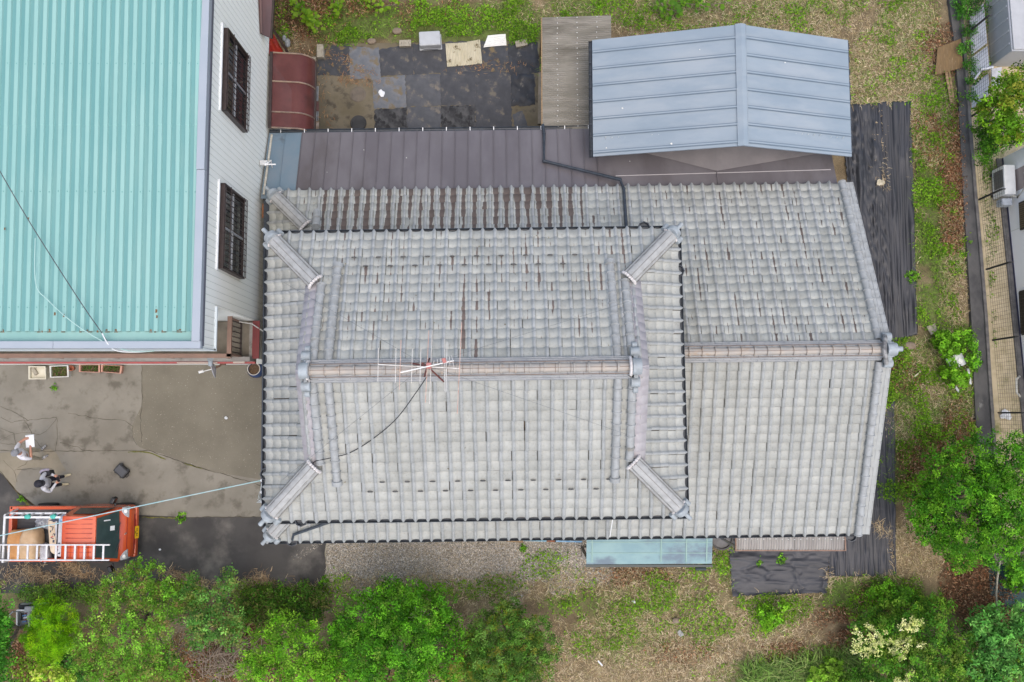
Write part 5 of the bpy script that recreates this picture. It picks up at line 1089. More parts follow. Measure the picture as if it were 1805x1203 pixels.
# ================================================================ YARD THINGS BY THE LEFT BUILDING
def trough(label, poly, h, mat, soil, name='planter', top=1.0, z=0, brick=False):
    P = [Vector(at(x, y, h)) for x, y in poly]; c = sum(P, Vector()) / len(P); t = thing(name, label, 'planter' if soil else 'tray', (c.x, c.y, 0), group='planters along the left building')
    b = MB(); n = len(P); sh = lambda p, k, zz: Vector((c.x + (p.x - c.x) * k, c.y + (p.y - c.y) * k, zz))
    rings = [[sh(p, .9, 0) for p in P], [sh(p, .97, h * .85) for p in P], [sh(p, 1.0, h * .86) for p in P], [sh(p, 1.0, h) for p in P], [sh(p, .86, h) for p in P], [sh(p, .82, h * .35) for p in P]]
    vs = [q for r_ in rings for q in r_]; fs = [(i * n + j, i * n + (j + 1) % n, (i + 1) * n + (j + 1) % n, (i + 1) * n + j) for i in range(5) for j in range(n)] + [tuple(range(5 * n, 6 * n))]
    b.add(vs, fs); b.build('box', mat, t, bevel=.008)
    if soil:
        b = MB(); b.face([sh(p, .85, h * .72) for p in P]); b.build('soil', SOIL, t)
        m = 220; w_ = rng.random((m, 3)); k = np.array([[P[0].x, P[0].y], [P[1].x, P[1].y], [P[3].x, P[3].y]]); s_, q_ = w_[:, 0] * .8 + .1, (w_[:, 1] ** 1.6) * .8 + .08
        xy = k[0] + (k[1] - k[0]) * s_[:, None] + (k[2] - k[0]) * q_[:, None]
        C = np.column_stack([xy, h * .75 + w_[:, 2] * .05]); V, Fq = leaves(C, rng.normal(0, .8, (m, 3)) + [0, 0, .7], rng.uniform(.03, .075, m), .3)
        npmesh('sprouts', V, Fq, LEAF, {'Col': np.repeat(pal(m, [(.09, .2, .03), (.14, .24, .05), (.06, .12, .02)]), 4, 0)}, parent=t)
    return t
CREAMP = M('cream_plastic', (.62, .59, .48), (.55, .51, .40), 4, .5); TERR = M('faded_terracotta_plastic', (.50, .27, .2), (.44, .23, .17), 5, .6)
tr = trough('empty cream tray holding a brick, first in the row of planters', [(50, 646), (80, 646), (81, 669), (50, 669)], .16, CREAMP, False, 'cream_tray')
p = Vector(at(61, 655, .1)); b = MB(); b.box((p.x, p.y, .095), (.22, .1, .06), -1.0); tag(b.build('brick', CONC, org=(p.x, p.y, .065), bevel=.006), 'tan brick lying inside the empty cream tray', 'brick')
trough('white planter trough with earth and sprouting grass', [(87, 645), (120, 644), (121, 665), (88, 666)], .22, M('white_trough', (.58, .58, .54), (.5, .5, .46), 5, .5), True)
trough('straight pink rimmed terracotta trough full of green sprouts', [(139, 643), (176, 643), (176, 657), (139, 656)], .2, TERR, True)
trough('slanted pink rimmed terracotta trough with green sprouts at the right end of the row', [(178, 643), (215, 645), (213, 659), (178, 656)], .2, TERR, True)
p = at(130, 650, 0); b = MB(); b.lathe([(.05, 0), (.07, .12), (.08, .13), (.08, .16), (.065, .16), (.055, .05), (0, .05)], p, 16); tag(b.build('flower_pot', M('terracotta', (.38, .13, .07), (.3, .1, .06), 8, .8), org=p, smooth=True), 'small terracotta pot between the white trough and the pink trough', 'pot')
p = Vector(at(455, 652, 0)); t = thing('blue_pot', 'large round blue glazed pot with brown earth by the building corner', 'pot', (p.x, p.y, 0))
b = MB(); b.lathe([(.16, 0), (.24, .1), (.245, .25), (.2, .38), (.175, .42), (.155, .42), (.15, .34), (0, .34)], p, 28); b.build('body', M('blue_glaze', (.025, .05, .13), (.035, .065, .16), 6, .25), t, smooth=True)
b = MB(); b.lathe([(.178, .415), (.182, .43), (.165, .435), (.158, .42)], p, 28, cap=False); b.build('rim', M('pale_rim', (.5, .47, .4), rough=.5), t, smooth=True)
b = MB(); b.lathe([(.155, .36), (0, .365)], p, 20); b.build('soil', SOIL, t)
# tan box beside the building corner
slabthing('storage_box', 'tan box standing between the red ledge and the tiled eave', 'box', [(455, 596), (472, 596), (472, 632), (453, 632)], .9, M('tan_box_board', (.33, .27, .18), (.27, .22, .14), 2, .8), .0)
# satellite dish
p = Vector(at(377, 649, 2.7)); t = thing('satellite_dish', 'grey white satellite dish on the front of the left building', 'satellite dish', (p.x + .1, LBF - .08, 2.6))
mt = Matrix.Rotation(R(18), 3, 'Z') @ Matrix.Rotation(R(-78), 3, 'Y'); V = [(r_, .09 * (r_ / .25) ** 2 - .045) for r_ in (.0001, .06, .12, .18, .23, .25)]
b = MB(); b.lathe(V + [(.25, .03), (.0001, -.06)], p, 28, mt); b.build('dish', M('dish_grey', (.40, .41, .44), (.36, .37, .40), 4, .45), t, smooth=True)
d = mt @ Vector((0, 0, 1)); e = p + d * .32 + Vector((0, 0, .0)); b = MB(); b.tube([p + d * .02 - Vector((0, 0, .12)), e - Vector((0, 0, .04))], .012, 6); b.build('feed_arm', WHITE, t)
b = MB(); b.tube([e - d * .06, e + d * .06], .035, 10); b.build('receiver', WHITE, t, smooth=True)
b = MB(); b.tube([p - d * .03, p - d * .12, (p.x + .22, LBF - .06, 2.62)], .02, 6); b.box((p.x + .2, LBF - .08, 2.62), (.12, .06, .12)); b.build('mount', M('rusty_mount', (.16, .08, .05), (.1, .05, .04), 8, .7), t)
# cables
def cable(name, label, pts, r_, mat, n=24, sag=0.0):
    P = [Vector(q) for q in pts]; out = []
    if len(P) == 2:
        for k in range(n + 1): t = k / n; q = P[0] * (1 - t) + P[1] * t; q.z -= sag * 4 * t * (1 - t); out.append(q)
    else:
        for i in range(len(P) - 1):
            p0, p1, p2, p3 = P[max(i - 1, 0)], P[i], P[i + 1], P[min(i + 2, len(P) - 1)]
            for k in range(8):
                t = k / 8; out.append(.5 * ((2 * p1) + (p2 - p0) * t + (2 * p0 - 5 * p1 + 4 * p2 - p3) * t * t + (3 * p1 - p0 - 3 * p2 + p3) * t ** 3))
        out.append(P[-1])
    b = MB(); b.tube(out, r_, 6); return tag(b.build(name, mat, org=tuple(out[0])), label, 'cable')
cable('service_cable', 'pale blue service cable running from the house eave out over the red truck', [at(462, 847, 5.4), at(-30, 951, 5.4)], .0115, M('pale_blue_cable', (.25, .45, .47), (.4, .5, .5), 14, .5), sag=.25)
cable('roof_cable', 'black cable slanting down across the turquoise roof', [at(-6, 292, 7.6), at(45, 380, 7.2), at(100, 468, 7.05), at(150, 545, 7.0), at(178, 585, 6.98), at(193, 608, 6.9)], .010, M('grey_black_cable', (.06, .065, .07), rough=.5))
cable('roof_cable', 'thin white wire lying on the turquoise roof', [at(62, 420, 7.0), at(63, 500, 6.97), at(85, 530, 6.95), at(130, 570, 6.95), at(185, 604, 6.93), at(230, 619, 6.8), at(272, 619, 6.6)], .010, M('pale_wire_turquoise', (.35, .52, .48), rough=.6))
cable('eave_cable', 'white cable looping over the front edge of the turquoise roof', [at(180, 588, 6.99), at(190, 606, 6.95), at(204, 618, 6.85), at(235, 621, 6.7), at(268, 619, 6.6)], .014, M('white_cable', (.6, .62, .62), rough=.5))
# ================================================================ AERIAL ON THE RIDGE
AL = M('aerial_aluminium', (.62, .62, .6), (.5, .47, .43), 9, .4, metal=.4); RUSTY = M('rusty_aerial_rod', (.5, .28, .22), (.58, .42, .34), 9, .7); REDC = M('faded_red_plastic', (.40, .15, .13), (.45, .2, .18), 9, .6); POLE = M('rusty_pole', (.11, .03, .025), (.16, .05, .04), 8, .7)
zt = 8.9; base = at(757, 648, 7.62); at_t = thing('tv_aerial', 'tv aerial with long rods on a rusty tripod over the main ridge', 'aerial', base)
top = Vector(at(757, 645, zt))
b = MB(); b.tube([(base[0], base[1], 7.55), (base[0], base[1], zt + .1)], .018, 8); b.build('mast', POLE, at_t)
for q in ((748, 664, 7.45), (782, 673, 7.3), (757, 632, 7.35), (722, 640, 7.4)):
    b = MB(); b.tube([(base[0], base[1], 8.05), at(*q)], .016, 6); b.build('stay_leg', POLE, at_t)
def rods(boomA, boomB, z, els, name, mat=AL, hw=.006):
    b = MB(); b.tube([at(*boomA, z), at(*boomB, z)], .011, 6); bo = b.build(name, mat, at_t)
    for (xa, ya, xb, yb, rm) in els:
        b = MB(); b.tube([at(xa, ya, z + .02), at(xb, yb, z + .02)], hw, 5); b.build('rod', rm, at_t)
    return bo
rods((667, 643), (811, 650), zt, [(667, 614, 666, 673, AL), (698, 614, 697, 675, AL), (707, 600, 704, 688, RUSTY), (727, 615, 725, 676, AL), (742, 614, 740, 677, AL), (756, 583, 750, 710, RUSTY), (762, 583, 757, 712, AL), (784, 598, 784, 690, AL), (788, 603, 786, 692, AL), (814, 568, 806, 730, RUSTY)], 'boom')
rods((706, 657), (800, 636), zt + .25, [(765, 636, 764, 646, AL), (771, 634, 771, 644, AL), (777, 632, 777, 641, AL), (792, 629, 793, 645, AL), (796, 627, 800, 647, AL)], 'boom', M('white_boom', (.75, .75, .72), rough=.5), .005)
b = MB(); p = Vector(at(756, 645, zt + .03)); b.box(p, (.09, .11, .08)); p = Vector(at(783, 636, zt + .25)); b.box(p, (.07, .09, .07), .3); b.build('connector_box', REDC, at_t, bevel=.01)
cable('aerial_cable', 'black aerial cable drooping from the aerial down to the left hip ridge', [at(752, 665, 7.6), at(735, 690, 7.35), at(700, 737, 7.0), at(660, 772, 6.72), at(620, 797, 6.6), at(590, 806, 6.6), at(556, 813, 6.62)], .009, BLACKRUB)
cable('hip_cable', 'black cable running down beside the front left hip ridge', [at(556, 813, 6.62), at(540, 828, 6.5), at(500, 866, 6.2), at(478, 890, 6.0)], .011, BLACKRUB)
GUY = M('guy_wire', (.15, .16, .16), rough=.6)
for lab, q in (('guy wire from the aerial to the upper left verge', (500, 498, 6.2)), ('guy wire from the aerial to the lower left hip', (498, 846, 6.2)), ('guy wire from the aerial to the upper right verge', (1108, 532, 6.9)), ('guy wire from the aerial to the lower right verge', (1110, 768, 6.9))):
    cable('guy_wire', lab, [(base[0], base[1], 8.5), at(*q)], .0035, GUY)
# ================================================================ RED PICKUP TRUCK (x forward, y left, z up)
TO = (-11.80, -3.19, 0)
tk = thing('pickup_truck', 'small orange red pickup truck parked on the asphalt with ladders on its rack', 'pickup truck', TO)
T = lambda x, y, z: (TO[0] + (x if x < 1.06 else 1.06 + (x - 1.06) * .7), TO[1] + y, z)
CARR = M('orange_red_car_paint', (.52, .075, .018), (.55, .088, .02), 1.5, .22, spec=.6, c3=(.47, .065, .018), s3=3); CARR.node_tree.nodes['Principled BSDF'].inputs['Coat Weight'].default_value = .5
CARD = M('red_paint_recess', (.26, .016, .009), rough=.35)
BEDM = M('bed_floor_rubber', (.055, .057, .062), (.085, .087, .092), 4, .75, bump=.3, bs=40, stretch=(.4, 3, 1))
CHR = M('headlamp_glass', (.55, .57, .6), (.35, .37, .4), 30, .12, spec=.7)
WIND = M('windscreen_glass', (.030, .055, .055), (.055, .09, .088), 1.2, .05, spec=.7)
TYRE = M('tyre_rubber', (.02, .02, .021), rough=.8); RIM = M('steel_rim', (.5, .5, .5), rough=.35, metal=.6)
def loft(mb, secs):
    n = len(secs[0]); vs = [p for s in secs for p in s]; fs = [tuple(range(n)), tuple(range((len(secs) - 1) * n, len(secs) * n))[::-1]]
    for i in range(len(secs) - 1):
        for j in range(n): fs.append((i * n + j, (i + 1) * n + j, (i + 1) * n + (j + 1) % n, i * n + (j + 1) % n))
    return mb.add(vs, fs)
def rect(x, w_, z0, z1, tw=1.0): return [T(x, -w_, z0), T(x, w_, z0), T(x, w_ * tw, z1), T(x, -w_ * tw, z1)]
# lower cab and nose
b = MB(); loft(b, [rect(.12, .725, .32, 1.06), rect(.9, .735, .30, 1.06), rect(1.28, .735, .30, 1.05, .97), rect(1.42, .73, .30, .98, .95), rect(1.56, .70, .30, .86, .95), rect(1.66, .66, .32, .74, .95), rect(1.70, .60, .36, .66, .95)])
b.build('body', CARR, tk, bevel=.035, seg=3, smooth=True)
# greenhouse
b = MB(); loft(b, [rect(.14, .715, 1.03, 1.74, .78), rect(.22, .72, 1.03, 1.775, .78), rect(.62, .72, 1.03, 1.79, .77), rect(1.02, .725, 1.03, 1.765, .76), rect(1.44, .715, 1.03, 1.035, .97)])
cb = b.build('cab', CARR, tk, bevel=.03, seg=3, smooth=True)
b = MB()
for k in range(9):
    yy = -.48 + k * .12; b.box(T(.60, yy, 1.792 - .012 * abs(k - 4) / 4), (.68, .010, .012))
b.build('roof_grooves', CARD, cb)
def pane(pts, nm, m=WIND, t=.012):
    P = [Vector(T(*p)) for p in pts]; nrm = (P[1] - P[0]).cross(P[2] - P[0]).normalized(); b = MB()
    vs = [p + nrm * .006 for p in P] + [p + nrm * (.006 + t) for p in P]; n = len(P)
    b.add(vs, [tuple(range(n))[::-1], tuple(range(n, 2 * n))] + [(i, (i + 1) % n, n + (i + 1) % n, n + i) for i in range(n)]); return b.build(nm, m, tk)
ws_ = pane([(1.055, .50, 1.755), (1.055, -.50, 1.755), (1.25, -.56, 1.425), (1.435, -.63, 1.075), (1.45, -.3, 1.06), (1.455, 0, 1.055), (1.45, .3, 1.06), (1.435, .63, 1.075), (1.25, .56, 1.425)][::-1], 'windscreen')
b = MB(); b.bar(T(1.30, .20, 1.375), T(1.38, .20, 1.245), .12, .006, up=(1, 0, .6)); b.bar(T(1.18, .42, 1.57), T(1.29, .42, 1.375), .03, .006, up=(1, 0, .6)); b.build('windscreen_sticker', PAPER, ws_)
for s in (1, -1):
    pane([(.30, s * .695, 1.10), (.36, s * .595, 1.62), (.98, s * .60, 1.62), (1.28, s * .70, 1.12)][::s], 'side_window', GLASSD)
pane([(.12, .5, 1.2), (.13, .5, 1.6), (.13, -.5, 1.6), (.12, -.5, 1.2)][::-1], 'rear_window', GLASSD)
b = MB()
for yy, a in ((.32, .30), (-.12, .33)): b.tube([T(1.475, yy, 1.05), T(1.40, yy - a, 1.155)], .010, 5)
b.build('wiper', DARK, tk)
for s in (1, -1):
    b = MB(); loft(b, [[T(1.45, s * .58, .80), T(1.45, s * .715, .72), T(1.45, s * .70, .955), T(1.45, s * .60, .975)], [T(1.54, s * .46, .76), T(1.54, s * .715, .68), T(1.54, s * .69, .89), T(1.54, s * .48, .915)], [T(1.63, s * .40, .70), T(1.63, s * .67, .62), T(1.63, s * .66, .79), T(1.63, s * .42, .83)]]); hd = b.build('headlamp', CHR, tk, bevel=.01)
    b = MB(); mt = Matrix.Rotation(R(65), 3, 'Y'); b.ball(T(1.54, s * .60, .89), (.06, .06, .035), 10, 6); b.build('lamp_bulb', WHITE, hd, smooth=True)
    b = MB(); b.box(T(1.21, s * .90, 1.10), (.10, .20, .20), s * R(-25), topy=.85); b.bar(T(1.25, s * .74, 1.06), T(1.25, s * .84, 1.07), .05, .04); b.build('wing_mirror', M('gloss_black', (.012, .012, .013), rough=.12), tk, smooth=True, bevel=.03, seg=3)
b = MB(); b.box(T(1.60, 0, .838), (.012, .92, .008), ry=.75); b.box(T(1.70, 0, .56), (.02, .98, .06)); b.box(T(1.705, 0, .44), (.02, .7, .10)); b.build('grille', CARD, tk)
b = MB(); b.box(T(1.655, 0, .40), (.12, 1.36, .17)); b.build('bumper', CARR, tk, bevel=.04, seg=3)
# silver badge: a slanted S of two hooks
b = MB(); q = [(.0, -.035), (.03, -.01), (.005, .0), (.045, .03), (.03, .04), (-.02, .005), (.01, -.005), (-.02, -.03)]
for (a, c), (d_, e_) in zip(q[:-1], q[1:]): pass
bd = Vector(T(1.565, 0, .872)); ax = Vector((.62, 0, -.78)); ay = Vector((0, 1, 0))
b.tube([bd + ax * .035 + ay * -.005, bd + ax * .01 + ay * .028, bd + ax * -.006 + ay * .01, bd + ax * .008 + ay * -.012, bd + ax * -.01 + ay * -.03, bd + ax * -.035 + ay * .005], .008, 6); b.build('badge', M('chrome_badge', (.7, .7, .7), rough=.2, metal=.9), tk)
# number plate, yellow with black figures
pl = MB(); pl.box(T(1.735, -.02, .46), (.016, .33, .165), ry=-.35); plo = pl.build('number_plate', M('yellow_plate', (.72, .42, .01), rough=.5), tk)
def text_mesh(name, s, size, parent, loc, rot, mat, ext=.002):
    cu = bpy.data.curves.new(name, 'FONT'); cu.body = s; cu.size = size; cu.align_x = 'CENTER'; cu.align_y = 'CENTER'; cu.extrude = ext
    tmp = bpy.data.objects.new(name, cu); col.objects.link(tmp); dg = bpy.context.evaluated_depsgraph_get(); me = bpy.data.meshes.new_from_object(tmp.evaluated_get(dg)); bpy.data.objects.remove(tmp)
    me.materials.clear(); me.materials.append(mat); o = bpy.data.objects.new(name, me); col.objects.link(o); o.parent = parent; o.location = loc; o.rotation_euler = rot; return o
text_mesh('lettering', '78-50', .095, plo, (1.06 + .688 * .7 + .004, -.02, .448), (R(90) - .35, 0, R(90)), BLACKRUB); text_mesh('lettering', '480', .045, plo, (1.06 + .667 * .7 + .004, -.02, .508), (R(90) - .35, 0, R(90)), BLACKRUB)
# bed
b = MB()
b.box(T(-.78, 0, .66), (1.72, 1.30, .05)); b.build('bed_floor', BEDM, tk)
for s in (1, -1):
    b = MB(); b.box(T(-.78, s * .69, .79), (1.74, .06, .32)); b.box(T(-.78, s * .69, .955), (1.76, .085, .025)); b.build('bed_side', CARR, tk, bevel=.012)
b = MB(); b.box(T(-1.64, 0, .79), (.06, 1.42, .32)); b.box(T(-1.64, 0, .955), (.085, 1.46, .025)); b.build('tailgate', CARR, tk, bevel=.012)
b = MB(); b.box(T(.10, 0, .9), (.03, 1.36, .5)); b.tube([T(.07, -.62, .95), T(.07, -.6, 1.82), T(.07, .6, 1.82), T(.07, .62, .95)], .02, 8); b.build('cab_guard', DARK, tk)
b = MB(); b.box(T(-.1, 0, .42), (3.1, 1.0, .2)); b.build('chassis', DARK, tk)
for x in (1.12, -1.0):
    for s in (1, -1):
        b = MB(); mt = Matrix.Rotation(R(90), 3, 'X'); b.lathe([(.16, -.07), (.25, -.075), (.268, -.05), (.268, .05), (.25, .075), (.16, .07)], T(x, s * .665, .268), 24, mt); wo = b.build('wheel', TYRE, tk, smooth=True)
        b = MB(); b.lathe([(.165, -.06), (.15, -.03), (.06, -.035), (.0001, -.04), (.0001, .04), (.06, .035), (.15, .03), (.165, .06)], T(x, s * .672, .268), 20, mt); b.build('rim', RIM, wo, smooth=True)
# rack
T = lambda x, y, z: (-11.86 + x, TO[1] + y, z)
RK = M('white_rack_tube', (.66, .67, .68), (.55, .56, .57), 6, .35)
b = MB(); b.tube([T(-1.26, .60, 1.80), T(-1.26, -.60, 1.80)], .030, 8)
for s in (.60, -.60): b.tube([T(-1.26, s, 1.80), T(-1.40, s * 1.1, .95)], .022, 8)
b.build('roof_rack', RK, tk)
# ladders (things of their own lying on the rack)
ALU = M('ladder_aluminium', (.60, .60, .60), (.5, .5, .51), 8, .38, metal=.25)
ld_ = thing('ladder', 'long aluminium ladder lying flat along the right side of the red truck', 'ladder', T(-.6, -.51, 1.85))
for yy in (-.15, -.535): b = MB(); b.box(T(.0, yy, 1.885), (3.06, .035, .06)); b.build('rail', ALU, ld_, bevel=.006)
for k in range(12): b = MB(); b.box(T(-1.31 + k * .243, -.342, 1.885), (.05, .36, .03)); b.build('rung', ALU, ld_, bevel=.006)
l2 = thing('ladder', 'folded aluminium ladder standing on edge along the left side of the red truck bed', 'ladder', T(-.7, .57, 1.6))
for zz, yy in ((1.86, .545), (1.60, .62)): b = MB(); b.box(T(-.50, yy, zz), (1.45, .05, .06)); b.build('rail', M('white_ladder_rail', (.68, .69, .7), rough=.35), l2, bevel=.006)
for k in range(6): b = MB(); b.bar(T(-1.1 + k * .25, .545, 1.84), T(-1.1 + k * .25, .62, 1.62), .05, .02); b.build('rung', ALU, l2)
for x, y, zz, lab in ((.03, .56, 1.87, 'turquoise cloth tied to the front end of the folded ladder'), (-.62, .56, 1.9, 'turquoise cloth tied round the middle of the folded ladder')):
    b = MB(); b.ball(T(x, y, zz), (.09, .06, .04), 9, 6); b.tube([T(x, y + .05, zz), T(x, y + .06, zz - .12)], .02, 6); tag(b.build('tie_strap', M('turquoise_strap', (.05, .38, .31), (.1, .45, .38), 9, .7) if 'turquoise_strap' not in MATS else MATS['turquoise_strap'], org=T(x, y, zz - .04), smooth=True), lab, 'strap')

# load
def sack(label, c, d, rz, mat, seed, name='sack', cat='sack', rough_=.12):
    g = np.random.default_rng(seed); n, k = 22, 14; V = []
    for i in range(k + 1):
        f = math.pi * i / k
        for j in range(n):
            t = 2 * math.pi * j / n; sg_ = lambda q, e: math.copysign(abs(q) ** e, q)
            V.append((sg_(math.sin(f), .55) * sg_(math.cos(t), .55), sg_(math.sin(f), .55) * sg_(math.sin(t), .55), -sg_(math.cos(f), .7)))
    V = np.array(V); w_ = 1 + rough_ * (fbm(V[:, 0] * 2.2 + seed, V[:, 1] * 2.2 + V[:, 2] * 2, seed, 3) - .5) * 2.4; V = V * w_[:, None] * np.array(d) / 2
    ca, sa = math.cos(rz), math.sin(rz); V = np.stack([V[:, 0] * ca - V[:, 1] * sa, V[:, 0] * sa + V[:, 1] * ca, V[:, 2]], 1) + np.array(T(*c))
    Fq = [(i * n + j, i * n + (j + 1) % n, (i + 1) * n + (j + 1) % n, (i + 1) * n + j) for i in range(k) for j in range(n)]
    return tag(npmesh(name, V, Fq, mat, smooth=True, org=T(c[0], c[1], c[2] - d[2] / 2)), label, cat, 'load on the truck bed')
sack('orange brown sack at the tail of the truck bed', (-1.32, -.27, .97), (.46, .80, .56), .05, M('orange_brown_paper', (.50, .235, .08), (.58, .30, .12), 5, .75, bump=.3, bs=14), 3)
sack('paler tan sack beside the orange brown sack', (-.97, -.25, 1.0), (.50, .84, .6), -.1, M('tan_paper', (.50, .335, .19), (.56, .40, .25), 5, .75, bump=.3, bs=14), 5)
wb = sack('white printed cement bag across the truck bed behind the cab', (-.25, -.08, .86), (.28, 1.08, .34), .06, M('white_bag', (.62, .63, .66), (.5, .5, .54), 6, .6, bump=.3, bs=16), 8, 'cement_bag', 'bag', .08)
cbag = sack('cream printed bag leaning against the white cement bag', (-.41, -.04, .88), (.24, 1.02, .34), .12, M('cream_bag', (.60, .47, .33), (.66, .55, .42), 5, .7, bump=.3, bs=16), 9, 'cement_bag', 'bag', .08)
def marks(o, rows, c, m):
    b = MB(); g = random.Random(4)
    for x, y, z, wd, hh in rows: b.box(T(x, y, z), (wd, hh, .012), g.uniform(-.4, .4))
    return b.build('print', m, o)
INK = M('printed_ink', (.05, .06, .09), rough=.7)
marks(cbag, [(-.43, .2, 1.045, .1, .02), (-.40, .14, 1.046, .02, .09), (-.45, .08, 1.046, .03, .05), (-.36, -.01, 1.046, .06, .07), (-.40, -.10, 1.046, .09, .02), (-.36, -.18, 1.046, .05, .07), (-.41, .36, 1.02, .2, .09)], 0, INK)
marks(wb, [(-.22, -.26, 1.03, .05, .08), (-.28, -.40, 1.025, .08, .03), (-.23, -.5, 1.0, .06, .05)], 0, INK)
b = MB(); b.box(T(-.39, -.06, 1.048), (.08, .025, .012), .3); b.box(T(-.29, -.33, 1.03), (.1, .03, .01), .1); b.build('red_print', M('red_ink', (.5, .06, .05), rough=.7), cbag)
sack('bright blue bag end by the cab guard', (-.22, .44, .94), (.2, .26, .24), .3, M('blue_bag', (.03, .25, .55), (.5, .55, .6), 9, .5), 12, 'blue_bag', 'bag', .15)
g = np.random.default_rng(2); n = 14; V = []
for i in range(n):
    for j in range(n): V.append(T(-1.02 + i * .035 + g.normal(0, .012), .10 + j * .026 + g.normal(0, .012), .72 + .22 * math.sin(i / n * 3.1) * math.sin(j / n * 3.1) + g.normal(0, .03)))
i_ = np.arange(n * n).reshape(n, n); Fq = np.stack([i_[:-1, :-1], i_[1:, :-1], i_[1:, 1:], i_[:-1, 1:]], -1).reshape(-1, 4)
tag(npmesh('plastic_bag', V, Fq, M('clear_plastic', (.42, .46, .52), (.6, .63, .68), 14, .25, alpha=.75), org=T(-.8, .25, .68)), 'crumpled clear plastic bag beside the tan sack', 'bag', 'load on the truck bed')
sack('crushed white plastic bag behind the tan sack near the ladder', (-.66, -.5, .86), (.24, .5, .3), .2, M('white_plastic_bag', (.5, .5, .54), (.36, .36, .4), 12, .4, bump=.6, bs=24), 15, 'plastic_bag', 'bag', .3)
# black case on the concrete
p = Vector(at(217, 830, 0)); ck = thing('tool_case', 'black hard tool case lying on the concrete yard', 'case', (p.x, p.y, 0), -.72)
Lc = lambda x, y, z: (x, y, z)
b = MB(); b.box((0, 0, .075), (.36, .27, .15)); b.build('body', M('case_black', (.02, .021, .024), rough=.45), ck, local=True, bevel=.02, seg=3)
b = MB(); b.box((0, 0, .155), (.29, .20, .012)); b.build('lid_panel', M('case_grey', (.06, .063, .07), rough=.5), ck, local=True, bevel=.004)
for x in (-.1, .1): b = MB(); b.box((x, -.145, .09), (.05, .03, .07)); b.build('latch', DARK, ck, local=True, bevel=.005)
b = MB(); b.tube([(.185, -.06, .08), (.225, -.05, .08), (.225, .05, .08), (.185, .06, .08)], .012, 6); b.build('handle', DARK, ck, local=True)
b = MB()
for x in (-.12, .12): b.box((x, .15, .1), (.06, .03, .05))
b.build('hinges', DARK, ck, local=True)
# ================================================================ PEOPLE
SKIN = M('skin', (.42, .22, .15), (.38, .19, .13), 12, .55)
def person(name, label, foot, rz, J, B, mats, rough_face=True):
    """J joints (local, x forward, y left), B bones (a, b, material); one continuous skinned body"""
    root = thing(name, label, 'person', foot, rz)
    names = list(J); ix = {n: i for i, n in enumerate(names)}
    me = bpy.data.meshes.new('body'); me.from_pydata([J[n][:3] for n in names], [(ix[a], ix[c]) for a, c, _ in B], [])
    o = bpy.data.objects.new('body', me); col.objects.link(o)
    sk_ = o.modifiers.new('skin', 'SKIN'); sk_.use_smooth_shade = True
    for n in names:
        v = me.skin_vertices[0].data[ix[n]]; r_ = J[n][3]; v.radius = r_ if isinstance(r_, tuple) else (r_, r_); v.use_root = (n == 'pelvis')
    ss = o.modifiers.new('sub', 'SUBSURF'); ss.levels = 2; ss.render_levels = 2
    dg = bpy.context.evaluated_depsgraph_get(); m2 = bpy.data.meshes.new_from_object(o.evaluated_get(dg)); bpy.data.objects.remove(o); m2.name = 'body'
    m2.materials.clear()
    for m in mats: m2.materials.append(m)
    segs = [(np.array(J[a][:3]), np.array(J[c][:3]), mi) for a, c, mi in B]
    cen = np.array([p_.center[:] for p_ in m2.polygons]); best = np.full(len(cen), 1e9); mi_ = np.zeros(len(cen), int)
    for a, c, mi in segs:
        ab = c - a; t = np.clip(((cen - a) @ ab) / max(ab @ ab, 1e-9), 0, 1); d = np.linalg.norm(cen - (a + t[:, None] * ab), axis=1); q = d < best; best[q] = d[q]; mi_[q] = mi
    m2.polygons.foreach_set('material_index', mi_.astype(np.int32)); m2.polygons.foreach_set('use_smooth', np.ones(len(cen), bool))
    o2 = bpy.data.objects.new('body', m2); col.objects.link(o2); o2.parent = root; return root, o2
def hand(J, B, s, wrist, palm, dirv, up, m, curl=.5):
    """five finger chains growing from the palm joint"""
    w_ = Vector(J[wrist][:3]); d = Vector(dirv).normalized(); u_ = Vector(up).normalized(); x = d.cross(u_).normalized() * (1 if s > 0 else -1)
    pc = w_ + d * .055; J[palm] = (*pc, (.034, .022)); B.append((wrist, palm, m))
    for k, (off, L) in enumerate(((-.030, .068), (-.011, .078), (.009, .074), (.028, .058))):
        a = pc + d * .035 + x * off; c = a + d * L * .5 - u_ * L * .2 * curl; e = c + d * L * .35 - u_ * L * .5 * curl
        J[f'{palm}f{k}a'] = (*a, .0095); J[f'{palm}f{k}b'] = (*c, .0085); J[f'{palm}f{k}c'] = (*e, .007)
        B += [(palm, f'{palm}f{k}a', m), (f'{palm}f{k}a', f'{palm}f{k}b', m), (f'{palm}f{k}b', f'{palm}f{k}c', m)]
    a = pc - x * .034 - d * .01; c = a - x * .02 + d * .03 - u_ * .015; J[f'{palm}ta'] = (*a, .011); J[f'{palm}tb'] = (*c, .009); B += [(palm, f'{palm}ta', m), (f'{palm}ta', f'{palm}tb', m)]
SHIRT1 = M('white_shirt', (.66, .66, .70), (.58, .58, .62), 8, .8, bump=.3, bs=20); PANTS1 = M('beige_trousers', (.40, .36, .28), (.33, .30, .23), 8, .85, bump=.3, bs=20); SHOE1 = M('grey_trainers', (.10, .10, .11), (.5, .5, .5), 22, .6)
SHIRT2 = M('pale_grey_shirt', (.42, .43, .46), (.52, .53, .57), 6, .8, bump=.3, bs=20); PANTS2 = M('navy_trousers', (.012, .015, .03), (.02, .022, .04), 8, .8); SHOE2 = M('cream_shoes', (.60, .53, .36), (.5, .44, .3), 9, .7)
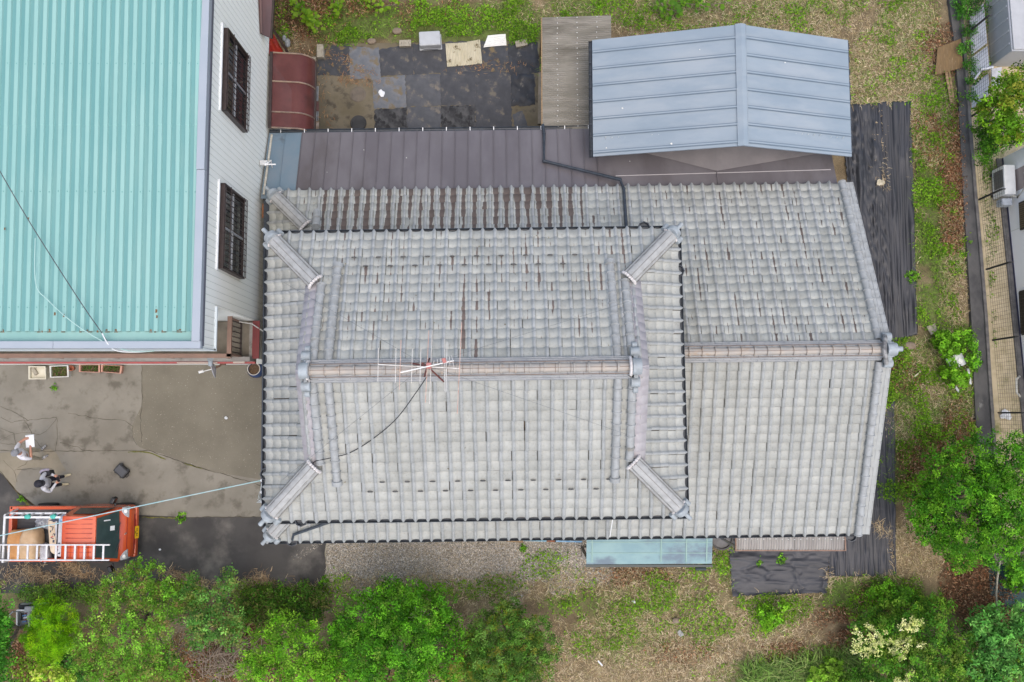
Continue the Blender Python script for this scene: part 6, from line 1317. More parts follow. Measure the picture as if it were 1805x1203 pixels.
def base_body(lean, step, hm):
    J = dict(pelvis=(0, 0, .92, (.14, .115)), waist=(lean * .25, 0, 1.06, (.145, .11)), chest=(lean * .7, 0, 1.28, (.165, .115)), neckb=(lean, 0, 1.44, (.075, .065)), neck=(lean + .02, 0, 1.50, .052), head0=(lean + .04, 0, 1.56, (.075, .085)), head1=(lean + .055, 0, 1.65, (.082, .10)), head2=(lean + .05, 0, 1.71, (.06, .075)),
        shL=(lean * .92, .17, 1.40, .066), shR=(lean * .92, -.17, 1.40, .066), hipL=(0, .085, .88, .098), hipR=(0, -.085, .88, .098),
        knL=(.05 + step, .10, .49, .066), knR=(.05 - step, -.10, .49, .066), caL=(.0 + step, .105, .30, .058), caR=(-.0 - step, -.105, .30, .058), anL=(.0 + step, .11, .10, .045), anR=(0 - step, -.11, .10, .045),
        heL=(-.03 + step, .11, .045, .042), heR=(-.03 - step, -.11, .045, .042), toL=(.13 + step, .13, .04, (.045, .035)), toR=(.13 - step, -.13, .04, (.045, .035)), tpL=(.20 + step, .135, .035, (.034, .028)), tpR=(.20 - step, -.135, .035, (.034, .028)))
    B = [('pelvis', 'waist', 1), ('waist', 'chest', 1), ('chest', 'neckb', 1), ('neckb', 'neck', 0), ('neck', 'head0', 0), ('head0', 'head1', 0), ('head1', 'head2', 0), ('chest', 'shL', 1), ('chest', 'shR', 1), ('pelvis', 'hipL', 2), ('pelvis', 'hipR', 2)]
    for s in 'LR': B += [(f'hip{s}', f'kn{s}', 2), (f'kn{s}', f'ca{s}', 2), (f'ca{s}', f'an{s}', 2), (f'an{s}', f'he{s}', 3), (f'he{s}', f'to{s}', 3), (f'to{s}', f'tp{s}', 3)]
    return J, B
def face(root, c, hairm, cap=None):
    c = Vector(c); b = MB(); b.ball(c + Vector((.098, 0, -.012)), (.02, .014, .022), 8, 6)
    for s in (-1, 1): b.ball(c + Vector((-.005, s * .086, -.02)), (.022, .012, .032), 8, 6)
    b.build('nose_and_ears', SKIN, root, local=True, smooth=True)
    b = MB()
    for s in (-1, 1): b.ball(c + Vector((.085, s * .032, .015)), (.012, .014, .008), 8, 6)
    b.build('eyes', DARK, root, local=True, smooth=True)
    b = MB(); b.ball(c + Vector((.088, 0, -.062)), (.012, .026, .007), 8, 6); b.build('mouth', M('lips', (.35, .13, .11), rough=.6) if 'lips' not in MATS else MATS['lips'], root, local=True, smooth=True)
    b = MB(); b.ball(c + Vector((-.028, 0, .035)), (.10, .094, .098), 14, 9); b.build('hair', hairm, root, local=True, smooth=True)
# first person: looks down at a clipboard held out to his left
J, B = base_body(.15, .06, 1.68)
J['elL'] = (.20, .30, 1.20, .048); J['wrL'] = (.36, .30, 1.22, .032); J['elR'] = (.20, -.25, 1.18, .050); J['wrR'] = (.36, -.02, 1.20, .034)
B += [('shL', 'elL', 1), ('shR', 'elR', 1), ('elL', 'wrL', 0), ('elR', 'wrR', 0)]
hand(J, B, 1, 'wrL', 'pmL', (.9, -.3, .05), (0, 0, 1), 0, .6); hand(J, B, -1, 'wrR', 'pmR', (.5, .85, -.05), (0, 0, 1), 0, .5)
f1 = at(68, 797, 0); f1 = (f1[0] + .12, f1[1] - .06, .012)
p1, _ = person('person', 'person in a white shirt and grey cap writing on a white clipboard', f1, R(38), J, B, [SKIN, SHIRT1, PANTS1, SHOE1])
HAIRB = M('black_hair', (.015, .013, .012), rough=.6)
face(p1, (.205, 0, 1.645), HAIRB)
CAPG = M('grey_cap', (.22, .23, .25), (.17, .175, .19), 14, .85)
b = MB(); b.ball((.18, 0, 1.70), (.112, .10, .085), 16, 9); b.lathe([(.0001, 0), (.075, .004), (.08, .0), (.075, -.006), (.0001, -.006)], (.28, 0, 1.675), 16); b.build('cap', CAPG, p1, local=True, smooth=True)
b = MB(); b.box((.09, 0, 1.665), (.03, .07, .05)); b.build('cap_strap', BLACKRUB, p1, local=True, bevel=.008)
ca_, sa_ = math.cos(R(38)), math.sin(R(38)); W1 = lambda x, y, z: (f1[0] + .95 * (x * ca_ - y * sa_), f1[1] + .95 * (x * sa_ + y * ca_), .95 * z + .012)
cl = thing('clipboard', 'white sheets on a clipboard held by the person in the grey cap', 'clipboard', W1(.47, .17, 1.18), R(38) - .55)
b = MB(); b.box((.0, .0, .012), (.24, .34, .008)); b.build('board', M('clipboard_board', (.35, .38, .40), rough=.5), cl, local=True, bevel=.004)
b = MB(); b.box((0, -.01, .019), (.225, .32, .005)); b.build('paper', PAPER, cl, local=True)
b = MB(); b.box((0, .155, .026), (.1, .025, .012)); b.build('clip', STEEL, cl, local=True, bevel=.003)
p1.scale = (.95, .95, .95)
# second person: black cap, pale shirt, navy trousers, looks at a phone
J, B = base_body(.14, .05, 1.68)
J['elL'] = (.14, .30, 1.16, .05); J['wrL'] = (.33, .16, 1.14, .034); J['elR'] = (.16, -.27, 1.15, .05); J['wrR'] = (.36, -.06, 1.16, .034)
B += [('shL', 'elL', 1), ('shR', 'elR', 1), ('elL', 'wrL', 1), ('elR', 'wrR', 1)]
hand(J, B, 1, 'wrL', 'pmL', (.8, -.55, .1), (0, 0, 1), 0, .6); hand(J, B, -1, 'wrR', 'pmR', (.75, .55, .1), (0, 0, 1), 0, .7)
f2 = at(107, 848, 0); f2 = (f2[0] + .10, f2[1] + .02, .012); r2 = R(10)
p2, _ = person('person', 'person in a black cap and navy trousers looking at a phone by the truck', f2, r2, J, B, [SKIN, SHIRT2, PANTS2, SHOE2])
face(p2, (.195, 0, 1.645), HAIRB)
b = MB(); b.ball((.16, 0, 1.69), (.125, .112, .095), 18, 9); b.ball((.165, 0, 1.785), (.012, .012, .006), 8, 5); b.lathe([(.0001, 0), (.08, .004), (.086, 0), (.08, -.006), (.0001, -.006)], (.255, 0, 1.665), 16); b.build('cap', M('black_cap', (.010, .011, .016), (.02, .02, .028), 12, .85), p2, local=True, smooth=True)
ca2, sa2 = math.cos(r2), math.sin(r2); W2 = lambda x, y, z: (f2[0] + .95 * (x * ca2 - y * sa2), f2[1] + .95 * (x * sa2 + y * ca2), .95 * z + .012)
b = MB(); b.box(W2(.45, .04, 1.19), (.075, .15, .01), r2 + .2); tag(b.build('phone', M('phone_black', (.015, .015, .018), rough=.1), org=W2(.45, .04, 1.18), bevel=.004), 'dark phone in the hands of the person in the black cap', 'phone')
bg_ = thing('shoulder_bag', 'black bag with a mauve strap beside the person in the black cap', 'bag', W2(.14, .25, .98), r2 + .15)
b = MB(); b.box((0, 0, .13), (.26, .14, .26)); b.build('body', M('black_nylon', (.012, .012, .016), (.025, .025, .03), 9, .7), bg_, local=True, bevel=.03, seg=3)
b = MB(); b.tube([(-.12, .07, .25), (-.05, .10, .31), (.06, .10, .31), (.13, .07, .25)], .03, 8, sq=.5); b.build('strap', M('mauve_grey_cloth', (.22, .2, .26), (.3, .28, .34), 8, .85), bg_, local=True, smooth=True)
p2.scale = (.95, .95, .95)
# ================================================================ GARDEN MACHINE left of the lime coloured bush
gm = thing('garden_cultivator', 'grey two wheeled garden machine with a white framed tray among the bushes', 'garden machine', at(45, 1085, 0))
GREYM = M('machine_grey', (.33, .34, .34), (.25, .26, .26), 6, .5)
b = MB(); q = [Vector(at(x, y, .45)) for x, y in [(30, 1076), (51, 1076), (51, 1105), (30, 1105)]]; c = sum(q, Vector()) / 4
for i in range(4): b.tube([q[i], q[(i + 1) % 4]], .022, 8)
b.build('tray_frame', M('white_frame_tube', (.62, .62, .6), rough=.4), gm)
b = MB(); b.box((c.x, c.y, .30), (.30, .42, .04)); 
for s in (-1, 1): b.box((c.x + s * .16, c.y, .38), (.02, .42, .14)); b.box((c.x, c.y + s * .21, .38), (.3, .02, .14))
b.build('tray', GREYM, gm)
b = MB(); b.box((c.x - .09, c.y + .02, .325), (.08, .2, .02)); b.build('tray_slot', DARK, gm)
for k in range(6):
    b = MB(); q_ = (c.x + random.uniform(-.02, .12), c.y - .12 + .055 * k); b.bar((q_[0] - .05, q_[1], .35), (q_[0] + .06, q_[1] + .03, .36), .03, .03); b.build('control_part', M('control_blue', (.08, .2, .4), (.12, .26, .5), 20, .6) if k == 0 else [MATS['control_blue'], REDP, STEEL][k % 3], gm)
e = Vector(at(60, 1086, .5)); b = MB(); b.box((e.x, e.y + .05, .40), (.36, .34, .28)); b.box((e.x - .1, e.y + .18, .52), (.3, .16, .08)); b.build('engine', GREYM, gm, bevel=.03)
b = MB()
for k in range(14): b.ball((e.x + random.uniform(-.05, .3), e.y + random.uniform(-.2, .15), random.uniform(.45, .6)), random.uniform(.025, .05), 8, 5)
b.build('engine_fittings', M('engine_parts', (.45, .45, .43), (.12, .12, .12), 18, .4), gm)
for px_, py_ in ((47, 1068), (76, 1068)):
    p = Vector(at(px_, py_, .2)); b = MB(); b.lathe([(.10, -.05), (.19, -.06), (.2, -.03), (.2, .03), (.19, .06), (.10, .05)], p, 20, Matrix.Rotation(R(90), 3, 'X')); wo = b.build('wheel', TYRE, gm, smooth=True)
    b = MB(); b.lathe([(.0001, .055), (.09, .06), (.16, .066), (.17, .06), (.16, -.06), (.0001, -.055)], (p.x, p.y, p.z), 18, Matrix.Rotation(R(90), 3, 'X')); b.build('rim', M('pale_rim_metal', (.5, .5, .5), rough=.4), wo, smooth=True)
b = MB(); h0 = [at(20, 1106, .75), at(17, 1098, .8), at(17, 1084, .8), at(22, 1079, .75), at(32, 1078, .5)]; b.tube(h0, .016, 7); b.tube([h0[0], at(32, 1104, .5)], .016, 7); b.build('handlebar', STEEL, gm)
# ================================================================ RIGHT HAND NEIGHBOUR
# mesh fence on the kerb
ft = [(1700, 60), (1709, 205), (1722, 352), (1735, 475), (1746, 600), (1756, 728), (1764, 850), (1768, 960)]
fpos = [(at(x, y, .16)[0] + .07, at(x, y, .16)[1]) for x, y in ft]
fpos = [(13.28, 12.6)] + fpos
fn = thing('mesh_fence', 'dark wire mesh fence standing on the kerb beside the neighbouring house', 'fence', (13.5, 5, .16))
DKW = M('dark_wire', (.03, .03, .032), rough=.5)
for i, (x, y) in enumerate(fpos):
    b = MB(); b.box((x, y, .72), (.045, .045, 1.16)); b.box((x + .05, y, 1.32), (.08, .03, .05)); b.build('post', DKW, fn)
for i in range(len(fpos) - 1):
    a, c = Vector((*fpos[i], 0)), Vector((*fpos[i + 1], 0)); L = (c - a).length; n = max(2, int(L / .105)); b = MB()
    for k in range(1, n): p = a + (c - a) * (k / n); b.box((p.x, p.y, .74), (.0045, .0045, 1.08))
    for k in range(11): zz = .2 + k * .108; b.bar((a.x + .004, a.y, zz), (c.x + .004, c.y, zz), .0045, .0045)
    b.build('mesh_panel', DKW, fn)
# white house
wh = thing('white_house', 'white walled neighbouring house at the right edge of the photo', 'house', (16, 3, 0))
WHT = M('white_render_wall', (.86, .87, .88), (.88, .89, .90), 1.5, .6); BAND = M('mauve_brown_band', (.38, .32, .30), (.35, .29, .27), 3, .7)
wx0, wx1 = 14.36, 14.24; wy0_, wy1_ = -8.0, 7.35
PW = lambda y: 14.42 + (y - 1.4) * (14.17 - 14.42) / (6.4 - 1.4)
b = MB(); b.prism([(PW(wy0_), wy0_), (24, wy0_), (24, wy1_), (PW(wy1_), wy1_)], 0, 3.3); b.build('wall', WHT, wh)
b = MB(); b.prism([(PW(wy0_) - .012, wy0_), (PW(wy1_) - .012, wy1_), (PW(wy1_), wy1_), (PW(wy0_), wy0_)], 0, .12); b.build('base_course', M('dark_blue_base', (.05, .05, .09), rough=.6), wh)
b = MB(); b.prism([(PW(6.25) - .006, 6.25), (PW(6.85) - .006, 6.85), (PW(6.85), 6.85), (PW(6.25), 6.25)], .12, 3.3); b.build('wall_band', BAND, wh)
b = MB()
for yy in (5.2, 3.4): b.box((PW(yy) - .004, yy, 1.7), (.008, .01, 3.1))
b.build('wall_joint', GROOVE, wh)
for y0_, y1_, z0, z1 in ((5.15, 5.85, .75, 2.4), (2.25, 3.42, .35, 2.3)):
    xx = PW((y0_ + y1_) / 2); fr = MB(); fr.box((xx - .04, (y0_ + y1_) / 2, (z0 + z1) / 2), (.06, y1_ - y0_ + .08, z1 - z0 + .08)); wi = fr.build('window', M('dark_window_frame', (.035, .032, .03), rough=.5) if 'dark_window_frame' not in MATS else MATS['dark_window_frame'], wh)
    b = MB()
    if y0_ > 4:
        for k in range(12): b.box((xx - .08, y0_ + (k + .5) * (y1_ - y0_) / 12, (z0 + z1) / 2), (.02, .03, z1 - z0))
        b.build('louvres', M('brown_louvre', (.13, .1, .06), (.17, .13, .08), 9, .7), wi)
    else:
        for k in range(13): b.box((xx - .10, y0_ + k * (y1_ - y0_) / 12, (z0 + z1) / 2), (.015, .02, z1 - z0))
        for k in range(5): b.box((xx - .10, (y0_ + y1_) / 2, z0 + k * (z1 - z0) / 4), (.015, y1_ - y0_, .02))
        b.build('window_bars', DARK, wi)
b = MB(); b.lathe([(.06, 0), (.065, .02), (.05, .03), (.0001, .03)], (PW(5.3) - .03, 5.25, .9), 14, Matrix.Rotation(R(-90), 3, 'Y')); b.build('round_vent', M('grey_vent', (.45, .46, .47), rough=.5), wh)
b = MB(); b.slab([(PW(wy0_) + .3, wy0_, 3.4), (24.5, wy0_, 3.4), (24.5, wy1_ - .1, 3.4), (PW(wy1_) + .3, wy1_ - .1, 3.4)], .09); b.build('roof_edge', M('dark_roof_edge', (.05, .05, .055), rough=.6), wh)
cs = MB(); cs.prism([(PW(wy0_) - .16, wy0_), (PW(wy1_) - .16, wy1_), (PW(wy1_) - .013, wy1_), (PW(wy0_) - .013, wy0_)], 0, .06); tag(cs.build('footing_strip', KERB), kind='structure')
ac = thing('air_conditioner', 'white outdoor air conditioner unit against the white house wall', 'air conditioner', at(1741, 305, .1))
acx, acy = 13.93, 6.55
b = MB(); b.box((acx, acy, .42), (.32, .84, .62)); b.build('body', WHITE, ac, bevel=.02)
b = MB(); b.box((acx - .163, acy + .06, .45), (.012, .5, .46)); b.build('fan_grille', M('ac_grille', (.12, .125, .13), rough=.5), ac)
b = MB()
for s in (-.3, .3): b.box((acx, acy + s, .055), (.34, .08, .1))
b.build('feet', DARK, ac)
b = MB(); b.tube([(acx + .1, acy - .38, .5), (acx + .2, acy - .5, .7), (PW(6) - .08, acy - .35, 1.1), (PW(6) - .08, acy - .1, 1.25), (PW(6) - .06, acy + .1, 1.1)], .035, 8); b.build('pipe_cover', M('cream_pipe', (.55, .54, .48), rough=.5), ac, smooth=True)
b = MB(); b.box((13.9, 5.95, .45), (.3, .2, .3)); tag(b.build('meter_cover', M('pale_blue_grey', (.42, .46, .5), (.35, .38, .42), 9, .5), org=(13.9, 5.95, .3), bevel=.02), 'pale blue grey fitting below the white air conditioner', 'meter')
# grey shed and things in the top right corner
gs = thing('storage_shed', 'grey metal shed with a flat top in the upper right corner', 'shed', (14.9, 11, 0))
GSM = M('grey_shed_metal', (.36, .38, .41), (.40, .42, .45), 2, .45); 
q = [at(x, y, 0) for x, y in [(1745, 118), (1731, -60)]]; b = MB(); b.prism([(q[0][0], q[0][1]), (17, q[0][1] - .02), (17, q[1][1]), (q[1][0], q[1][1])], 0, 1.12); b.build('body', GSM, gs, bevel=.03)
b = MB(); b.prism([(q[0][0] + .03, q[0][1] + .03), (17, q[0][1] + .02), (17, q[1][1]), (q[1][0] + .03, q[1][1])], 1.12, 1.17); b.build('lid', M('pale_shed_top', (.40, .41, .42), (.34, .35, .36), 1.5, .6), gs, bevel=.012)
b = MB()
for k in range(6): yy = q[0][1] + .25 + k * .36; xx = q[0][0] + (q[1][0] - q[0][0]) * (yy - q[0][1]) / (q[1][1] - q[0][1]); b.box((xx - .006, yy, .55), (.012, .05, 1.0))
b.build('wall_ribs', M('pale_rib', (.46, .48, .51), rough=.5), gs)
PB_ = M('pale_blue_panel', (.44, .47, .52), (.36, .385, .43), 3, .5, c3=(.26, .28, .31), s3=2, lo3=.52, hi3=.72)
for lab, pts in (('uppermost pale blue grey panel leaning behind the mesh fence', [(1709, 27), (1734, 6), (1740, 76), (1713, 97)]), ('middle pale blue grey panel leaning behind the mesh fence', [(1713, 101), (1741, 81), (1744, 117), (1712, 140)]), ('lowest crumpled pale panel behind the mesh fence next to the clipped tree', [(1712, 152), (1742, 130), (1745, 165), (1714, 192)])):
    P = [Vector(at(x, y, .22 if x < 1720 else .5)) for x, y in pts]; c = sum(P, Vector()) / 4; b = MB(); b.slab(P[::-1], .04); tag(b.build('panel', PB_, org=(c.x, c.y, .2)), lab, 'panel', 'pale panels behind the mesh fence')
b = MB(); b.slab([at(1748, 152, .3), at(1762, 150, .3), at(1766, 118, .35), at(1748, 122, .35)], .03); tag(b.build('plastic_cover', M('dull_clear_plastic', (.36, .37, .39), (.48, .49, .52), 7, .3, bump=.6, bs=12), org=at(1755, 135, .2)), 'crumpled translucent plastic cover below the pale panel by the fence', 'cover')
b = MB(); b.tube([at(1728, 123, .75), at(1750, 119, .75)], .05, 10); b.tube([at(1718, 140, .6), at(1730, 124, .72)], .03, 8); tag(b.build('pipe_elbow', STEEL, org=at(1735, 125, .6), smooth=True), 'silver pipe elbow between the mesh fence and the grey shed', 'pipe')
scrap('white_bag', 'white plastic bag on the sandy pavers behind the mesh fence', 'bag', 1771, 731, .17, PAPER, .05, 11, .12, 21)
b = MB(); b.tube([at(1797, 664, .3), at(1792, 668, .5), at(1792, 692, .5), at(1798, 699, .3)], .03, 8); tag(b.build('looped_hose', M('cream_hose', (.55, .54, .48), rough=.5), org=at(1795, 680, .2), smooth=True), 'cream looped pipe against the white house wall', 'pipe')
# teal water channel with a pole, lower right
b = MB(); q = [at(x, y, .013) for x, y in [(1742, 985), (1830, 975), (1830, 1085), (1752, 1090), (1745, 1040)]]; b.face(q[::-1]); tag(b.build('pond_water', M('teal_pond_water', (.035, .075, .08), (.06, .10, .105), 2.5, .12, spec=.6, c3=(.10, .13, .13), s3=2, lo3=.55, hi3=.75), ), kind='structure')
b = MB(); b.tube([at(1763, 988, .5), at(1758, 1020, .45), at(1756, 1050, .4), at(1759, 1082, .2)], .025, 7); tag(b.build('old_rope', M('pale_rope', (.38, .36, .3), (.28, .26, .2), 14, .9), org=at(1758, 1035, .2)), 'pale rope hanging over the edge of the teal pond', 'rope')
b = MB(); b.bar(at(1752, 986, .4), at(1830, 975, .4), .3, .1); b.bar(at(1790, 972, .45), at(1830, 986, .45), .12, .1); tag(b.build('weathered_beam', M('grey_brown_beam', (.10, .09, .08), (.17, .15, .13), 4, .9, stretch=(.4, 4, 1)), org=at(1790, 980, .3)), 'weathered grey beam under the big right hand tree by the pond', 'beam')
# ================================================================ TREES, SHRUBS, VINES
BLOS = M('cream_blossom', (1, 1, 1), (.95, .93, .85), 9, .7, attr='Col', trans=.2)
def crown_pts(lobes, dens, cr, inner=.35):
    C, N, K = [], [], []; k0 = 0
    for (px_, py_, z, r_) in lobes:
        c = np.array(at(px_, py_, z)); r_ = r_ * 1.12; n = max(6, int(dens * r_ * r_ * (4.6 if dens < 400 else 1)))
        d = rng.normal(size=(n, 3)); d[:, 2] = np.abs(d[:, 2]) * 1.0 - .35; d /= np.linalg.norm(d, axis=1, keepdims=True)
        lump = .72 + .5 * rng.random(n) ** 1.5; rad = r_ * lump; rad[rng.random(n) < inner] *= .65
        p = c + d * rad[:, None] * np.array([1, 1, .8]); p[:, 2] = np.maximum(p[:, 2], .05)
        C.append(p); N.append(d); K.append(np.arange(n) + k0); k0 += n
    return np.concatenate(C), np.concatenate(N)
def foliage(name, lobes, cols, parent, leaf=.07, dens=46, per=20, cr=.14, asp=.55, tips=None, tipf=0.0, mat=LEAF, up=.6, spread=.48, jit=.18, needle=False):
    P, D = crown_pts(lobes, dens, cr); n = len(P)
    cc = pal(n, cols, .12); lum = rng.uniform(.38, 1.5, n); cc = cc * lum[:, None] * np.array([1.85, 1.98, 1.4])
    if tips is not None:
        q = rng.random(n) < tipf; cc[q] = pal(int(q.sum()), tips, .15)
    m = per; off = rng.normal(size=(n, m, 3)); off /= np.linalg.norm(off, axis=2, keepdims=True); off *= (rng.random((n, m, 1)) ** .5) * cr; off[..., 2] *= .6
    C = (P[:, None] + off).reshape(-1, 3)
    if needle: Nn = np.cross(off.reshape(-1, 3) + D.repeat(m, 0) * .06, rng.normal(size=(n * m, 3)))
    else: Nn = D.repeat(m, 0) * .5 + np.array([0, 0, up]) + rng.normal(0, spread, (n * m, 3))
    S = leaf * rng.uniform(.6, 1.35, n * m)
    V, Fq = leaves(C, Nn, S, asp)
    col_ = (cc.repeat(m, 0) * (1 + rng.normal(0, jit, (n * m, 1)))).clip(.005, .9)
    return npmesh(name, V, Fq, mat, {'Col': np.repeat(col_, 4, 0)}, parent=parent)
def woody(name, root, base, lobes, r0=.09, mat=BARK):
    b = MB(); B0 = Vector(base); zf = min(l[2] for l in lobes) * .45
    fork = Vector((B0.x + random.uniform(-.05, .05), B0.y + random.uniform(-.05, .05), max(.15, zf))); b.tube([B0, (B0 + fork) / 2 + Vector((.02, -.015, 0)), fork], [r0, r0 * .8, r0 * .7], 9)
    for (px_, py_, z, r_) in lobes:
        e = Vector(at(px_, py_, z)); mid = fork.lerp(e, .5) + Vector((random.uniform(-.1, .1), random.uniform(-.1, .1), -.12)); b.tube([fork, mid, e], [r0 * .5, r0 * .34, r0 * .12], 7)
        for k in range(3):
            q = e + Vector((random.uniform(-1, 1), random.uniform(-1, 1), random.uniform(-.1, .6))) * r_ * .8; b.tube([mid.lerp(e, .5), q], [r0 * .2, .006], 5)
    return b.build(name, mat, root, smooth=True)
def tree(name, label, cat, lobes, cols, **kw):
    r0 = kw.pop('trunk', .07); grp = kw.pop('group', None)
    pts = [at(*l[:3]) for l in lobes]; bx = sum(p[0] for p in pts) / len(pts); by = sum(p[1] for p in pts) / len(pts)
    root = thing(name, label, cat, (bx, by, 0), group=grp)
    woody('trunk', root, (bx, by, 0), lobes, r0); foliage('crown', lobes, cols, root, **kw); return root
TG = 'trees and shrubs around the plot'
G1 = [(.045, .15, .010), (.075, .21, .014), (.11, .27, .022), (.03, .10, .012)]
t = tree('leafy_tree', 'large rounded bright green tree in front of the middle of the house', 'tree', [(640, 1092, 2.0, .62), (700, 1070, 2.3, .62), (752, 1082, 2.0, .60), (645, 1150, 2.3, .72), (715, 1130, 2.7, .78), (770, 1140, 2.1, .56), (685, 1195, 2.4, .80), (755, 1195, 2.1, .62), (608, 1112, 1.6, .40), (690, 1043, 1.7, .30), (600, 1160, 1.6, .42), (785, 1100, 1.7, .34)], G1, dens=78, per=26, leaf=.056, group=TG, trunk=.1, tips=[(.2, .34, .04), (.13, .30, .03)], tipf=.12)
b = MB(); c = Vector(at(738, 1092, 2.75))
for k in range(34): a = random.uniform(0, 6.28); q = c + Vector((math.cos(a), math.sin(a), random.uniform(-.1, .25))) * random.uniform(.1, .34); b.tube([c + Vector((random.uniform(-.1, .1), random.uniform(-.1, .1), -.3)), q], [.008, .004], 4)
b.build('dead_twigs', M('grey_twig', (.26, .23, .2), (.18, .15, .12), 9, .9), t)
tree('leafy_tree', 'large dense green tree at the right edge by the drain channel and pond', 'tree', [(1660, 832, 2.3, .48), (1712, 812, 2.5, .58), (1770, 818, 2.6, .62), (1640, 880, 2.3, .48), (1692, 866, 2.8, .46), (1765, 872, 2.9, .66), (1648, 928, 2.3, .46), (1700, 952, 2.6, .50), (1768, 930, 2.6, .56), (1690, 982, 2.0, .34), (1742, 968, 2.3, .40), (1800, 900, 2.6, .5), (1735, 905, 2.2, .46), (1640, 905, 1.8, .4), (1670, 950, 1.9, .42), (1735, 850, 2.2, .5), (1790, 955, 2.0, .5), (1640, 870, 1.6, .3), (1800, 800, 2.2, .4)],
     [(.035, .12, .008), (.055, .16, .010), (.08, .205, .013), (.125, .26, .022), (.02, .08, .008)], dens=62, per=24, leaf=.07, asp=.42, group=TG, trunk=.11)
OL = [(.095, .215, .022), (.13, .26, .035), (.065, .17, .018), (.17, .29, .05)]
tree('loose_shrub', 'tall loose olive green shrub below the front of the red truck', 'shrub', [(240, 1000, 1.5, .22), (222, 1018, 1.6, .26), (268, 1010, 1.5, .26), (195, 1035, 1.5, .26), (250, 1045, 2.0, .36), (292, 1042, 1.8, .30), (215, 1075, 2.0, .38), (265, 1085, 2.2, .38), (180, 1085, 1.8, .32), (300, 1080, 1.9, .3), (165, 1125, 1.9, .34), (225, 1125, 2.3, .42), (280, 1125, 2.2, .36), (150, 1165, 1.8, .34), (205, 1170, 2.2, .40), (260, 1170, 2.2, .40), (180, 1205, 1.9, .36), (240, 1210, 2.0, .36), (300, 1190, 1.9, .34), (140, 1140, 1.5, .26)],
     OL, dens=74, per=22, leaf=.06, cr=.13, asp=.45, tips=[(.30, .22, .09), (.24, .27, .06)], tipf=.22, group=TG, trunk=.05)
tree('loose_shrub', 'blue green shrub with yellowish shoots beside the olive green shrub', 'shrub', [(335, 1048, 1.7, .28), (340, 1022, 1.4, .16), (398, 1030, 1.7, .24), (402, 1012, 1.5, .14), (375, 1062, 1.9, .32), (345, 1085, 1.9, .32), (405, 1085, 1.9, .30), (375, 1108, 2.0, .34), (410, 1125, 1.8, .26), (350, 1125, 1.8, .28), (300, 1165, 1.6, .3), (420, 1105, 1.5, .2)],
     [(.075, .18, .045), (.11, .22, .06), (.05, .13, .03)], dens=70, per=22, leaf=.06, cr=.13, tips=[(.28, .33, .08), (.22, .29, .07)], tipf=.3, group=TG, trunk=.05)
tree('feathery_bush', 'lime yellow feathery bush next to the garden machine', 'bush', [(92, 1068, .8, .26), (78, 1092, .95, .34), (112, 1090, 1.0, .34), (68, 1125, .9, .34), (100, 1125, 1.15, .40), (122, 1120, .95, .26), (85, 1148, .85, .28), (60, 1140, .6, .2)],
     [(.125, .27, .008), (.18, .34, .01), (.08, .20, .01), (.22, .38, .015)], dens=120, per=34, leaf=.11, cr=.12, asp=.09, needle=True, group=TG, trunk=.035)
tree('leafy_tree', 'yellow green tree at the lower edge left of the large rounded tree', 'tree', [(500, 1108, 2.0, .42), (545, 1108, 1.7, .24), (460, 1140, 2.0, .44), (520, 1148, 2.4, .52), (565, 1175, 2.0, .38), (475, 1190, 2.1, .52), (535, 1198, 2.2, .52), (440, 1175, 1.7, .3), (585, 1200, 1.7, .3)],
     [(.09, .22, .014), (.13, .28, .02), (.06, .16, .012), (.19, .33, .04)], dens=62, per=23, leaf=.065, asp=.45, group=TG)
tree('round_shrub', 'dark green rounded shrub with yellow tips right of the large rounded tree', 'shrub', [(890, 1098, 2.0, .50), (850, 1122, 1.9, .44), (932, 1115, 1.9, .48), (880, 1155, 2.4, .62), (940, 1162, 2.1, .50), (865, 1198, 2.2, .56), (928, 1205, 2.1, .5), (838, 1170, 1.7, .36), (955, 1140, 1.7, .4), (900, 1080, 1.6, .34), (910, 1130, 2.0, .55), (860, 1160, 1.9, .5), (905, 1185, 2.0, .55), (835, 1140, 1.6, .36), (840, 1205, 1.6, .4)],
     [(.055, .13, .02), (.09, .18, .035), (.035, .09, .015), (.12, .2, .06)], dens=78, per=26, leaf=.05, cr=.11, asp=.5, tips=[(.22, .29, .025), (.15, .24, .04), (.27, .28, .04)], tipf=.2, group=TG)
fl = tree('flowering_shrub', 'dark green shrub carrying cream white blossom in the lower right', 'shrub', [(1535, 1120, 1.2, .50), (1590, 1125, 1.4, .56), (1640, 1112, 1.3, .50), (1610, 1170, 1.5, .56), (1550, 1175, 1.3, .50), (1665, 1160, 1.3, .50), (1600, 1075, .8, .44), (1650, 1078, .8, .40), (1700, 1130, 1.0, .40), (1590, 1210, 1.3, .46), (1650, 1210, 1.3, .46), (1520, 1205, 1.1, .4), (1700, 1195, 1.1, .46), (1560, 1080, .7, .34)],
     [(.045, .13, .015), (.07, .18, .02), (.03, .085, .012), (.13, .22, .03)], dens=64, per=24, leaf=.075, asp=.4, group=TG, tips=[(.2, .3, .04)], tipf=.12)
bl = [(1512, 1112), (1508, 1135), (1520, 1128), (1534, 1102), (1538, 1118), (1545, 1128), (1532, 1140), (1556, 1118), (1562, 1128), (1550, 1135), (1528, 1150), (1545, 1150), (1512, 1150), (1578, 1135), (1586, 1132), (1572, 1148), (1590, 1150), (1600, 1132), (1585, 1160), (1603, 1108), (1598, 1100), (1618, 1104), (1592, 1106), (1622, 1100), (1608, 1095), (1532, 1208), (1600, 1200), (1605, 1190), (1620, 1138), (1580, 1200)]
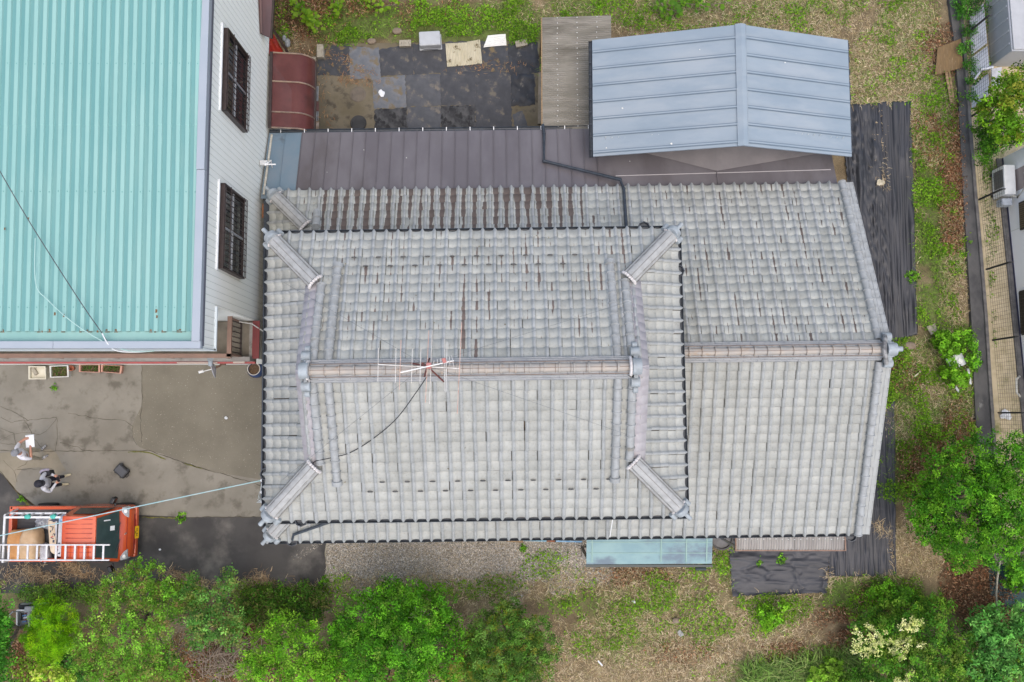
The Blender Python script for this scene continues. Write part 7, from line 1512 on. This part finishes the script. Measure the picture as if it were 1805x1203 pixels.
foliage('blossom', [(x, y, 1.75, .10) for x, y in bl], [(.38, .37, .20), (.44, .43, .27), (.28, .31, .12)], fl, leaf=.05, dens=400, per=13, cr=.075, asp=.5, mat=BLOS, up=.9)
tree('glossy_shrub', 'blue green broad leaved shrub in the bottom right corner', 'shrub', [(1738, 1105, 1.2, .40), (1775, 1095, 1.2, .40), (1755, 1145, 1.5, .50), (1800, 1140, 1.4, .50), (1725, 1180, 1.2, .42), (1780, 1195, 1.4, .50), (1810, 1095, 1.1, .4), (1740, 1215, 1.2, .4)],
     [(.06, .17, .045), (.09, .23, .06), (.04, .12, .03), (.14, .29, .09)], dens=52, per=18, leaf=.10, asp=.42, group=TG)
tree('leafy_tree', 'dark green tree cut off by the left edge of the photo', 'tree', [(-14, 1072, 1.9, .36), (-6, 1115, 2.0, .38), (-18, 1150, 2.0, .46), (0, 1150, 1.7, .28), (-20, 1100, 2.2, .5), (-10, 1190, 1.7, .4)], [(.04, .15, .02), (.07, .2, .025), (.03, .1, .015)], dens=64, per=22, leaf=.065, group=TG)
tree('garden_tree', 'yellow green clipped tree beside the grey shed in the upper right corner', 'tree', [(1775, 165, 2.0, .42), (1800, 145, 2.2, .40), (1750, 195, 1.8, .40), (1795, 195, 2.2, .46), (1770, 228, 1.8, .36), (1735, 190, 1.3, .24), (1808, 235, 1.9, .34)], [(.10, .2, .014), (.14, .25, .02), (.06, .14, .012)], dens=66, per=22, leaf=.075, tips=[(.33, .36, .04), (.26, .32, .03)], tipf=.25, group=TG)
tree('low_shrub', 'dark green low shrub between the drain channel and the air conditioner', 'shrub', [(1730, 225, .8, .26), (1745, 250, .9, .30), (1765, 245, 1.0, .28), (1735, 275, .6, .22), (1785, 238, 1.1, .24)], [(.05, .14, .015), (.09, .2, .02), (.03, .09, .012)], dens=80, per=20, leaf=.06, group=TG, trunk=.03)
tree('ivy_clump', 'green creeper over the kerb beside the pale blue panels', 'creeper', [(1700, 25, .3, .20), (1706, 55, .3, .18), (1704, 85, .35, .18), (1712, 115, .3, .16), (1716, 140, .3, .15), (1712, 165, .25, .12), (1695, 5, .3, .22), (1725, 10, .4, .25)], [(.04, .13, .02), (.07, .18, .03), (.03, .09, .015)], dens=110, per=16, leaf=.06, group=TG, trunk=.015)
for lab, lb_, cs_, lf, dn in (('low leafy shrub left of the dumped white basin', [(1665, 598, .4, .22), (1682, 600, .5, .24), (1672, 618, .5, .26), (1655, 605, .3, .16), (1690, 612, .4, .16)], [(.11, .25, .02), (.16, .31, .03), (.07, .16, .015)], .075, 110),
                              ('leafy shrub growing round the lower side of the dumped white basin', [(1682, 656, .4, .20), (1690, 672, .5, .24), (1672, 655, .3, .16), (1698, 665, .4, .18)], [(.13, .28, .02), (.18, .34, .035), (.07, .17, .015)], .08, 110),
                              ('leafy shrub between the dumped white basin and the drain channel', [(1712, 608, .4, .14), (1716, 625, .45, .17), (1718, 642, .4, .16), (1708, 590, .35, .14)], [(.09, .23, .02), (.14, .29, .03)], .07, 120),
                              ('bright green shrub in the straw below the grey black weed sheet', [(1352, 1080, .4, .20), (1366, 1092, .5, .22), (1378, 1072, .4, .16), (1350, 1098, .3, .15)], [(.12, .27, .02), (.19, .36, .03), (.08, .18, .015)], .08, 110),
                              ('green weed bush at the lower right of the striped weed sheets', [(1560, 1032, .3, .2), (1585, 1042, .35, .22), (1540, 1045, .3, .2), (1605, 1050, .3, .2), (1575, 1062, .3, .2)], [(.1, .24, .02), (.15, .3, .03), (.07, .16, .015)], .07, 100),
                              ('plant growing over the teal pond', [(1785, 1005, .5, .2), (1795, 1018, .6, .24), (1788, 1032, .45, .2), (1808, 1012, .5, .2)], [(.08, .22, .02), (.14, .3, .03), (.05, .14, .015)], .08, 110),
                              ('green patch of weeds in the straw left of the flowering shrub', [(1440, 1190, .4, .24), (1470, 1175, .4, .24), (1455, 1205, .4, .26), (1485, 1200, .4, .2)], [(.14, .25, .03), (.2, .3, .05), (.09, .17, .02)], .08, 90),
                              ('yellow leaved plant at the lower left corner', [(85, 1170, .7, .14), (100, 1185, .6, .2), (70, 1190, .5, .18), (120, 1195, .6, .2), (88, 1155, .7, .1)], [(.2, .32, .03), (.5, .5, .16), (.13, .25, .02), (.28, .38, .05)], .08, 130),
                              ('dark leafy shrub under the lime yellow bush', [(120, 1165, .5, .24), (140, 1185, .5, .26), (105, 1160, .4, .16)], [(.03, .10, .02), (.05, .14, .025)], .07, 90)):
    tree('small_shrub', lab, 'shrub', lb_, cs_, leaf=lf, dens=dn, per=14, cr=.10, group=TG, trunk=.015)
tree('low_hedge', 'low dark hedge along the asphalt edge left of the large rounded tree', 'hedge', [(435 + i * 16, 1052 + 6 * math.sin(i * 1.7), .35, .26) for i in range(9)] + [(445 + i * 18, 1080 + 5 * math.sin(i * 2.1), .4, .26) for i in range(7)], [(.03, .085, .012), (.05, .12, .018), (.075, .16, .02), (.10, .09, .04)], dens=90, per=16, leaf=.06, group=TG, trunk=.02)
tree('low_hedge', 'low green hedge along the asphalt below the red truck', 'hedge', [(48 + i * 17, 1045 + 4 * math.sin(i * 1.9), .35, .2) for i in range(8)], [(.06, .15, .02), (.10, .2, .03), (.13, .17, .05)], dens=90, per=14, leaf=.055, group=TG, trunk=.02)
# dead brushwood under the olive shrubs
db = thing('brushwood', 'tangle of bare grey branches between the olive shrub and the yellow green tree', 'brushwood', at(345, 1130, 0))
TW = M('bare_branch', (.27, .22, .17), (.17, .13, .10), 8, .9)
for (cx, cy, n, z) in ((335, 1128, 60, 1.0), (395, 1165, 70, .5), (360, 1180, 50, .4), (415, 1150, 50, .4)):
    b = MB(); c = Vector(at(cx, cy, z))
    for k in range(n):
        p = c + Vector((random.gauss(0, .28), random.gauss(0, .25), random.uniform(-.3, .2))); a = random.gauss(.5, .9); L = random.uniform(.25, .8); q = p + Vector((math.cos(a), math.sin(a), random.uniform(-.2, .3))) * L; m_ = (p + q) / 2 + Vector((random.gauss(0, .04), random.gauss(0, .04), .04)); b.tube([p, m_, q], [.012, .009, .004], 5)
    b.build('branches', TW, db)
# climbing vine with large lime leaves
def vine(label, path, leaf, cols, n, spread, grp='vines along the top edge'):
    r_ = thing('vine', label, 'vine', at(*path[0], 0), group=grp); b = MB(); P = [Vector(at(x, y, .35 + .1 * math.sin(i * 2))) for i, (x, y) in enumerate(path)]; b.tube(P, .012, 6); b.build('stem', BARK, r_)
    C = []; 
    for k in range(n): i = random.randrange(len(P) - 1); p = P[i].lerp(P[i + 1], random.random()); C.append((p.x + random.gauss(0, spread), p.y + random.gauss(0, spread), p.z + random.uniform(-.1, .15)))
    C = np.array(C); N = rng.normal(0, .35, (n, 3)) + [0, 0, 1]; V, Fq = leaves(C, N, leaf * rng.uniform(.7, 1.3, n), .95)
    npmesh('foliage', V, Fq, LEAF, {'Col': np.repeat(pal(n, cols, .12), 4, 0)}, parent=r_)
LIME = [(.20, .36, .02), (.27, .43, .03), (.14, .29, .02)]
vine('large leaved lime green vine at the top edge near the brown porch roof', [(520, 0), (527, 15), (540, 25), (552, 35), (556, 50)], .16, LIME, 95, .10)
vine('smaller lime green vine right of the large leaved vine at the top edge', [(594, -2), (597, 12), (594, 24)], .14, LIME, 40, .09)
vine('pale green vine sprays at the top edge above the mats', [(645, 0), (660, 5), (672, 12), (700, 8)], .12, LIME, 45, .12)
vine('feathery green fronds at the top edge above the shed', [(1160, -5), (1170, 15), (1190, 20), (1200, 5), (1235, 10), (1285, 5)], .14, [(.12, .3, .02), (.18, .36, .03), (.08, .22, .02)], 90, .12)
# fan palm
pm = thing('fan_palm', 'small yellow green fan palm at the lower edge beside the dark round shrub', 'palm', at(810, 1200, 0)); FANM = M('palm_frond', (.9, .9, .9), (1.1, 1.1, 1.0), 9, .5, attr='Col', trans=.2)
b = MB(); b.tube([at(810, 1200, 0), at(811, 1206, .5)], [.09, .07], 9); b.build('trunk', BARK, pm)
for (cx, cy, a0, sp_, L) in ((795, 1203, 105, 150, .42), (812, 1198, 75, 150, .46), (822, 1204, 40, 140, .44), (808, 1183, 90, 130, .34), (830, 1196, 20, 120, .4)):
    c = np.array(at(cx, cy, .75)); V, Fq, Cc = [], [], []; n = 26
    for k in range(n):
        a = R(a0 + (k / (n - 1) - .5) * sp_ * 1.5); d = np.array([math.cos(a), math.sin(a), .05 * math.sin(k)]); q = np.array([-d[1], d[0], 0]); l = L * random.uniform(.85, 1.08); z_ = np.array([0, 0, 1])
        i = len(V); V += [c - q * .006, c + q * .006, c + d * l * .6 + q * .017 + z_ * .07, c + d * l * .6 - q * .017 + z_ * .07, c + d * l + z_ * random.uniform(-.05, .05)]; Fq += [(i, i + 1, i + 2, i + 3), (i + 3, i + 2, i + 4, i + 4)]
        cc = np.array([.24, .27, .02]) * random.uniform(.8, 1.2); tip = np.array([.36, .25, .06]); Cc += [cc, cc, cc, cc, tip]
    V = np.array(V); fq = [f for f in Fq]
    b = MB(); b.add(V, [f if f[2] != f[3] else f[:3] for f in fq]); o = b.build('frond', FANM, pm)
    at_ = o.data.attributes.new('Col', 'FLOAT_COLOR', 'POINT'); at_.data.foreach_set('color', np.column_stack([np.array(Cc), np.ones(len(Cc))]).astype(np.float32).ravel())
# small weeds on the sheets and paving
for lab, px_, py_, r_ in (('left weed tuft sprouting through the flat weed sheet', 1338, 990, .10), ('right weed tuft sprouting through the flat weed sheet', 1377, 987, .12), ('green weed tuft at the edge between concrete and asphalt', 320, 912, .12), ('green weed tuft by the concrete joint near the people', 38, 880, .08), ('green plants spilling over the tall weed sheet edge', 1608, 488, .16), ('little weed under the white planter trough', 96, 683, .08), ('green weed tuft at the left end of the gravel', 573, 1027, .12), ('low weed tuft on the gravel in front of the boards', 922, 966, .1)):
    tree('weed_tuft', lab, 'weed', [(px_, py_, .06, r_)], [(.10, .24, .02), (.15, .3, .03), (.07, .16, .02)], leaf=.05, dens=1500, per=8, cr=.05, trunk=.006, group='weed tufts')
